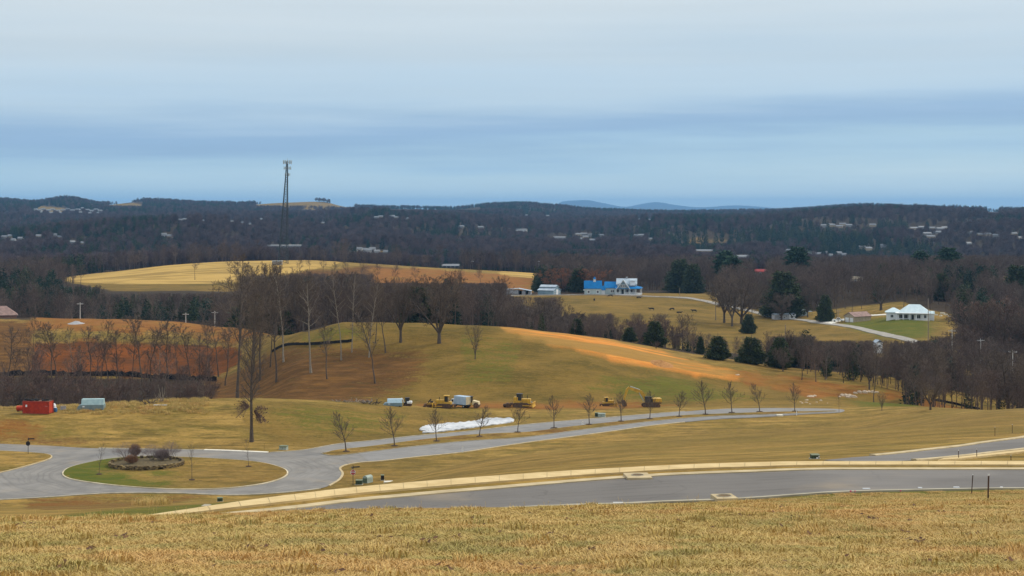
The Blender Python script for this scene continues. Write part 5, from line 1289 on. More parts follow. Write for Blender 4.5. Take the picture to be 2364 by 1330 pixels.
# ---- the far woods
def wood_points():
    rg = np.random.default_rng(11); out = []
    def add(n, d0, d1, px0=-500, px1=2860, hb=(13, 19), lo=2.6):
        D = np.sqrt(rg.uniform(d0**2, d1**2, n)); px = rg.uniform(px0, px1, n); X = (px-CX)/F*D
        Z = hgt(X, D); h = rg.uniform(hb[0], hb[1], n)
        base = HY-F*Z/D; top = base-h*F/D; lim = np.zeros(n)
        for a, b, e0, e1, y in LIMX:
            m = (px >= a) & (px <= b) & (D >= e0) & (D < e1); lim[m] = np.maximum(lim[m], y)
        h = np.where(top < lim, (base-lim)*D/F, h); h = np.where(D > 4700, h*.75, h)
        return X, D, Z, h, px, base
    res = []
    for (n, d0, d1, hb) in [(15500, 492, 1250, (9, 20)), (20000, 1250, 2300, (9, 18)), (46000, 2300, 5600, (13, 21))]:
        X, D, Z, h, px, base = add(n, d0, d1, hb=hb)
        r_ = np.interp(D, rows, np.arange(NR)).astype(int)
        c_ = np.interp(np.clip(X/wid(D), -1, 1), tcol, np.arange(NC)).astype(int)
        fl_ = forest[r_, c_] > 0.5
        ok = fl_ & (h > 3.0)
        # roads, yards and clearings stay open
        for poly, e0, e1 in [([(1470,640),(1650,640),(1650,700),(1470,700)], 835, 1010), ([(1170,655),(1500,655),(1500,700),(1170,700)], 830, 905), ([(2040,670),(2160,670),(2160,760),(2040,760)], 640, 735),
                             ([(1760,690),(1900,690),(1900,760),(1760,760)], 700, 800), ([(1880,690),(2060,690),(2060,790),(1880,790)], 620, 800), ([(2160,690),(2260,690),(2260,735),(2140,735)], 640, 840),
                             ([(810,560),(900,560),(900,640),(810,640)], 1400, 1560), ([(-300,735),(520,735),(650,790),(650,880),(-300,880)], 470, 625)]:
            ok &= ~(inpoly(px, base, poly) & (D > e0) & (D < e1))
        # keep off the lane
        for q in LNs[::2]: ok &= np.hypot(X-q[0], D-q[1]) > 6.5
        ok &= ~((D < 640) & (px < 520)) & ~((D < 640) & (px > 560) & (px < 1180) & (rg.random(n) < .35))
        ok &= ~((D < 620) & (px > 1180) & (px < 1780) & ((D > 565) | (rg.random(n) < .5)))
        h = np.where((D < 565) & (px > 1180) & (px < 1780), h*.5, h)
        ok &= ~((D > 2300) & (vnoise(X/120, D/170, 77) > 0.80))
        if d0 == 492: ok &= ~((D > 900) & (px > 560) & (px < 1240) & (rg.random(n) < .55)) & (rg.random(n) < np.where(px < 700, .72, 1))
        X, D, Z, h, px = X[ok], D[ok], Z[ok], h[ok], px[ok]
        ev = (vnoise(X/90, D/110, 31)+0.55*vnoise(X/35, D/40, 32)+rg.normal(0, .18, len(X))+(0 if d0 < 1000 else .9*vnoise(X/330, D/300, 33))) > (0.60 if d0 < 1000 else 0.42)
        # evergreen belts seen in the photograph
        for a, b, e0, e1 in [(190, 420, 1650, 2150), (230, 500, 690, 760), (640, 790, 1650, 2100), (1080, 1420, 1350, 1750), (940, 1080, 1300, 1600), (850, 1060, 2700, 3400), (1800, 2364, 3300, 5200), (1780, 2000, 2000, 2600), (0, 230, 4200, 5200)]:
            ev |= (px > a) & (px < b) & (D > e0) & (D < e1) & (rg.random(len(X)) < .5)
        res.append((X, D, Z, h, ev, d0, rg.integers(0, 1000, len(X))))
    # thickets round the valley floor
    for (n, x0, x1, d0, d1, hb) in [(420, 1780, 2900, 490, 560, (8, 13.5)), (420, 2130, 2900, 560, 800, (9, 15)), (150, 1190, 1780, 500, 560, (4, 8)), (260, -500, 500, 396, 470, (3, 8)), (60, -500, 535, 436, 478, (7, 15)), (210, 2090, 2900, 412, 475, (8, 14)), (70, 1850, 2100, 455, 492, (8, 12))]:
        D = rg.uniform(d0, d1, n); px = rg.uniform(x0, x1, n); X = (px-CX)/F*D; Z = hgt(X, D); h = rg.uniform(*hb, n)
        base = HY-F*Z/D; lim = np.zeros(n)
        for a, b, e0, e1, y in LIMX:
            m = (px >= a) & (px <= b) & (D >= e0) & (D < e1); lim[m] = np.maximum(lim[m], y)
        h = np.where(base-h*F/D < lim, (base-lim)*D/F, h); ok = h > 2
        for q in LNs[::2]: ok &= np.hypot(X-q[0], D-q[1]) > 5
        res.append((X[ok], D[ok], Z[ok], h[ok], (rg.random(ok.sum()) < (.08 if x0 > 0 else 0)), 492, rg.integers(0, 1000, ok.sum())))
    return res
pts, ids, scl = [], [], []
Hm = [max(v.co.z for v in o.data.vertices) for o in mid_b+far_b+ever]
for X, D, Z, h, ev, d0, rr in wood_points():
    for x, y, z, hh, e_, r_ in zip(X, D, Z, h, ev, rr):
        k = (8+r_ % 3) if e_ else ((r_ % 4) if d0 == 492 else 4+r_ % 4)
        if k == 3 and r_ % 3: k = 1
        s = hh/Hm[k]*(0.9 if e_ else 1.0)
        if d0 >= 1200: s *= 1.05
        pts.append((x, y, z)); ids.append(k); scl.append(s)
scatter('woodland', pts, ids, scl, mid_b+far_b+ever, 'mass of leafless and evergreen woods filling the valley to the horizon')
print('WOOD', len(pts), 'individual trees', NB[0])

# ------------------------------------------------------------------ tower, poles, fences
M_STEEL = mat('dark_galvanised_steel', (0.045, 0.055, 0.058), (0.025, 0.032, 0.035), rough=0.7, metal=0.0, scale=1)
M_GALV = mat('light_galvanised_steel', (0.45, 0.50, 0.50), (0.33, 0.38, 0.38), rough=0.5, metal=0.2, scale=1)
M_POLE = mat('utility_pole_wood', (0.33, 0.27, 0.22), (0.2, 0.16, 0.13), rough=0.9, scale=2, stretch=(3, 3, .4))
M_POLEP = mat('pale_pole', (0.62, 0.60, 0.56), (0.48, 0.46, 0.42), rough=0.7, scale=2)
M_BLACK = mat('black_paint', (0.02, 0.02, 0.022), (0.012, 0.012, 0.013), rough=0.5)
M_SILT = mat('black_silt_fabric', (0.022, 0.021, 0.022), (0.010, 0.010, 0.012), rough=0.9, scale=1.5)
M_GBOX = mat('dark_green_paint', (0.05, 0.078, 0.042), (0.032, 0.052, 0.03), rough=0.55, scale=2)
M_GTOP = mat('lighter_green_paint', (0.20, 0.22, 0.13), (0.14, 0.16, 0.09), rough=0.6, scale=2)  # lighter green, mostly for the cabinet lids
M_GREYB = mat('grey_cabinet_paint', (0.36, 0.42, 0.36), (0.26, 0.32, 0.28), rough=0.6, scale=2)
D0 = 1120
v = at(656, D0); Ht = v.z
t = empty('radio_tower', v, 0, 'tall lattice mast with panel antennas at its top on the pale hill', 'communications mast')
TH = 75.5; lean = (663-652)/F*D0
def legp(k, z):     # three legs converging to the head
    a = R((200, 320, 80)[k]); r = 3.9*(1-z/TH)**1.0*1.0+0.45
    return Vector((r*math.cos(a)+0.0+2.4*(z/TH), r*math.sin(a), z))
for k in range(3):
    MB().tube([tuple(legp(k, -1)), tuple(legp(k, TH*.5)), tuple(legp(k, TH))], [0.62 if k == 0 else .26, 0.5 if k == 0 else .24, .36 if k == 0 else .22], 6).build('leg', M_STEEL, t)
mb = MB(); z = 0; i = 0
while z < TH-2:
    st_ = 2.9-1.5*z/TH; z2 = min(TH, z+st_)
    for a, b in ((0, 1), (1, 2), (2, 0)):
        mb.tube([tuple(legp(a, z)), tuple(legp(b, z2))], 0.09, 3, cap=False); mb.tube([tuple(legp(b, z)), tuple(legp(a, z2))], 0.09, 3, cap=False)
        mb.tube([tuple(legp(a, z2)), tuple(legp(b, z2))], 0.05, 3, cap=False)
    z = z2
mb.build('lattice', M_STEEL, t)
MB().tube([(2.4, 0, TH), (2.4, 0, TH+2.2)], .12, 6).build('lightning_rod', M_GALV, t)
for (zc, r, ln, n) in ((TH-.6, 2.9, 2.7, 12), (TH-5.0, 2.4, 2.2, 9), (TH-9.8, 1.7, 2.0, 6)):
    mb = MB()
    for k in range(n):
        a = 6.283*k/n+.2; mb.tube([(2.4, 0, zc), (2.4+r*math.cos(a), r*math.sin(a), zc)], .06, 4)
    rg_ = MB(); rg_.v = mb.v; mb.tube([(2.4+r*math.cos(6.283*k/24), r*math.sin(6.283*k/24), zc) for k in range(25)], .06, 4)
    ar = mb.build('antenna_platform', M_STEEL, t)
    for k in range(n):
        a = 6.283*k/n+.2; c = (2.4+(r+.12)*math.cos(a), (r+.12)*math.sin(a)); mb = MB()
        M_ = Matrix.Translation((c[0], c[1], zc)) @ Matrix.Rotation(a, 4, 'Z'); mb.bbox(-.12, .16, -.28, .28, -ln/2, ln/2, .03, M_); mb.build('panel_antenna', M_GALV, ar)
t = empty('equipment_compound', at(640, 1112), 0, 'small grey fenced hut at the foot of the lattice mast', 'hut')
MB().bbox(-3.4, 3.6, -2, 2, -.6, 2.6, b=.05).build('wall', M_WOODG, t); MB().bbox(-3.7, 3.9, -2.3, 2.3, 2.6, 2.9, b=.05).build('roof', M_GREYR, t)
for k in range(9): MB().tube([(-4.4+k*1.1, -3, -.3), (-4.4+k*1.1, -3, 2.2)], .06, 5).build('fence_post', M_GALV, t)
# utility poles
def upole(px, py, d0, d1, hpx, label, m=M_POLE, cross=1, D=None, lamp=False, group='utility poles'):
    v = at(px, D) if D else spot(px, py, d0, d1)
    base = HY-F*v.z/v.y; h = (base-(py-hpx))*v.y/F
    t = empty('utility_pole', v, R((px % 7)*3-9), label, 'utility pole', group)
    MB().tube([(0, 0, -.5), (0, 0, h*.5), (0, 0, h)], [.19, .16, .12], 8).build('pole', m, t)
    for k in range(cross):
        ca = MB().bbox(-1.3, 1.3, -.16, -.02, h-.75-.9*k, h-.55-.9*k, .01).build('crossarm', m, t)
        for x in (-1.2, -.6, .6, 1.2): MB().tube([(x, -.09, h-.56-.9*k), (x, -.09, h-.34-.9*k)], [.06, .04], 6).build('insulator', M_GALV, ca)
    if lamp: MB().bbox(-.2, .2, -1.3, .1, h-.35, h-.15, .03).build('lamp_head', M_GALV, t)
    return t, h
upole(185, 728, 560, 640, 30, 'pale utility pole behind the gravel heap above the clay bank', M_POLEP, 1, D=606)
upole(429, 745, 560, 640, 23, 'utility pole behind the middle of the clay bank crest', M_POLEP, 1, D=612)
upole(496, 748, 560, 640, 30, 'utility pole behind the right part of the clay bank crest', M_POLEP, 1, D=618)
upole(1890, 730, 700, 800, 26, 'pale pole with a small transformer on the grass right of the arched shed', M_POLEP, 0, D=745)
pA = upole(1935, 745, 640, 760, 30, 'utility pole with a crossarm beside the white pickup', M_POLE, 1, D=722)
upole(1806, 712, 700, 850, 25, 'bare grey pole behind the mobile home', M_POLEP, 0, D=800)
R1 = upole(2198, 800, 560, 640, 40, 'utility pole first of the three along the lane at right', M_POLEP, 1, D=560)
R2 = upole(2264, 824, 520, 620, 42, 'utility pole second of the three along the lane at right', M_POLEP, 1, D=520)
R3 = upole(2338, 850, 480, 580, 42, 'utility pole third of the three, nearest, at the lane at right', M_POLEP, 1, D=482)
upole(2143, 758, 500, 620, 70, 'slender dark pole in front of the white house', M_POLE, 0, D=610)
upole(1813, 790, 500, 620, 40, 'thin weathered pole in the pasture below the lane', M_POLE, 0, D=600)
upole(1569, 688, 840, 900, 23, 'thin pole beside the paddock fence right of the farmhouse', M_POLE, 0, D=860)
for a, b in ((R1, R2), (R2, R3)):
    for s_ in (-1.2, 1.2):
        p0 = a[0].location+Vector((s_, 0, a[1]-.4)); p1 = b[0].location+Vector((s_, 0, b[1]-.4)); q = []
        for k in range(9):
            f = k/8; c = p0.lerp(p1, f); c.z -= 1.2*4*f*(1-f); q.append(tuple(c))
        o = MB().tube(q, .035, 3, cap=False).build('power_line', M_STEEL); tag(o, 'sagging %s power line between the %s poles of the right lane' % ('left' if s_ < 0 else 'right', 'far' if a is R1 else 'near'), 'power line', 'power lines along the lane')
for px, py, D in ((1244, 604, 1230), (1091, 604, 1240)):
    v = at(px, D); h = (HY-py)/F*D-v.z; t = empty('street_lamp', v, 0, 'tall thin street lamp rising from the woods '+('behind the grey barn' if px > 1200 else 'behind the clay field'), 'street lamp')
    MB().tube([(0, 0, 0), (0, 0, h)], [.18, .1], 6).build('pole', M_GALV, t); MB().bbox(-1, 1, -.3, .3, h, h+.35, .05).build('lamp_head', M_WHITE, t)
# fences
def ground_fence(name, label, pts, h, m, thick=.05, posts=None, rails=None, sag=0.1, cat='fence', step=1.0):
    line = smooth_line(pts, max(6, int(np.hypot(*np.diff(np.array(pts), axis=0).T).sum()/step))); z = hgt(line[:, 0], line[:, 1])
    v = Vector((line[0][0], line[0][1], z[0])); t = empty(name, v, 0, label, cat); rnd = random.Random(len(line))
    if rails is None:
        mb = MB(); vs = []
        for i, (a, b) in enumerate(line):
            vs += [(a-v.x, b-v.y, z[i]-v.z-.2), (a-v.x, b-v.y-thick, z[i]-v.z+h*(1+rnd.uniform(-sag, sag))), (a-v.x, b-v.y+thick, z[i]-v.z+h*(1+rnd.uniform(-sag, sag))), (a-v.x, b-v.y+thick, z[i]-v.z-.2)]
        n = len(line); mb.add(vs, [(i*4+k, (i+1)*4+k, (i+1)*4+k+1, i*4+k+1) for i in range(n-1) for k in range(3)])
        mb.build('fabric', m, t)
    else:
        for r_ in rails:
            MB().tube([(a-v.x, b-v.y, c-v.z+r_*h) for (a, b), c in zip(line, z)], thick, 4).build('rail', m, t)
    if posts:
        for i in list(range(0, len(line), posts))[:90]:
            a, b = line[i]; MB().tube([(a-v.x, b-v.y+.06, z[i]-v.z-.3), (a-v.x, b-v.y+.06, z[i]-v.z+h*1.15)], .06, 5).build('post', m, t)
    return t
ground_fence('silt_fence', 'black silt fence running across the hilltop meadow under the bare trees', P([(628,802),(660,799),(700,797),(750,795),(800,791),(812,789)], 425, 484), .85, M_SILT, posts=4)
ground_fence('silt_fence', 'long black silt fence sagging along the foot of the deep orange clay bank', P([(-60,852),(60,861),(150,864),(250,868),(350,874),(440,878),(500,881)], 466, 500), 1.5, M_SILT, posts=5, sag=.35, thick=.15)
ground_fence('silt_fence', 'low black silt fence sloping down beside the wood at the right end of the hill', P([(2150,925),(2190,931),(2230,938),(2262,944)], 405, 462), .7, M_SILT, posts=4)
ground_fence('paddock_fence', 'dark rail fence along the back of the paddock right of the farmhouse', P([(1486,661),(1540,659),(1600,658),(1640,662)], 880, 1000), 1.3, M_WOODG, thick=.1, rails=(.4, .75, 1.0), posts=3, step=2.2)
ground_fence('pasture_fence', 'thin pale fence in front of the farmhouse and barn', P([(1185,688),(1300,685),(1400,686),(1500,688),(1600,694),(1680,712)], 780, 880), 1.2, M_WOODG, thick=.07, rails=(.5, 1.0), posts=3, step=2.2)

# ------------------------------------------------------------------ shrubs, stone planter
pc = spot(338, 1076, 262, 330, 0.24)
t = empty('stone_planter', pc, 0, 'round dry-stone planter wall in the middle of the roundabout island', 'planter')
M_STONE = mat('fieldstone', (0.20, 0.145, 0.07), (0.06, 0.042, 0.022), rough=0.95, scale=2.2, bump=.04)
M_STON2 = mat('pale_fieldstone', (0.30, 0.225, 0.095), (0.13, 0.092, 0.042), rough=0.95, scale=2.2, bump=.04)
rx, ry = 7.0, 6.2; rnd = random.Random(3)
for nm, m_, par in (('stone_wall', M_STONE, 0), ('stone_course', M_STON2, 1)):
    mb = MB()
    for lay in range(4):
        n = 74
        for k in range(n):
            if (rnd.random() < .62) != (par == 0): continue
            a = 6.283*(k+.5*(lay % 2)+rnd.uniform(-.2, .2))/n; x, y = rx*math.cos(a), ry*math.sin(a); g0 = gz1(pc.x+x, pc.y+y)+.2-pc.z
            M_ = Matrix.Translation((x, y, g0+.02+lay*.21)) @ Matrix.Rotation(a+1.57+rnd.uniform(-.2, .2), 4, 'Z') @ Matrix.Rotation(rnd.uniform(-.1, .1), 4, 'X')
            w_ = 6.283*6.6/n*rnd.uniform(.42, .62); mb.bbox(-w_, w_, -.24+rnd.uniform(-.07, .07), .24, 0, .21*rnd.uniform(.85, 1.1), .04, M_)
    mb.build(nm, m_, t)
mb = MB(); n = 40; vs = [(0, 0, .75)]
for q in (.6, .97):
    for k in range(n): a = 6.283*k/n; vs.append((rx*q*math.cos(a), ry*q*math.sin(a), gz1(pc.x+rx*q*math.cos(a), pc.y+ry*q*math.sin(a))-pc.z+(.75 if q < .9 else .6)))
mb.add(vs, [(0, 1+k, 1+(k+1) % n) for k in range(n)]+[(1+k, 1+n+k, 1+n+(k+1) % n, 1+(k+1) % n) for k in range(n)])
mb.build('soil', mat('dry_bed_soil', (0.15, 0.115, 0.05), (0.07, 0.05, 0.028), rough=1, scale=2, bump=.05), t, smooth=True)
M_SHP = mat('purple_grey_twigs', (0.24, 0.18, 0.17), (0.13, 0.10, 0.10), rough=.9, scale=1)
M_SHR = mat('russet_shrub', (0.24, 0.115, 0.05), (0.13, 0.065, 0.035), rough=.9, scale=1)
def shrub(px, py, w_, h, m, label, seed, dense=False, dz=.6, d0=262, d1=330, loc=None):
    v = loc or spot(px, py, d0, d1); v = Vector(v); v.z += dz
    t = empty('shrub', v, 0, label, 'shrub'); rnd = random.Random(seed); st_ = MB(); tw = MB()
    for k in range(9):
        a = rnd.uniform(0, 6.28); e_ = Vector((w_*.4*math.cos(a), w_*.4*math.sin(a), h*rnd.uniform(.6, .9))); st_.tube([(0, 0, -.2), tuple(e_*.5+Vector((0, 0, .1))), tuple(e_)], [.05, .035, .015], 4, cap=False)
    for k in range(1500 if dense else 620):
        d = Vector((rnd.gauss(0, 1), rnd.gauss(0, 1), rnd.gauss(0, 1))).normalized(); rr = rnd.random()**(.4)
        c = Vector((d.x*w_*.5*rr, d.y*w_*.5*rr, h*.55+d.z*h*.45*rr))
        if not dense and rnd.random() < .35: c.z = max(c.z, h*.5)
        e_ = c+(Vector((d.x, d.y, abs(d.z)+.35))+Vector((rnd.gauss(0, .5), rnd.gauss(0, .5), rnd.gauss(0, .3)))).normalized()*h*.2
        tw.tube([tuple(c), tuple(e_)], [.016 if dense else .014, .006], 3, cap=False)
    st_.build('stems', M_BARK, t); tw.build('twigs', m, t); return t
shrub(292, 1070, 5.6, 3.3, M_SHP, 'large purplish bare shrub at the left back of the stone planter', 1)
shrub(312, 1064, 2.0, 2.6, M_SHR, 'rounded russet shrub between the purplish shrubs at the planter back', 2, True)
shrub(304, 1079, 2.6, 1.7, M_SHR, 'low dense russet shrub at the front of the stone planter', 3, True)
shrub(351, 1071, 4.4, 3.1, M_SHP, 'purplish bare shrub in the middle of the stone planter', 4)
shrub(374, 1072, 2.8, 2.2, M_SHP, 'low dark bare shrub right of the middle of the planter', 5, True)
shrub(394, 1070, 4.0, 3.4, M_SHP, 'tallest bare shrub at the right of the stone planter', 6)
# ------------------------------------------------------------------ street signs
def sign_post(px, py, d0, d1, h, label, back, rz, dz=0.1):
    v = spot(px, py, d0, d1, dz); t = empty('stop_sign', v, rz, label, 'road sign')
    MB().tube([(0, 0, -.4), (0, 0, h)], .055, 8).build('post', M_BLACK, t)
    r = .44; oc = [(r*math.cos(R(22.5+45*k)), h-1.15+r*math.sin(R(22.5+45*k))) for k in range(8)]
    rim = [(a*1.13, (b-h+1.15)*1.13+h-1.15) for a, b in oc]
    if back:
        disc = [(.47*math.cos(6.283*k/24), h-1.15+.47*math.sin(6.283*k/24)) for k in range(24)]
        MB().prism(disc, -.09, -.06, 'y').build('sign_back', M_BLACK, t)
    else:
        MB().prism(rim, -.085, -.06, 'y').build('sign_rim', M_WHITE, t)
        pl = MB().prism(oc, -.105, -.086, 'y').build('sign_plate', mat('stop_red', (0.42, 0.025, 0.04), (0.34, 0.02, 0.035), rough=.5), t)
        cu_ = bpy.data.curves.new('lettering', 'FONT'); cu_.body = 'STOP'; cu_.size = .36; cu_.align_x = 'CENTER'; cu_.align_y = 'CENTER'; cu_.extrude = .004; cu_.offset = .012
        tmp = bpy.data.objects.new('lettering', cu_); col.objects.link(tmp); bpy.context.view_layer.update()
        me_ = bpy.data.meshes.new_from_object(tmp.evaluated_get(bpy.context.evaluated_depsgraph_get())); col.objects.unlink(tmp)
        o = bpy.data.objects.new('lettering', me_); col.objects.link(o); me_.materials.clear(); me_.materials.append(M_WHITE); o.parent = pl; o.rotation_euler = (R(90), 0, 0); o.location = (0, -.112, h-1.15)
    for k, (a, zz) in enumerate(((0, h-.22), (90, h-.42))):
        M_ = Matrix.Rotation(R(a+12-rz*0), 4, 'Z')
        MB().bbox(.04, 1.25, -.025, .025, zz-.12, zz+.12, .02, M_).build('street_name_blade', M_BLACK, t)
    MB().tube([(0, 0, h), (0, 0, h+.14)], [.07, .02], 8).build('finial', M_BLACK, t)
    return t
sign_post(815, 1121, 240, 300, 3.45, 'red stop sign with black street-name blades by the three utility cabinets', False, R(8))
sign_post(65, 1051, 285, 330, 3.35, 'black-backed round sign with street-name blades on the left corner grass', True, R(-5), .2)
# ------------------------------------------------------------------ utility cabinets
def cabinet(px, py, d0, d1, w_, dp, h, rz, label, body=M_GBOX, lid=M_GTOP, name='utility_cabinet', dz=0, taper=0.0, pad=True, slope=0.12, group=None):
    v = spot(px, py, d0, d1, dz); t = empty(name, v, rz, label, 'utility box', group)
    MB().bbox(-w_*.5, w_*.5, -dp*.5, dp*.5, -.3, h*.88, .03).build('body', body, t)
    MB().prism([(-dp*.56, h*.88), (dp*.54, h*.88), (dp*.54, h), (-dp*.42, h), (-dp*.56, h*(1-slope))], -w_*.53, w_*.53, 'x').build('lid', lid, t)
    if pad: MB().bbox(-w_*.62, w_*.62, -dp*.62, dp*.62, -.35, .07, .02).build('pad', M_KOLD, t)
    MB().bbox(-.06, .06, -dp*.5-.03, -dp*.5+.01, h*.4, h*.52, .01).build('latch', M_DARK, t)
    return t
cabinet(508, 1158, 90, 200, .62, .5, .50, R(8), 'dark green box at the left end of the pavement', dz=0.0, name='utility_cabinet')
cabinet(829, 1119, 230, 300, 1.15, .9, .85, R(-5), 'low dark green cabinet immediately right of the stop sign', dz=.05)
cabinet(883, 1109, 220, 300, .62, .6, 1.0, R(4), 'narrow black-green utility pedestal right of the other two cabinets', body=M_BLACK, dz=.05, lid=M_GTOP)
t = empty('utility_cabinet', spot(849, 1114, 230, 300), R(-32), 'grey-green rounded cabinet between the low cabinet and the narrow pedestal', 'utility box')
pr = [(.55*math.cos(a), .85+.5*math.sin(a)) for a in np.linspace(0, math.pi, 9)]
MB().prism([(.55, -.3)]+pr+[(-.55, -.3)], -.85, .85, 'y').build('body', M_GREYB, t)
MB().box(-.45, .45, -.88, -.84, .1, .9).build('door', mat('green_shade_panel', (0.10, 0.14, 0.09), rough=.7), t)  # shaded left face of the cabinet painted as a darker green panel
cabinet(655, 1038, 300, 350, 1.55, 1.2, .85, R(-12), 'grey-green transformer cabinet on the grass above the right end of the white kerb', body=M_GREYB, lid=M_GTOP, slope=.3)
MB  # noqa
cabinet(1881, 1060, 92, 140, .55, .45, .34, R(6), 'dark green box with white stickers in the field beside the side road', lid=M_GTOP)
bx_ = col.objects[-1].parent
o = MB().box(.02, .16, -.262, -.25, .06, .16).build('sticker', M_WHITE, bx_); o = MB().box(.18, .25, -.262, -.25, .15, .25).build('sticker', M_WHITE, bx_)
cabinet(1389, 963, 355, 396, 1.7, .9, .95, R(-10), 'small grey-green twin cabinet on the far verge of the boulevard', body=M_GREYB, lid=M_GREYB)
cabinet(1378, 962, 355, 396, .9, .8, 1.0, R(-10), 'darker green cabinet left of the twin cabinet on the far verge', body=M_GBOX, lid=M_GTOP)
for px, py, d0, d1, lb, w_, h in ((1068, 1045, 290, 340, 'small white marker post on the near verge of the boulevard', .28, 1.1), (1345, 983, 330, 380, 'short white marker post on the median under the seventh tree', .5, .75), (1839, 959, 340, 385, 'thin white marker at the far end of the boulevard', .16, .9)):
    v = spot(px, py, d0, d1, .1); t = empty('marker_post', v, .1, lb, 'marker post')
    MB().prism([(-w_/2, -.3), (w_/2, -.3), (w_/2*.7, h), (-w_/2*.7, h)], -.08, .08, 'y').build('post', M_WHITE, t)
    MB().bbox(-w_*.3, w_*.3, -.1, .1, h, h+.12, .02).build('cap', M_WHITEC, t)
# steel fence posts and survey flags
M_TPOST = mat('rusty_steel_post', (0.10, 0.055, 0.035), (0.05, 0.032, 0.024), rough=.8, scale=8)
def tpost(px, py, d0, d1, h, label, lean=0.0):
    v = spot(px, py, d0, d1); t = empty('steel_post', v, .3, label, 'post')
    mb = MB(); M_ = Matrix.Rotation(lean, 4, 'Y'); mb.box(-.022, .022, -.004, .004, -.3, h, M_); mb.box(-.004, .004, .004, .04, -.3, h, M_)
    for k in range(int(h/.08)): mb.box(-.008, .008, -.014, -.004, .05+k*.08, .07+k*.08, M_)
    mb.build('stake', M_TPOST, t); mb = MB(); mb.box(-.024, .024, -.006, .006, h, h+.05, M_); mb.build('tip', M_WHITE, t); return t
tpost(2243, 1141, 55, 78, .92, 'dark steel stake on the verge of the near road, left of the rusty one', .08)
tpost(2281, 1160, 36, 70, .78, 'rusty steel stake in the dry grass nearest the right edge', .03)
tpost(2213, 1061, 92, 130, .56, 'thin stake beside the side road pavement, left of a pair')
tpost(2255, 1058, 92, 130, .56, 'thin stake beside the side road pavement, right of a pair')
tpost(2297, 1007, 130, 200, .8, 'thin stake in the field above the side road, left one'); tpost(2337, 1000, 130, 200, .8, 'thin stake in the field above the side road, right one')
tpost(610, 1040, 300, 345, 1.6, 'thin dark stake between the lone tree and the transformer cabinet')
tpost(2334, 1063, 92, 130, .3, 'tiny stake at the far right corner of the grass triangle')
M_PINK = mat('pink_flag', (0.75, 0.08, 0.22), (0.6, 0.06, 0.16), rough=.7)
for px, py, wh in ((1962, 1140, 'leftmost of three'), (1973, 1140, 'middle of three'), (2078, 1139, 'rightmost, apart from the other two')):
    v = spot(px, py, 60, 79); t = empty('survey_flag', v, px % 1.3, 'tiny pink survey flag by the near road, '+wh, 'survey flag', 'pink survey flags')
    MB().tube([(0, 0, -.1), (0, 0, .16)], .006, 4).build('wire', M_STEEL, t); MB().box(0, .09, -.003, .003, .09, .16).build('flag', M_PINK, t)
gs = []
for px, py, l_ in ((2000, 1131.5, .38), (2124, 1129.5, .2), (2208, 1128.5, .3), (1427, 1164, .5), (2312, 1128.5, .14)):
    v = spot(px, py, 60, 79, .05); o = MB().bbox(-l_/2, l_/2, -.05, .05, 0, .05, .01).build('litter_scrap', M_WHITE, None, loc=v); tag(o, 'white scrap lying along the near edge of the dark road', 'litter', 'white scraps on the road edge'); gs.append((px, o))
ordinal(gs, 'white scrap on the near edge of the dark road')

# ------------------------------------------------------------------ the white sheets of plastic on the slope
M_SHEET = mat('white_plastic_sheet', (0.66, 0.67, 0.68), (0.40, 0.42, 0.44), rough=.5, scale=.6, stretch=(.3, 1, 1), spec=.5)
sp = P([(969,994),(972,989),(992,983),(1030,979),(1070,976),(1100,972),(1120,968),(1150,966.5),(1178,967),(1186,970),(1184,975),(1160,979),(1120,984),(1080,990),(1040,995),(1000,999.5),(975,1000.5),(985,997)], 338, 378)
o, PS = drape('plastic_sheet', sp, 0.22, M_SHEET, sp=.7, n=150, smooth=True, skirt=.25, kind=None)
rnd = random.Random(9)
for v_ in o.data.vertices: v_.co.z += 0.22*float(vnoise(np.array([v_.co.x*.9+v_.co.y*1.7]), np.array([v_.co.y*.6]), 55)[0])
tag(o, 'crumpled white plastic sheeting laid over the bank beside the boulevard', 'plastic sheet')
# white boulders and a heap of earth on the clay at right
M_ROCK = mat('pale_limestone', (0.66, 0.55, 0.42), (0.42, 0.33, 0.24), rough=.95, scale=1.2, bump=.08)
def rock(v, s, label, group, m=M_ROCK, seed=0, flat=.5):
    bm = bmesh.new(); bmesh.ops.create_icosphere(bm, subdivisions=2, radius=1); rnd = random.Random(seed); ph = [rnd.uniform(0, 6) for _ in range(6)]
    for q in bm.verts:
        n_ = 1+.22*math.sin(3*q.co.x+ph[0])+.18*math.sin(4*q.co.y+ph[1])+.15*math.sin(5*q.co.z+ph[2]); q.co = Vector((q.co.x*s*n_, q.co.y*s*.6*n_, q.co.z*s*flat*n_))
    me_ = bpy.data.meshes.new('boulder'); bm.to_mesh(me_); bm.free(); me_.materials.append(m); o = bpy.data.objects.new('boulder', me_); col.objects.link(o); o.location = v; o.rotation_euler = (0, 0, rnd.uniform(-.4, .4)); return tag(o, label, 'boulder', group)
k = 0; gs = []
for x, y, s in [(1870,916,1.0),(1880,915,.7),(1862,924,.5),(1895,925,.5),(1852,931,.4),(1862,930,.5),(1848,928,.3),(1945,914,.9),(1953,913,1.0),(1962,915,1.3),(1970,917,1.1),(1958,918,.8),(1975,908,.8),(1984,906,1.0),(1995,906,1.1),(2005,905,.7),(2015,906,.9),(2025,906,.7),(1938,916,.5),(1870,933,.3),(1885,929,.35),(1910,931,.25),(1702,866,.6),(2246,948,.5)]:
    gs.append((x+k*.01, rock(spot(x, y, 400, 470), s, 'b', 'pale boulders on the clay', seed=k))); k += 1
ordinal(gs, 'pale boulder on the orange clay at right')
t = spot(1528, 840, 440, 480); M_EARTH = mat('orange_earth', (0.42, 0.21, 0.07), (0.28, 0.13, 0.04), rough=1, scale=1.5, bump=.2)
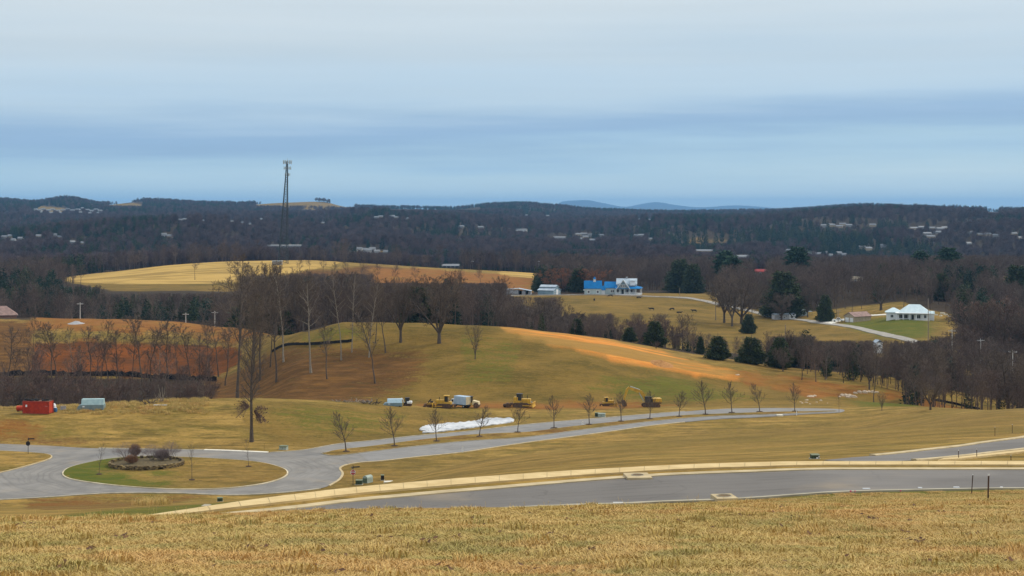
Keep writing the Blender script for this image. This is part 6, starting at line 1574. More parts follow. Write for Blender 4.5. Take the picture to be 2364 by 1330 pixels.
def heap(v, rx_, ry_, h, m, nm, label, seed=1):
    mb = MB(); n, r_ = 28, 9; vs = []; rnd = random.Random(seed)
    for i in range(r_+1):
        for j in range(n):
            a = 6.283*j/n; q = i/r_; x, y = rx_*q*math.cos(a), ry_*q*math.sin(a); vs.append((x, y, gz1(v[0]+x, v[1]+y)-v[2]+h*(math.cos(q*math.pi)*.5+.5)*(1+rnd.uniform(-.18, .18))-.08*(i == r_)))
    mb.add(vs, [(i*n+j, (i+1)*n+j, (i+1)*n+(j+1) % n, i*n+(j+1) % n) for i in range(r_) for j in range(n)]); o = mb.build(nm, m, None, smooth=True, loc=v); return tag(o, label, 'heap')
heap(t, 3.8, 4.5, .9, M_EARTH, 'earth_heap', 'low heap of orange earth at the lower edge of the straw-covered strip')
heap(spot(176, 747, 560, 612), 3.6, 3.0, .9, mat('grey_gravel', (0.42, 0.42, 0.42), (0.28, 0.28, 0.29), rough=1, scale=5, bump=.1), 'gravel_heap', 'small grey gravel heap on top of the clay bank')
# brush and log piles
def brush(px, py, d0, d1, n, ln, label, m, seed, up=.4, w_=2.0):
    v = spot(px, py, d0, d1); rnd = random.Random(seed); mb = MB()
    for k in range(n):
        a = rnd.uniform(-1, 1); c = Vector((rnd.uniform(-w_, w_), rnd.uniform(-.8, .8), rnd.uniform(0, .4))); d = Vector((rnd.uniform(-.9, .9), rnd.uniform(-.4, .4), up*rnd.uniform(.3, 1.6))).normalized()*ln*rnd.uniform(.4, 1)
        mb.tube([tuple(c), tuple(c+d*.5+Vector((0, 0, .06))), tuple(c+d)], [.10*rnd.uniform(.6, 1.3), .07, .03], 5)
    o = mb.build('brush_pile', m, None, loc=v); return tag(o, label, 'brush pile')
brush(366, 930, 352, 420, 9, 4.2, 'pale split logs leaning in a heap behind the mound crest', M_BARKP, 1, up=1.6, w_=1.2)
brush(344, 934, 352, 420, 16, 1.8, 'dark brush pile left of the leaning logs', M_BARK, 2, up=.4, w_=1.2)
brush(812, 932, 370, 410, 40, 1.5, 'low grey brush pile left of the covered grey bin', M_WOODG, 3, up=.25, w_=5)
brush(855, 934, 372, 410, 24, 1.8, 'dark brush pile nearest the left side of the covered grey bin', M_BARK, 4, up=.35, w_=2)
v = spot(370, 936, 350, 420); o = MB().bbox(-1.6, 1.6, -.15, .15, .0, .18, .03).build('plank', M_WHITE, None, loc=v); tag(o, 'white plank lying on the grass below the leaning logs', 'plank')

# ------------------------------------------------------------------ container, bins, plant and trucks
M_RED = mat('faded_red_container', (0.50, 0.055, 0.02), (0.38, 0.038, 0.016), rough=.6, scale=1.5)
M_YEL = mat('worn_machine_yellow', (0.62, 0.37, 0.035), (0.42, 0.24, 0.03), rough=.5, scale=1.2, spec=.4)
M_CREAM = mat('cream_paint', (0.68, 0.58, 0.36), (0.55, 0.46, 0.28), rough=.6, scale=1.5)
M_TYRE = mat('black_rubber', (0.03, 0.028, 0.026), (0.018, 0.017, 0.016), rough=.9)
M_TRACK = mat('muddy_steel_track', (0.12, 0.07, 0.045), (0.05, 0.035, 0.028), rough=.9, scale=5)
M_BIN = mat('blue_grey_bin_paint', (0.24, 0.32, 0.34), (0.17, 0.25, 0.27), rough=.6, scale=1)
M_BINR = mat('pale_blue_lid', (0.38, 0.52, 0.52), (0.28, 0.42, 0.44), rough=.6, scale=1)
M_BLUEP = mat('blue_plastic', (0.04, 0.16, 0.34), (0.03, 0.12, 0.28), rough=.5)
M_RUSTY = mat('rust_brown_steel', (0.16, 0.09, 0.05), (0.08, 0.05, 0.03), rough=.9, scale=3)
def ground_normal_rot(v): return 0
v = spot(88, 954, 338, 380)
D = v.y; t = empty('shipping_container', v, R(-8), 'faded red corrugated shipping container on the left of the mound', 'shipping container')
L_ = 6.4; H_ = 2.9
mb = MB(); n = 30; pr = []
for k in range(n):
    x0 = -L_/2+.15+(L_-.3)*k/n; dx = (L_-.3)/n; pr += [(x0, -1.2), (x0+dx*.3, -1.2), (x0+dx*.5, -1.12), (x0+dx*.8, -1.12)]
pr += [(L_/2-.15, -1.2), (L_/2-.15, 1.2), (-L_/2+.15, 1.2)]
mb.prism(pr, .12, H_-.12, 'z'); mb.build('corrugated_wall', M_RED, t)
mb = MB()
for x in (-L_/2, L_/2-.15):
    for y in (-1.23, 1.08): mb.box(x, x+.15, y, y+.15, 0, H_)
for y in (-1.235, 1.085): mb.box(-L_/2+.15, L_/2-.15, y, y+.14, H_-.13, H_-.003); mb.box(-L_/2+.15, L_/2-.15, y, y+.14, .003, .16)
mb.build('frame', mat('container_frame_red', (0.34, 0.05, 0.03), (0.26, 0.04, 0.025), rough=.6), t)
MB().box(-L_/2+.16, L_/2-.16, -1.09, 1.09, H_-.06, H_-.01).build('roof', M_RUSTY, t)
MB().box(-L_/2+.75, -L_/2+1.15, -1.262, -1.242, 1.55, 2.05).build('label_plate', M_WHITE, t)
MB().box(L_/2-.95, L_/2-.35, -1.262, -1.242, 1.7, 1.85).build('marking', mat('faded_pink_marking', (0.62, 0.2, 0.16), rough=.6), t)
mb = MB()
for z in (.5, 1.0, 1.5, 2.0): mb.box(-L_/2-.05, -L_/2-.01, -1.0, 1.0, z, z+.08)
for y in (-.7, .7): mb.tube([(-L_/2-.07, y, .2), (-L_/2-.07, y, 2.3)], .03, 6)
mb.build('end_doors', M_CREAM, t)
rnd = random.Random(4); mb = MB()
for k in range(60):
    x = rnd.uniform(-2.9, 2.4); s = rnd.uniform(.1, .34); M_ = Matrix.Translation((x, rnd.uniform(-.8, .8), H_+s*.5)) @ Matrix.Rotation(rnd.uniform(0, 3), 4, 'Z') @ Matrix.Rotation(rnd.uniform(-.5, .5), 4, 'X'); mb.box(-s, s, -s*.5, s*.5, -s*.6, s*.6, M_)
o = mb.build('scrap_pile', M_DARK, None, loc=v); o.rotation_euler = (0, 0, R(-8)); tag(o, 'black scrap and tarpaulins piled along the top of the red container', 'scrap pile')
v2 = spot(47, 950, 345, 385); t = empty('fuel_tank', v2, R(10), 'small red cylindrical tank at the left end of the red container', 'tank')
MB().tube([(-.9, 0, .75), (-.8, 0, .75), (.8, 0, .75), (.9, 0, .75)], [.3, .6, .6, .3], 16).build('drum', M_RED, t)
for x in (-.5, .5): MB().bbox(x-.08, x+.08, -.5, .5, -.2, .3, .02).build('cradle', M_DARK, t)
v2 = spot(128, 951, 345, 385); t = empty('barrel', v2, 0, 'blue plastic barrel at the right end of the red container', 'barrel')
MB().tube([(0, 0, 0), (0, 0, .3), (0, 0, .6), (0, 0, .95)], [.36, .42, .42, .36], 16).build('drum', M_BLUEP, t); MB().tube([(0, 0, .95), (0, 0, 1.02)], [.3, .28], 12).build('lid', M_WHITE, t)
v2 = spot(125, 947, 350, 390); v2.x -= .1; t = empty('water_tank', v2, 0, 'white plastic tank behind the blue barrel', 'tank')
MB().tube([(0, 0, -.2), (0, 0, 1.1), (0, 0, 1.5), (0, 0, 1.62)], [.55, .55, .35, .12], 14).build('drum', M_WHITE, t); MB().tube([(0, 0, 1.6), (0, 0, 1.72)], .13, 10).build('cap', M_DARK, t)
def hooded_bin(px, py, d0, d1, L_, Hh, rz, label, m1=M_BIN, m2=M_BINR):
    v = spot(px, py, d0, d1); t = empty('hooded_bin', v, rz, label, 'waste bin')
    MB().prism([(-1.2, 0), (1.2, 0), (1.3, Hh*.5), (-1.3, Hh*.5)], -L_/2, L_/2, 'x').build('body', m1, t)
    MB().prism([(-1.36, Hh*.5), (1.36, Hh*.5), (.75, Hh), (-.75, Hh)], -L_/2+.12, L_/2-.12, 'x').build('hood', m2, t)
    for k in range(7):
        x = -L_/2+L_*(k+.5)/7; MB().prism([(-1.32, .03), (-1.28, .03), (-1.38, Hh*.49), (-1.42, Hh*.49)], x-.05, x+.05, 'x').build('rib', m1, t)
    MB().prism([(-L_/2-1.1, 0), (-L_/2-.01, 0), (-L_/2-.01, Hh*.48), (-L_/2-.5, Hh*.45)], -1.1, 1.1, 'y').build('loading_ramp', m1, t)
    MB().box(-L_/2+.3, -L_/2+.9, -1.37, -1.335, Hh*.30, Hh*.42).build('label_plate', M_WHITE, t)
    for x in (-L_/2+.6, L_/2-.6): MB().cyl((x, -1.25, .02), (x, -.95, .02), .18, 10).build('roller', M_TYRE, t)
    return t
hooded_bin(215, 946, 345, 390, 5.2, 2.55, R(5), 'blue-grey bin with a sloping lid right of the red container')
hooded_bin(911, 937, 370, 400, 3.8, 1.75, R(4), 'pale blue covered bin left of the row of machines', m1=mat('pale_blue_bin', (0.26, 0.37, 0.42), rough=.6), m2=mat('light_blue_cover', (0.42, 0.56, 0.63), (0.34, 0.48, 0.55), rough=.6))
v2 = spot(146, 946, 350, 395); t = empty('crate', v2, .2, 'small grey crate in the tall grass between the container and the bin', 'crate')
MB().bbox(-.6, .6, -.5, .5, -.1, .75, .03).build('body', M_GREYW, t); MB().bbox(-.65, .65, -.55, .55, .75, .85, .02).build('lid', M_WOODG, t)

def track(t, y, x0, x1, h, w_=.5, nm='track'):
    r = h/2; pr = [(x0+r+r*math.cos(a), r+r*math.sin(a)) for a in np.linspace(math.pi/2, 3*math.pi/2, 9)]+[(x1-r+r*math.cos(a), r+r*math.sin(a)) for a in np.linspace(-math.pi/2, math.pi/2, 9)]
    o = MB().prism(pr, y-w_/2, y+w_/2, 'y').build(nm, M_TRACK, t)
    mb = MB()
    for k in range(5): x = x0+r+(x1-x0-2*r)*k/4; mb.cyl((x, y-w_/2-.05, r), (x, y+w_/2+.05, r), r*(.62 if k in (0, 4) else .4), 12)
    mb.build('road_wheels', M_RUSTY, o); return o
def cab(t, x0, x1, y0, y1, z0, z1, m, nm='cab', roofm=None):
    c = MB()
    for x in (x0, x1-.12):
        for y in (y0, y1-.12): c.box(x, x+.12, y, y+.12, z0, z1)
    o = c.build(nm, m, t)
    MB().bbox(x0-.12, x1+.12, y0-.1, y1+.1, z1, z1+.14, .03).build('roof', roofm or m, o)
    MB().box(x0+.04, x1-.04, y0+.04, y1-.04, z0+.02, z1-.01).build('glazing', M_GLASS, o); return o
def wheel(t, x, y, r, w_, hub=M_YEL):
    o = MB().tube([(x, y-w_/2, r), (x, y-w_/2+.08, r), (x, y+w_/2-.08, r), (x, y+w_/2, r)], [r*.86, r, r, r*.86], 18).build('tyre', M_TYRE, t)
    MB().cyl((x, y-w_/2-.03, r), (x, y+w_/2+.03, r), r*.45, 12).build('rim', hub, o); return o
def dozer(px, py, d0, d1, rz, label, m=M_YEL, s=1.0, flip=1, ripper=False, glassy=True, tall=False, group='bulldozers'):
    v = spot(px, py, d0, d1); t = empty('bulldozer', v, rz, label, 'bulldozer', group); t.scale = (s*flip, s, s)
    for y in (-.95, .95): track(t, y, -2.0, 1.7, 1.05)
    MB().bbox(-.2, 1.9, -.65, .65, .75, 1.95, .08).build('engine_hood', m, t)
    MB().bbox(-1.9, -.1, -.8, .8, .85, 1.5, .06).build('chassis', m, t)
    if tall: MB().bbox(-1.9, -.9, -.7, .7, 1.5, 2.3, .06).build('fuel_tank', m, t)
    cab(t, -1.2, -.1, -.7, .7, 1.5, 2.9, m if glassy else M_BLACK)
    MB().cyl((1.1, .25, 1.9), (1.1, .25, 2.65), .07, 8).build('exhaust', M_DARK, t)
    prof = [(2.55, .1), (2.75, .15), (2.62, .7), (2.72, 1.25), (2.58, 1.28), (2.48, .7)]
    MB().prism(prof, -1.75, 1.75, 'y').build('blade', m, t)
    for y in (-1.25, 1.25): MB().box(.2, 2.5, y-.08, y+.08, .4, .58).build('push_arm', m, t)
    for y in (-.4, .4): MB().cyl((1.7, y, 1.5), (2.5, y, .9), .05, 6).build('lift_cylinder', M_GALV, t)
    if ripper:
        MB().box(-2.8, -1.95, -.7, .7, .7, .9).build('ripper_beam', M_RUSTY, t)
        for y in (-.6, 0, .6): MB().prism([(-2.85, .1), (-2.7, .1), (-2.5, .9), (-2.75, .9)], y-.07, y+.07, 'y').build('ripper_tooth', M_RUSTY, t)
    return t
dozer(1025, 941.5, 378, 402, R(172), 'yellow bulldozer with a canopied cab left of the white box truck', s=1.02, ripper=True, tall=False)
dozer(1206, 940, 378, 402, R(-12), 'large dark-cabbed yellow bulldozer standing alone in the middle of the row', s=1.12, glassy=False, ripper=True, tall=True)
dozer(1404, 938, 380, 402, R(8), 'small yellow bulldozer with two dark windows left of the excavator', s=.78, ripper=True)
# compact machines: small grader-like attachment, skid steer, box truck, roller
v = spot(995, 941.5, 378, 402); t = empty('trench_roller', v, R(6), 'small dark yellow loader with raised arms at the left of the row of machines', 'loader')
for y in (-.55, .55): track(t, y, -1.1, 1.0, .7, .35)
MB().bbox(-1.0, .9, -.45, .45, .5, 1.15, .05).build('chassis', M_YEL, t)
for y in (-.5, .5):
    MB().prism([(-1.0, 1.0), (-.8, 1.0), (.1, 1.9), (-.05, 2.0)], y-.06, y+.06, 'y').build('lift_arm', M_DARK, t)
    MB().prism([(.7, .9), (.9, .9), (1.4, 1.75), (1.25, 1.8)], y-.06, y+.06, 'y').build('front_arm', M_YEL, t)
MB().prism([(-2.0, .1), (-1.4, .05), (-1.0, .5), (-1.15, .95), (-1.6, .8)], -.8, .8, 'y').build('bucket', M_RUSTY, t)
MB().bbox(-.2, .5, -.4, .4, 1.15, 1.5, .04).build('seat', M_DARK, t)
v = spot(941, 940, 378, 402); t = empty('mini_excavator', v, R(-4), 'small white-backed excavator with a black cab right of the pale blue bin', 'excavator')
for y in (-.55, .55): track(t, y, -1.05, 1.05, .5, .32)
MB().bbox(-.1, 1.1, -.7, .7, .62, 1.25, .12).build('counterweight', M_WHITE, t); MB().bbox(-.9, .3, -.6, .6, .55, .8, .04).build('deck', M_DARK, t)
cab(t, -.55, .45, -.55, .45, .8, 1.95, M_BLACK)
MB().prism([(-.9, .7), (-.7, .7), (-1.25, 1.9), (-1.5, 2.0)], -.12, .12, 'y').build('boom', M_WHITE, t)
MB().prism([(-1.55, 2.0), (-1.35, 1.9), (-1.6, .6), (-1.72, .6)], -.09, .09, 'y').build('arm', M_WHITE, t); MB().prism([(-1.9, .2), (-1.5, .05), (-1.45, .6), (-1.75, .65)], -.3, .3, 'y').build('bucket', M_DARK, t)
v = spot(1068, 941, 378, 402); t = empty('box_truck', v, R(142), 'box truck with a pale blue side and cream rear parked between the yellow machines', 'truck'); t.scale = (.88,)*3
MB().bbox(-2.1, 2.3, -1.15, 1.15, .95, 3.3, .04).build('cargo_box', mat('pale_blue_panels', (0.42, 0.54, 0.66), (0.34, 0.46, 0.58), rough=.6, scale=1), t)
MB().box(-2.16, -2.09, -1.08, 1.08, 1.0, 3.22).build('rear_door', mat('cream_door', (0.60, 0.53, 0.37), (0.48, 0.41, 0.27), rough=.6), t)
mb = MB()
for k in range(5): mb.box(-2.19, -2.155, -1.05+k*.52, -1.01+k*.52, 1.0, 3.2)
mb.build('panel_ribs', M_CREAM, t)
MB().bbox(-2.3, 3.9, -.5, .5, .55, .93, .03).build('chassis', M_DARK, t)
MB().prism([(2.45, .6), (4.4, .6), (4.45, 1.3), (3.75, 1.55), (3.3, 2.35), (2.45, 2.4)], -1.0, 1.0, 'y').build('cab', M_WHITE, t)
MB().prism([(3.42, 2.25), (3.82, 1.6), (3.86, 1.62), (3.46, 2.29)], -.85, .85, 'y').build('windscreen', M_GLASS, t)
for s_ in (-1, 1): MB().box(2.6, 3.3, s_*1.0-.02, s_*1.0+.02, 1.5, 2.2).build('side_window', M_GLASS, t); MB().bbox(4.40, 4.48, s_*.7-.15, s_*.7+.15, .85, 1.05, .02).build('headlight', M_GALV, t)
for x in (-1.2, 3.4):
    for y in (-1, 1): wheel(t, x, y, .5, .3, M_GALV)
v = spot(1090, 941.5, 378, 402); t = empty('road_roller', v, R(-12), 'cream and yellow road roller with an open canopy right of the box truck', 'road roller')
MB().tube([(1.2, -.95, .7), (1.2, .95, .7)], .7, 20).build('drum', M_RUSTY, t)
MB().prism([(.1, .9), (1.9, .9), (1.75, 1.6), (.3, 1.9)], -.85, .85, 'y').build('hood', M_CREAM, t)
MB().bbox(-1.6, .1, -.8, .8, .7, 1.35, .06).build('chassis', M_YEL, t); cab(t, -1.2, .0, -.75, .75, 1.35, 2.75, M_BLACK)
for y in (-.9, .9): wheel(t, -1.2, y, .7, .45)
v = spot(1172, 940, 378, 402); t = empty('compactor', v, R(4), 'dark rusty pull-behind roller left of the large bulldozer', 'roller')
MB().tube([(0, -.8, .55), (0, .8, .55)], .55, 18).build('drum', M_RUSTY, t); MB().tube([(-.75, -.5, .4), (-.75, .5, .4)], .4, 14).build('small_drum', M_TYRE, t)
mb = MB(); mb.box(-1.0, .8, -.95, -.85, .5, .75); mb.box(-1.0, .8, .85, .95, .5, .75); mb.box(.8, 2.2, -.1, .1, .5, .7); mb.box(.7, .82, -.95, .95, .5, .75); mb.build('frame', M_RUSTY, t)
# big excavator: body at the right, boom reaching left
v = spot(1503, 940, 380, 404); t = empty('excavator', v, R(4), 'large yellow excavator with its arched boom reaching left beside the hill', 'excavator')
for y in (-1.3, 1.3): track(t, y, -2.3, 2.2, .95, .6)
MB().bbox(-1.5, 2.5, -1.35, 1.35, 1.0, 1.35, .05).build('turntable', M_RUSTY, t)
MB().bbox(.35, 2.6, -1.35, 1.35, 1.36, 2.35, .12).build('counterweight', M_YEL, t)
MB().bbox(-1.3, .34, -.2, 1.35, 1.36, 2.05, .06).build('engine_hood', M_DARK, t)
cab(t, -1.7, -.1, -1.3, -.25, 1.36, 2.7, M_BLACK)
def arm_piece(nm, pts2, wds, yw, m):
    mb = MB(); n = len(pts2); up_, dn = [], []
    for i, (a, b) in enumerate(pts2):
        p0 = pts2[max(i-1, 0)]; p1 = pts2[min(i+1, n-1)]; d = Vector((p1[0]-p0[0], p1[1]-p0[1])).normalized(); nn_ = Vector((-d.y, d.x))*wds[i]
        up_.append((a+nn_.x, b+nn_.y)); dn.append((a-nn_.x, b-nn_.y))
    mb.prism(dn+up_[::-1], -yw, yw, 'y'); return mb.build(nm, m, t)
arm_piece('boom', [(-1.1, 1.6), (-2.0, 3.2), (-2.6, 3.9), (-4.2, 4.5), (-6.0, 5.0)], [.22, .42, .48, .4, .22], .25, M_YEL)
arm_piece('stick', [(-5.7, 5.25), (-6.2, 4.7), (-7.1, 2.0)], [.18, .32, .15], .2, M_YEL)
MB().cyl((-3.0, 4.55, 0) if False else (-3.0, 0, 4.55), (-5.4, 0, 5.4), .12, 8).build('stick_cylinder', M_GALV, t)
for y in (-.42, .42): MB().cyl((-1.9, y, 1.5), (-3.2, y, 3.9), .09, 8).build('boom_cylinder', M_GALV, t)
MB().prism([(-7.9, 1.1), (-7.3, .3), (-6.4, .35), (-6.5, 1.3), (-7.0, 2.0), (-7.4, 1.9)], -.7, .7, 'y').build('bucket', M_RUSTY, t)
# pickup at the driveway, propane tank, mailbox
v = spot(1935, 744, 640, 800, .3); t = empty('pickup_truck', v, R(-12), 'white pickup truck parked on the driveway below the white house', 'pickup truck')
MB().prism([(-2.7, .45), (2.7, .45), (2.75, 1.0), (1.5, 1.15), (.8, 1.8), (-.6, 1.8), (-.9, 1.15), (-2.7, 1.1)], -.9, .9, 'y').build('body', M_WHITE, t)
MB().prism([(1.42, 1.2), (.82, 1.72), (-.5, 1.72), (-.75, 1.2)], -.93, .93, 'y').build('glazing', M_GLASS, t)
for x in (-1.7, 1.7):
    for y in (-.85, .85): wheel(t, x, y, .38, .25, M_GALV)
v = spot(1922, 741, 640, 800); t = empty('storage_tank', v, 0, 'small white upright tank beside the pickup truck', 'tank')
MB().tube([(0, 0, 0), (0, 0, 1.3), (0, 0, 1.7)], [.6, .6, .25], 12).build('drum', M_WHITE, t); MB().tube([(0, 0, 1.7), (0, 0, 1.85)], .12, 8).build('cap', M_DARK, t)
mb = MB()
# white objects stacked beside the white house
gs = []
for k, (x, y) in enumerate([(2160, 728), (2172, 730), (2183, 727), (2176, 724), (2150, 727), (2192, 731)]):
    v = spot(x, y, 640, 800); o = MB().bbox(-1.0, 1.0, -.5, .5, -.1, .5, .08).build('block_pallet', M_WHITEC, None, loc=v); o.rotation_euler = (0, 0, k); tag(o, 'pale pallet of building blocks on bare earth right of the white house', 'pallet', 'pallets beside the white house'); gs.append((x, o))
ordinal(gs, 'pale pallet of blocks on bare earth right of the white house')

# ------------------------------------------------------------------ cattle: one skinned body each
def cow_mesh(pose):
    V = [(0, 0, 1.0), (.55, 0, 1.02), (.95, 0, 1.0), (1.25, 0, 1.05 if pose != 'graze' else .85), (1.55, 0, 1.2 if pose != 'graze' else .45), (1.85, 0, 1.1 if pose != 'graze' else .2), (-.55, 0, 1.03), (-.85, 0, 1.05), (-1.0, 0, .75), (-1.02, 0, .4)]
    rr = [.36, .36, .32, .22, .16, .09, .36, .27, .04, .05]
    E_ = [(0, 1), (1, 2), (2, 3), (3, 4), (4, 5), (0, 6), (6, 7), (7, 8), (8, 9)]
    zk = 0 if pose != 'lie' else .55
    if pose == 'lie': V = [(a, b, c-.55) for a, b, c in V]
    for s_ in (-1, 1):
        b = len(V); f = .0 if pose != 'lie' else .0
        if pose == 'lie':
            V += [(.85, .28*s_, .25), (1.25, .32*s_, .1), (.9, .36*s_, .06)]; V += [(-.7, .3*s_, .3), (-.3, .42*s_, .1), (-.7, .46*s_, .06)]
        else:
            V += [(.85, .2*s_, .65), (.88, .2*s_, .36), (.86+.08*s_, .2*s_, .04)]; V += [(-.72, .2*s_, .7), (-.86, .2*s_, .38), (-.74+.1*s_, .2*s_, .04)]
        rr += [.13, .07, .06, .16, .08, .065]; E_ += [(2, b), (b, b+1), (b+1, b+2), (6, b+3), (b+3, b+4), (b+4, b+5)]
        c = len(V); hx, hz = V[4][0], V[4][2]; V += [(hx-.02, .22*s_, hz+.1)]; rr += [.045]; E_ += [(4, c)]
    me_ = bpy.data.meshes.new('cow'); me_.from_pydata(V, E_, []); o = bpy.data.objects.new('cow_tmp', me_); col.objects.link(o)
    md = o.modifiers.new('s', 'SKIN'); 
    for i, r in enumerate(rr): me_.skin_vertices[0].data[i].radius = (r, r*.85)
    me_.skin_vertices[0].data[0].use_root = True
    o.modifiers.new('b', 'SUBSURF').levels = 1
    bpy.context.view_layer.update(); m2 = bpy.data.meshes.new_from_object(o.evaluated_get(bpy.context.evaluated_depsgraph_get())); bpy.data.objects.remove(o)
    m2.name = 'cow'; m2.materials.clear(); m2.materials.append(mat('black_hide', (0.02, 0.018, 0.017), (0.012, 0.011, 0.01), rough=.7)); return m2
CM = {k: cow_mesh(k) for k in ('stand', 'graze', 'lie')}
for x, y, ps, rz, lb in [(1372,695,'graze',80,'black cow grazing head-on, nearest to the outbuilding'),(1410,686,'graze',175,'black cow grazing in front of the farmhouse'),(1474,688,'lie',10,'black cow lying below the farmhouse porch'),
                     (1505,717,'stand',175,'black cow standing leftmost of the group lower in the pasture'),(1552,717,'graze',200,'black cow grazing beside the lying one'),(1567,723,'lie',5,'black cow lying in the middle of the pasture group'),(1603,721,'stand',170,'black cow rightmost in the pasture, standing apart')]:
    v = spot(x, y, 600, 860); o = bpy.data.objects.new('cow', CM[ps]); col.objects.link(o); o.location = v; o.rotation_euler = (0, 0, R(rz)); o.scale = (1.12,)*3; tag(o, lb, 'cow', 'black cattle in the pasture')

# ------------------------------------------------------------------ grass of the near slope
M_BLADE = bpy.data.materials.new('dry_grass_blades'); M_BLADE.use_nodes = True
tt = NT(M_BLADE); pp = tt.p; pp.inputs['Roughness'].default_value = .8; pp.inputs['Specular IOR Level'].default_value = .15
ge = tt.n('ShaderNodeNewGeometry')
def _n(s, det=4):
    n = tt.n('ShaderNodeTexNoise'); n.inputs['Scale'].default_value = s; n.inputs['Detail'].default_value = det; tt.l(ge.outputs['Position'], n.inputs[0]); return n.outputs[0]
def _mr(v, a, b, c=0, d=1):
    x = tt.n('ShaderNodeMapRange'); x.inputs[1].default_value = a; x.inputs[2].default_value = b; x.inputs[3].default_value = c; x.inputs[4].default_value = d; tt.l(v, x.inputs[0]); return x.outputs[0]
def _mx(f, a, b):
    x = tt.n('ShaderNodeMix', data_type='RGBA')
    if isinstance(f, float): x.inputs[0].default_value = f
    else: tt.l(f, x.inputs[0])
    for i, v in ((6, a), (7, b)):
        if isinstance(v, tuple): x.inputs[i].default_value = v+(1,)
        else: tt.l(v, x.inputs[i])
    return x.outputs[2]
c = _mx(_mr(_n(.5), .42, .62), (0.54, 0.375, 0.12), (0.42, 0.31, 0.08))
c = _mx(_mr(_n(.22, 5), .52, .62, 0, .8), c, (0.56, 0.32, 0.10))
c = _mx(_mr(_n(1.1, 4), .52, .64, 0, .8), c, (0.27, 0.25, 0.06))
c = _mx(_mr(ge.outputs['Random Per Island'], 0, 1, 0, .4), c, (0.80, 0.60, 0.30))
c = _mx(_mr(ge.outputs['Random Per Island'], .86, .9, 0, .7), c, (0.17, 0.10, 0.045))
tt.l(c, pp.inputs['Base Color'])
def turf(seed, n, size, hmin, hmax, wdt, flat=.6):
    rnd = random.Random(seed); mb = MB()
    for k in range(n):
        cx_, cy_ = rnd.uniform(-size, size), rnd.uniform(-size, size)
        a = rnd.uniform(0, 6.283); h = rnd.uniform(hmin, hmax); ln = h*rnd.uniform(flat*.5, flat*1.6); w_ = wdt*rnd.uniform(.6, 1.3)
        dx, dy = math.cos(a), math.sin(a); nx, ny = -dy*w_, dx*w_
        p0 = (cx_+nx, cy_+ny, -.01); p1 = (cx_-nx, cy_-ny, -.01); m0 = (cx_+dx*ln*.35+nx*.8, cy_+dy*ln*.35+ny*.8, h*.65); m1_ = (cx_+dx*ln*.35-nx*.8, cy_+dy*ln*.35-ny*.8, h*.65); tp = (cx_+dx*ln, cy_+dy*ln, h*rnd.uniform(.7, 1))
        mb.add([p0, p1, m1_, m0, tp], [(0, 1, 2, 3), (3, 2, 4)])
    return mb
TP = [unlinked('turf_patch', turf(400+i, 600, .36, .025, .08, .0038, 1.2), M_BLADE) for i in range(5)]
TP.append(unlinked('turf_tuft', turf(410, 90, .14, .07, .16, .005, .7), M_BLADE))
rg = np.random.default_rng(3)
def near_pts(n, d0, d1, ids_, smin, smax, pxr=(-220, 2580)):
    D = np.sqrt(rg.uniform(d0**2, d1**2, n)); px = rg.uniform(*pxr, n); X = (px-CX)/F*D; Z = hgt(X, D)
    return np.c_[X, D, Z], rg.choice(ids_, n), rg.uniform(smin, smax, n), px
A = [near_pts(7800, 13.5, 46, [0, 1, 2, 3, 4], .85, 1.35), near_pts(900, 13.5, 44, [5], .5, 1.35)]
B = near_pts(2600, 46, 76, [0, 1, 2, 3, 4], 1.0, 1.5)
k = B[0][:, 1] < LMF[5][0](B[3])-1.2; A.append(tuple(q[k] for q in B))
pts = np.vstack([a[0] for a in A]); ids = np.concatenate([a[1] for a in A]); scl = np.concatenate([a[2] for a in A])
# lay each patch along the slope
dx = (hgt(pts[:, 0]+.4, pts[:, 1])-hgt(pts[:, 0]-.4, pts[:, 1]))/.8; dy = (hgt(pts[:, 0], pts[:, 1]+.4)-hgt(pts[:, 0], pts[:, 1]-.4))/.8
scatter('dry_grass', pts, ids, scl, TP, 'dry golden turf of the near slope', tilt=(np.arctan(dy), -np.arctan(dx), None))
# tall seed stalks and dead leaves scattered in it
M_LEAF = mat('dead_leaf', (0.13, 0.06, 0.028), (0.06, 0.03, 0.018), rough=.9, scale=5)
mb = MB(); rnd = random.Random(12)
for k in range(420):
    D = math.sqrt(rnd.uniform(14**2, 44**2)); px = rnd.uniform(-100, 2464); x = (px-CX)/F*D
    for j in range(rnd.choice((1, 1, 2, 6))):
        xx, yy = x+rnd.gauss(0, .07), D+rnd.gauss(0, .09); z = gz1(xx, yy)+.05+rnd.uniform(0, .04); s = rnd.uniform(.025, .055); a = rnd.uniform(0, 6.28); u = Vector((math.cos(a), math.sin(a), rnd.uniform(-.5, .5)))*s; w_ = Vector((-math.sin(a), math.cos(a), rnd.uniform(-.5, .5)))*s*.6
        c = Vector((xx, yy, z)); mb.add([tuple(c-u), tuple(c+w_), tuple(c+u), tuple(c-w_)], [(0, 1, 2), (0, 2, 3)])
o = mb.build('fallen_leaves', M_LEAF); tag(o, 'dead brown leaves caught in the dry turf', kind='stuff')
mb = MB()
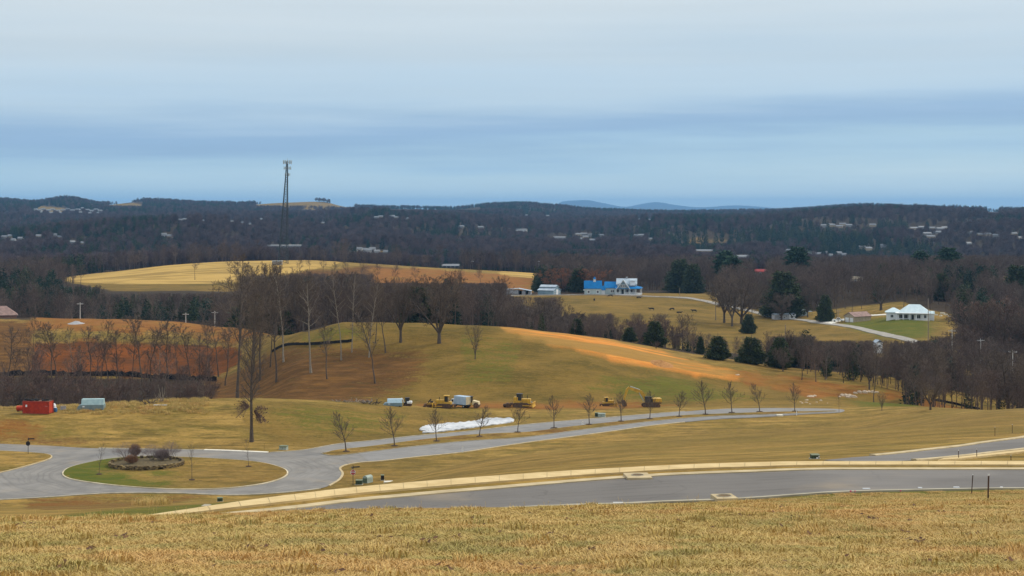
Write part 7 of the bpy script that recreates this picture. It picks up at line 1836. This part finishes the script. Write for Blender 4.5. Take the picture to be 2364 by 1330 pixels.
for k in range(90):
    D = rnd.uniform(36, 42.5); px = rnd.uniform(0, 2364); x = (px-CX)/F*D; h = rnd.uniform(.12, .34); c = Vector((x, D, gz1(x, D))); tp = c+Vector((rnd.gauss(0, .06), rnd.gauss(0, .05), h)); mb.tube([tuple(c), tuple(c.lerp(tp, .5)), tuple(tp)], [.003, .0025, .0015], 3, cap=False)
    for j in range(5): q = c.lerp(tp, .7+.06*j); mb.tube([tuple(q), tuple(q+Vector((rnd.gauss(0, .02), rnd.gauss(0, .02), .03)))], [.002, .001], 3, cap=False)
o = mb.build('seed_stalks', M_BLADE); tag(o, 'thin seed stalks standing above the crest of the turf', kind='stuff')
# rank dead grass behind the mound crest and along the fence of the woods
RG = [unlinked('rank_grass', turf(420+i, 160, .8, .35, .95, .016, .35), M_BLADE) for i in range(3)]
pl_ = []
for k in range(420):
    px = rnd.uniform(-60, 480); D = rnd.uniform(352, 374)+12*(px < 150)-6; pl_.append(at(px, D))
for k in range(0):
    px = rnd.uniform(1150, 1900); pl_.append(spot(px, float(np.interp(px, [1150,1300,1400,1500,1600,1700,1800,1900], [768,783,800,824,842,857,874,890]))-5, 440, 490))
for k in range(40): pl_.append(spot(rnd.uniform(320, 380), rnd.uniform(1150, 1168), 90, 266))
n = len(pl_); scatter('rank_grass', np.array([tuple(q) for q in pl_]), rg.integers(0, 3, n), rg.uniform(.6, 1.1, n), RG, 'tall dead grass along the mound crest and hill top')
# ------------------------------------------------------------------ haze over the valley
hz = MB().box(-29000, 29000, -260, 34500, -520, 240).build('haze', None if False else mat('haze_tmp', (1, 1, 1)))
hm = bpy.data.materials.new('pale_haze'); hm.use_nodes = True; hn = hm.node_tree; hn.nodes.clear()
ho = hn.nodes.new('ShaderNodeOutputMaterial'); pv = hn.nodes.new('ShaderNodeVolumePrincipled')
pv.inputs['Color'].default_value = (0.26, 0.58, 1.0, 1); pv.inputs['Density'].default_value = 4.8e-5; pv.inputs['Anisotropy'].default_value = 0.1
hn.links.new(pv.outputs[0], ho.inputs['Volume']); hz.data.materials.clear(); hz.data.materials.append(hm); tag(hz, kind='stuff')
bpy.data.materials.remove(bpy.data.materials['haze_tmp'])
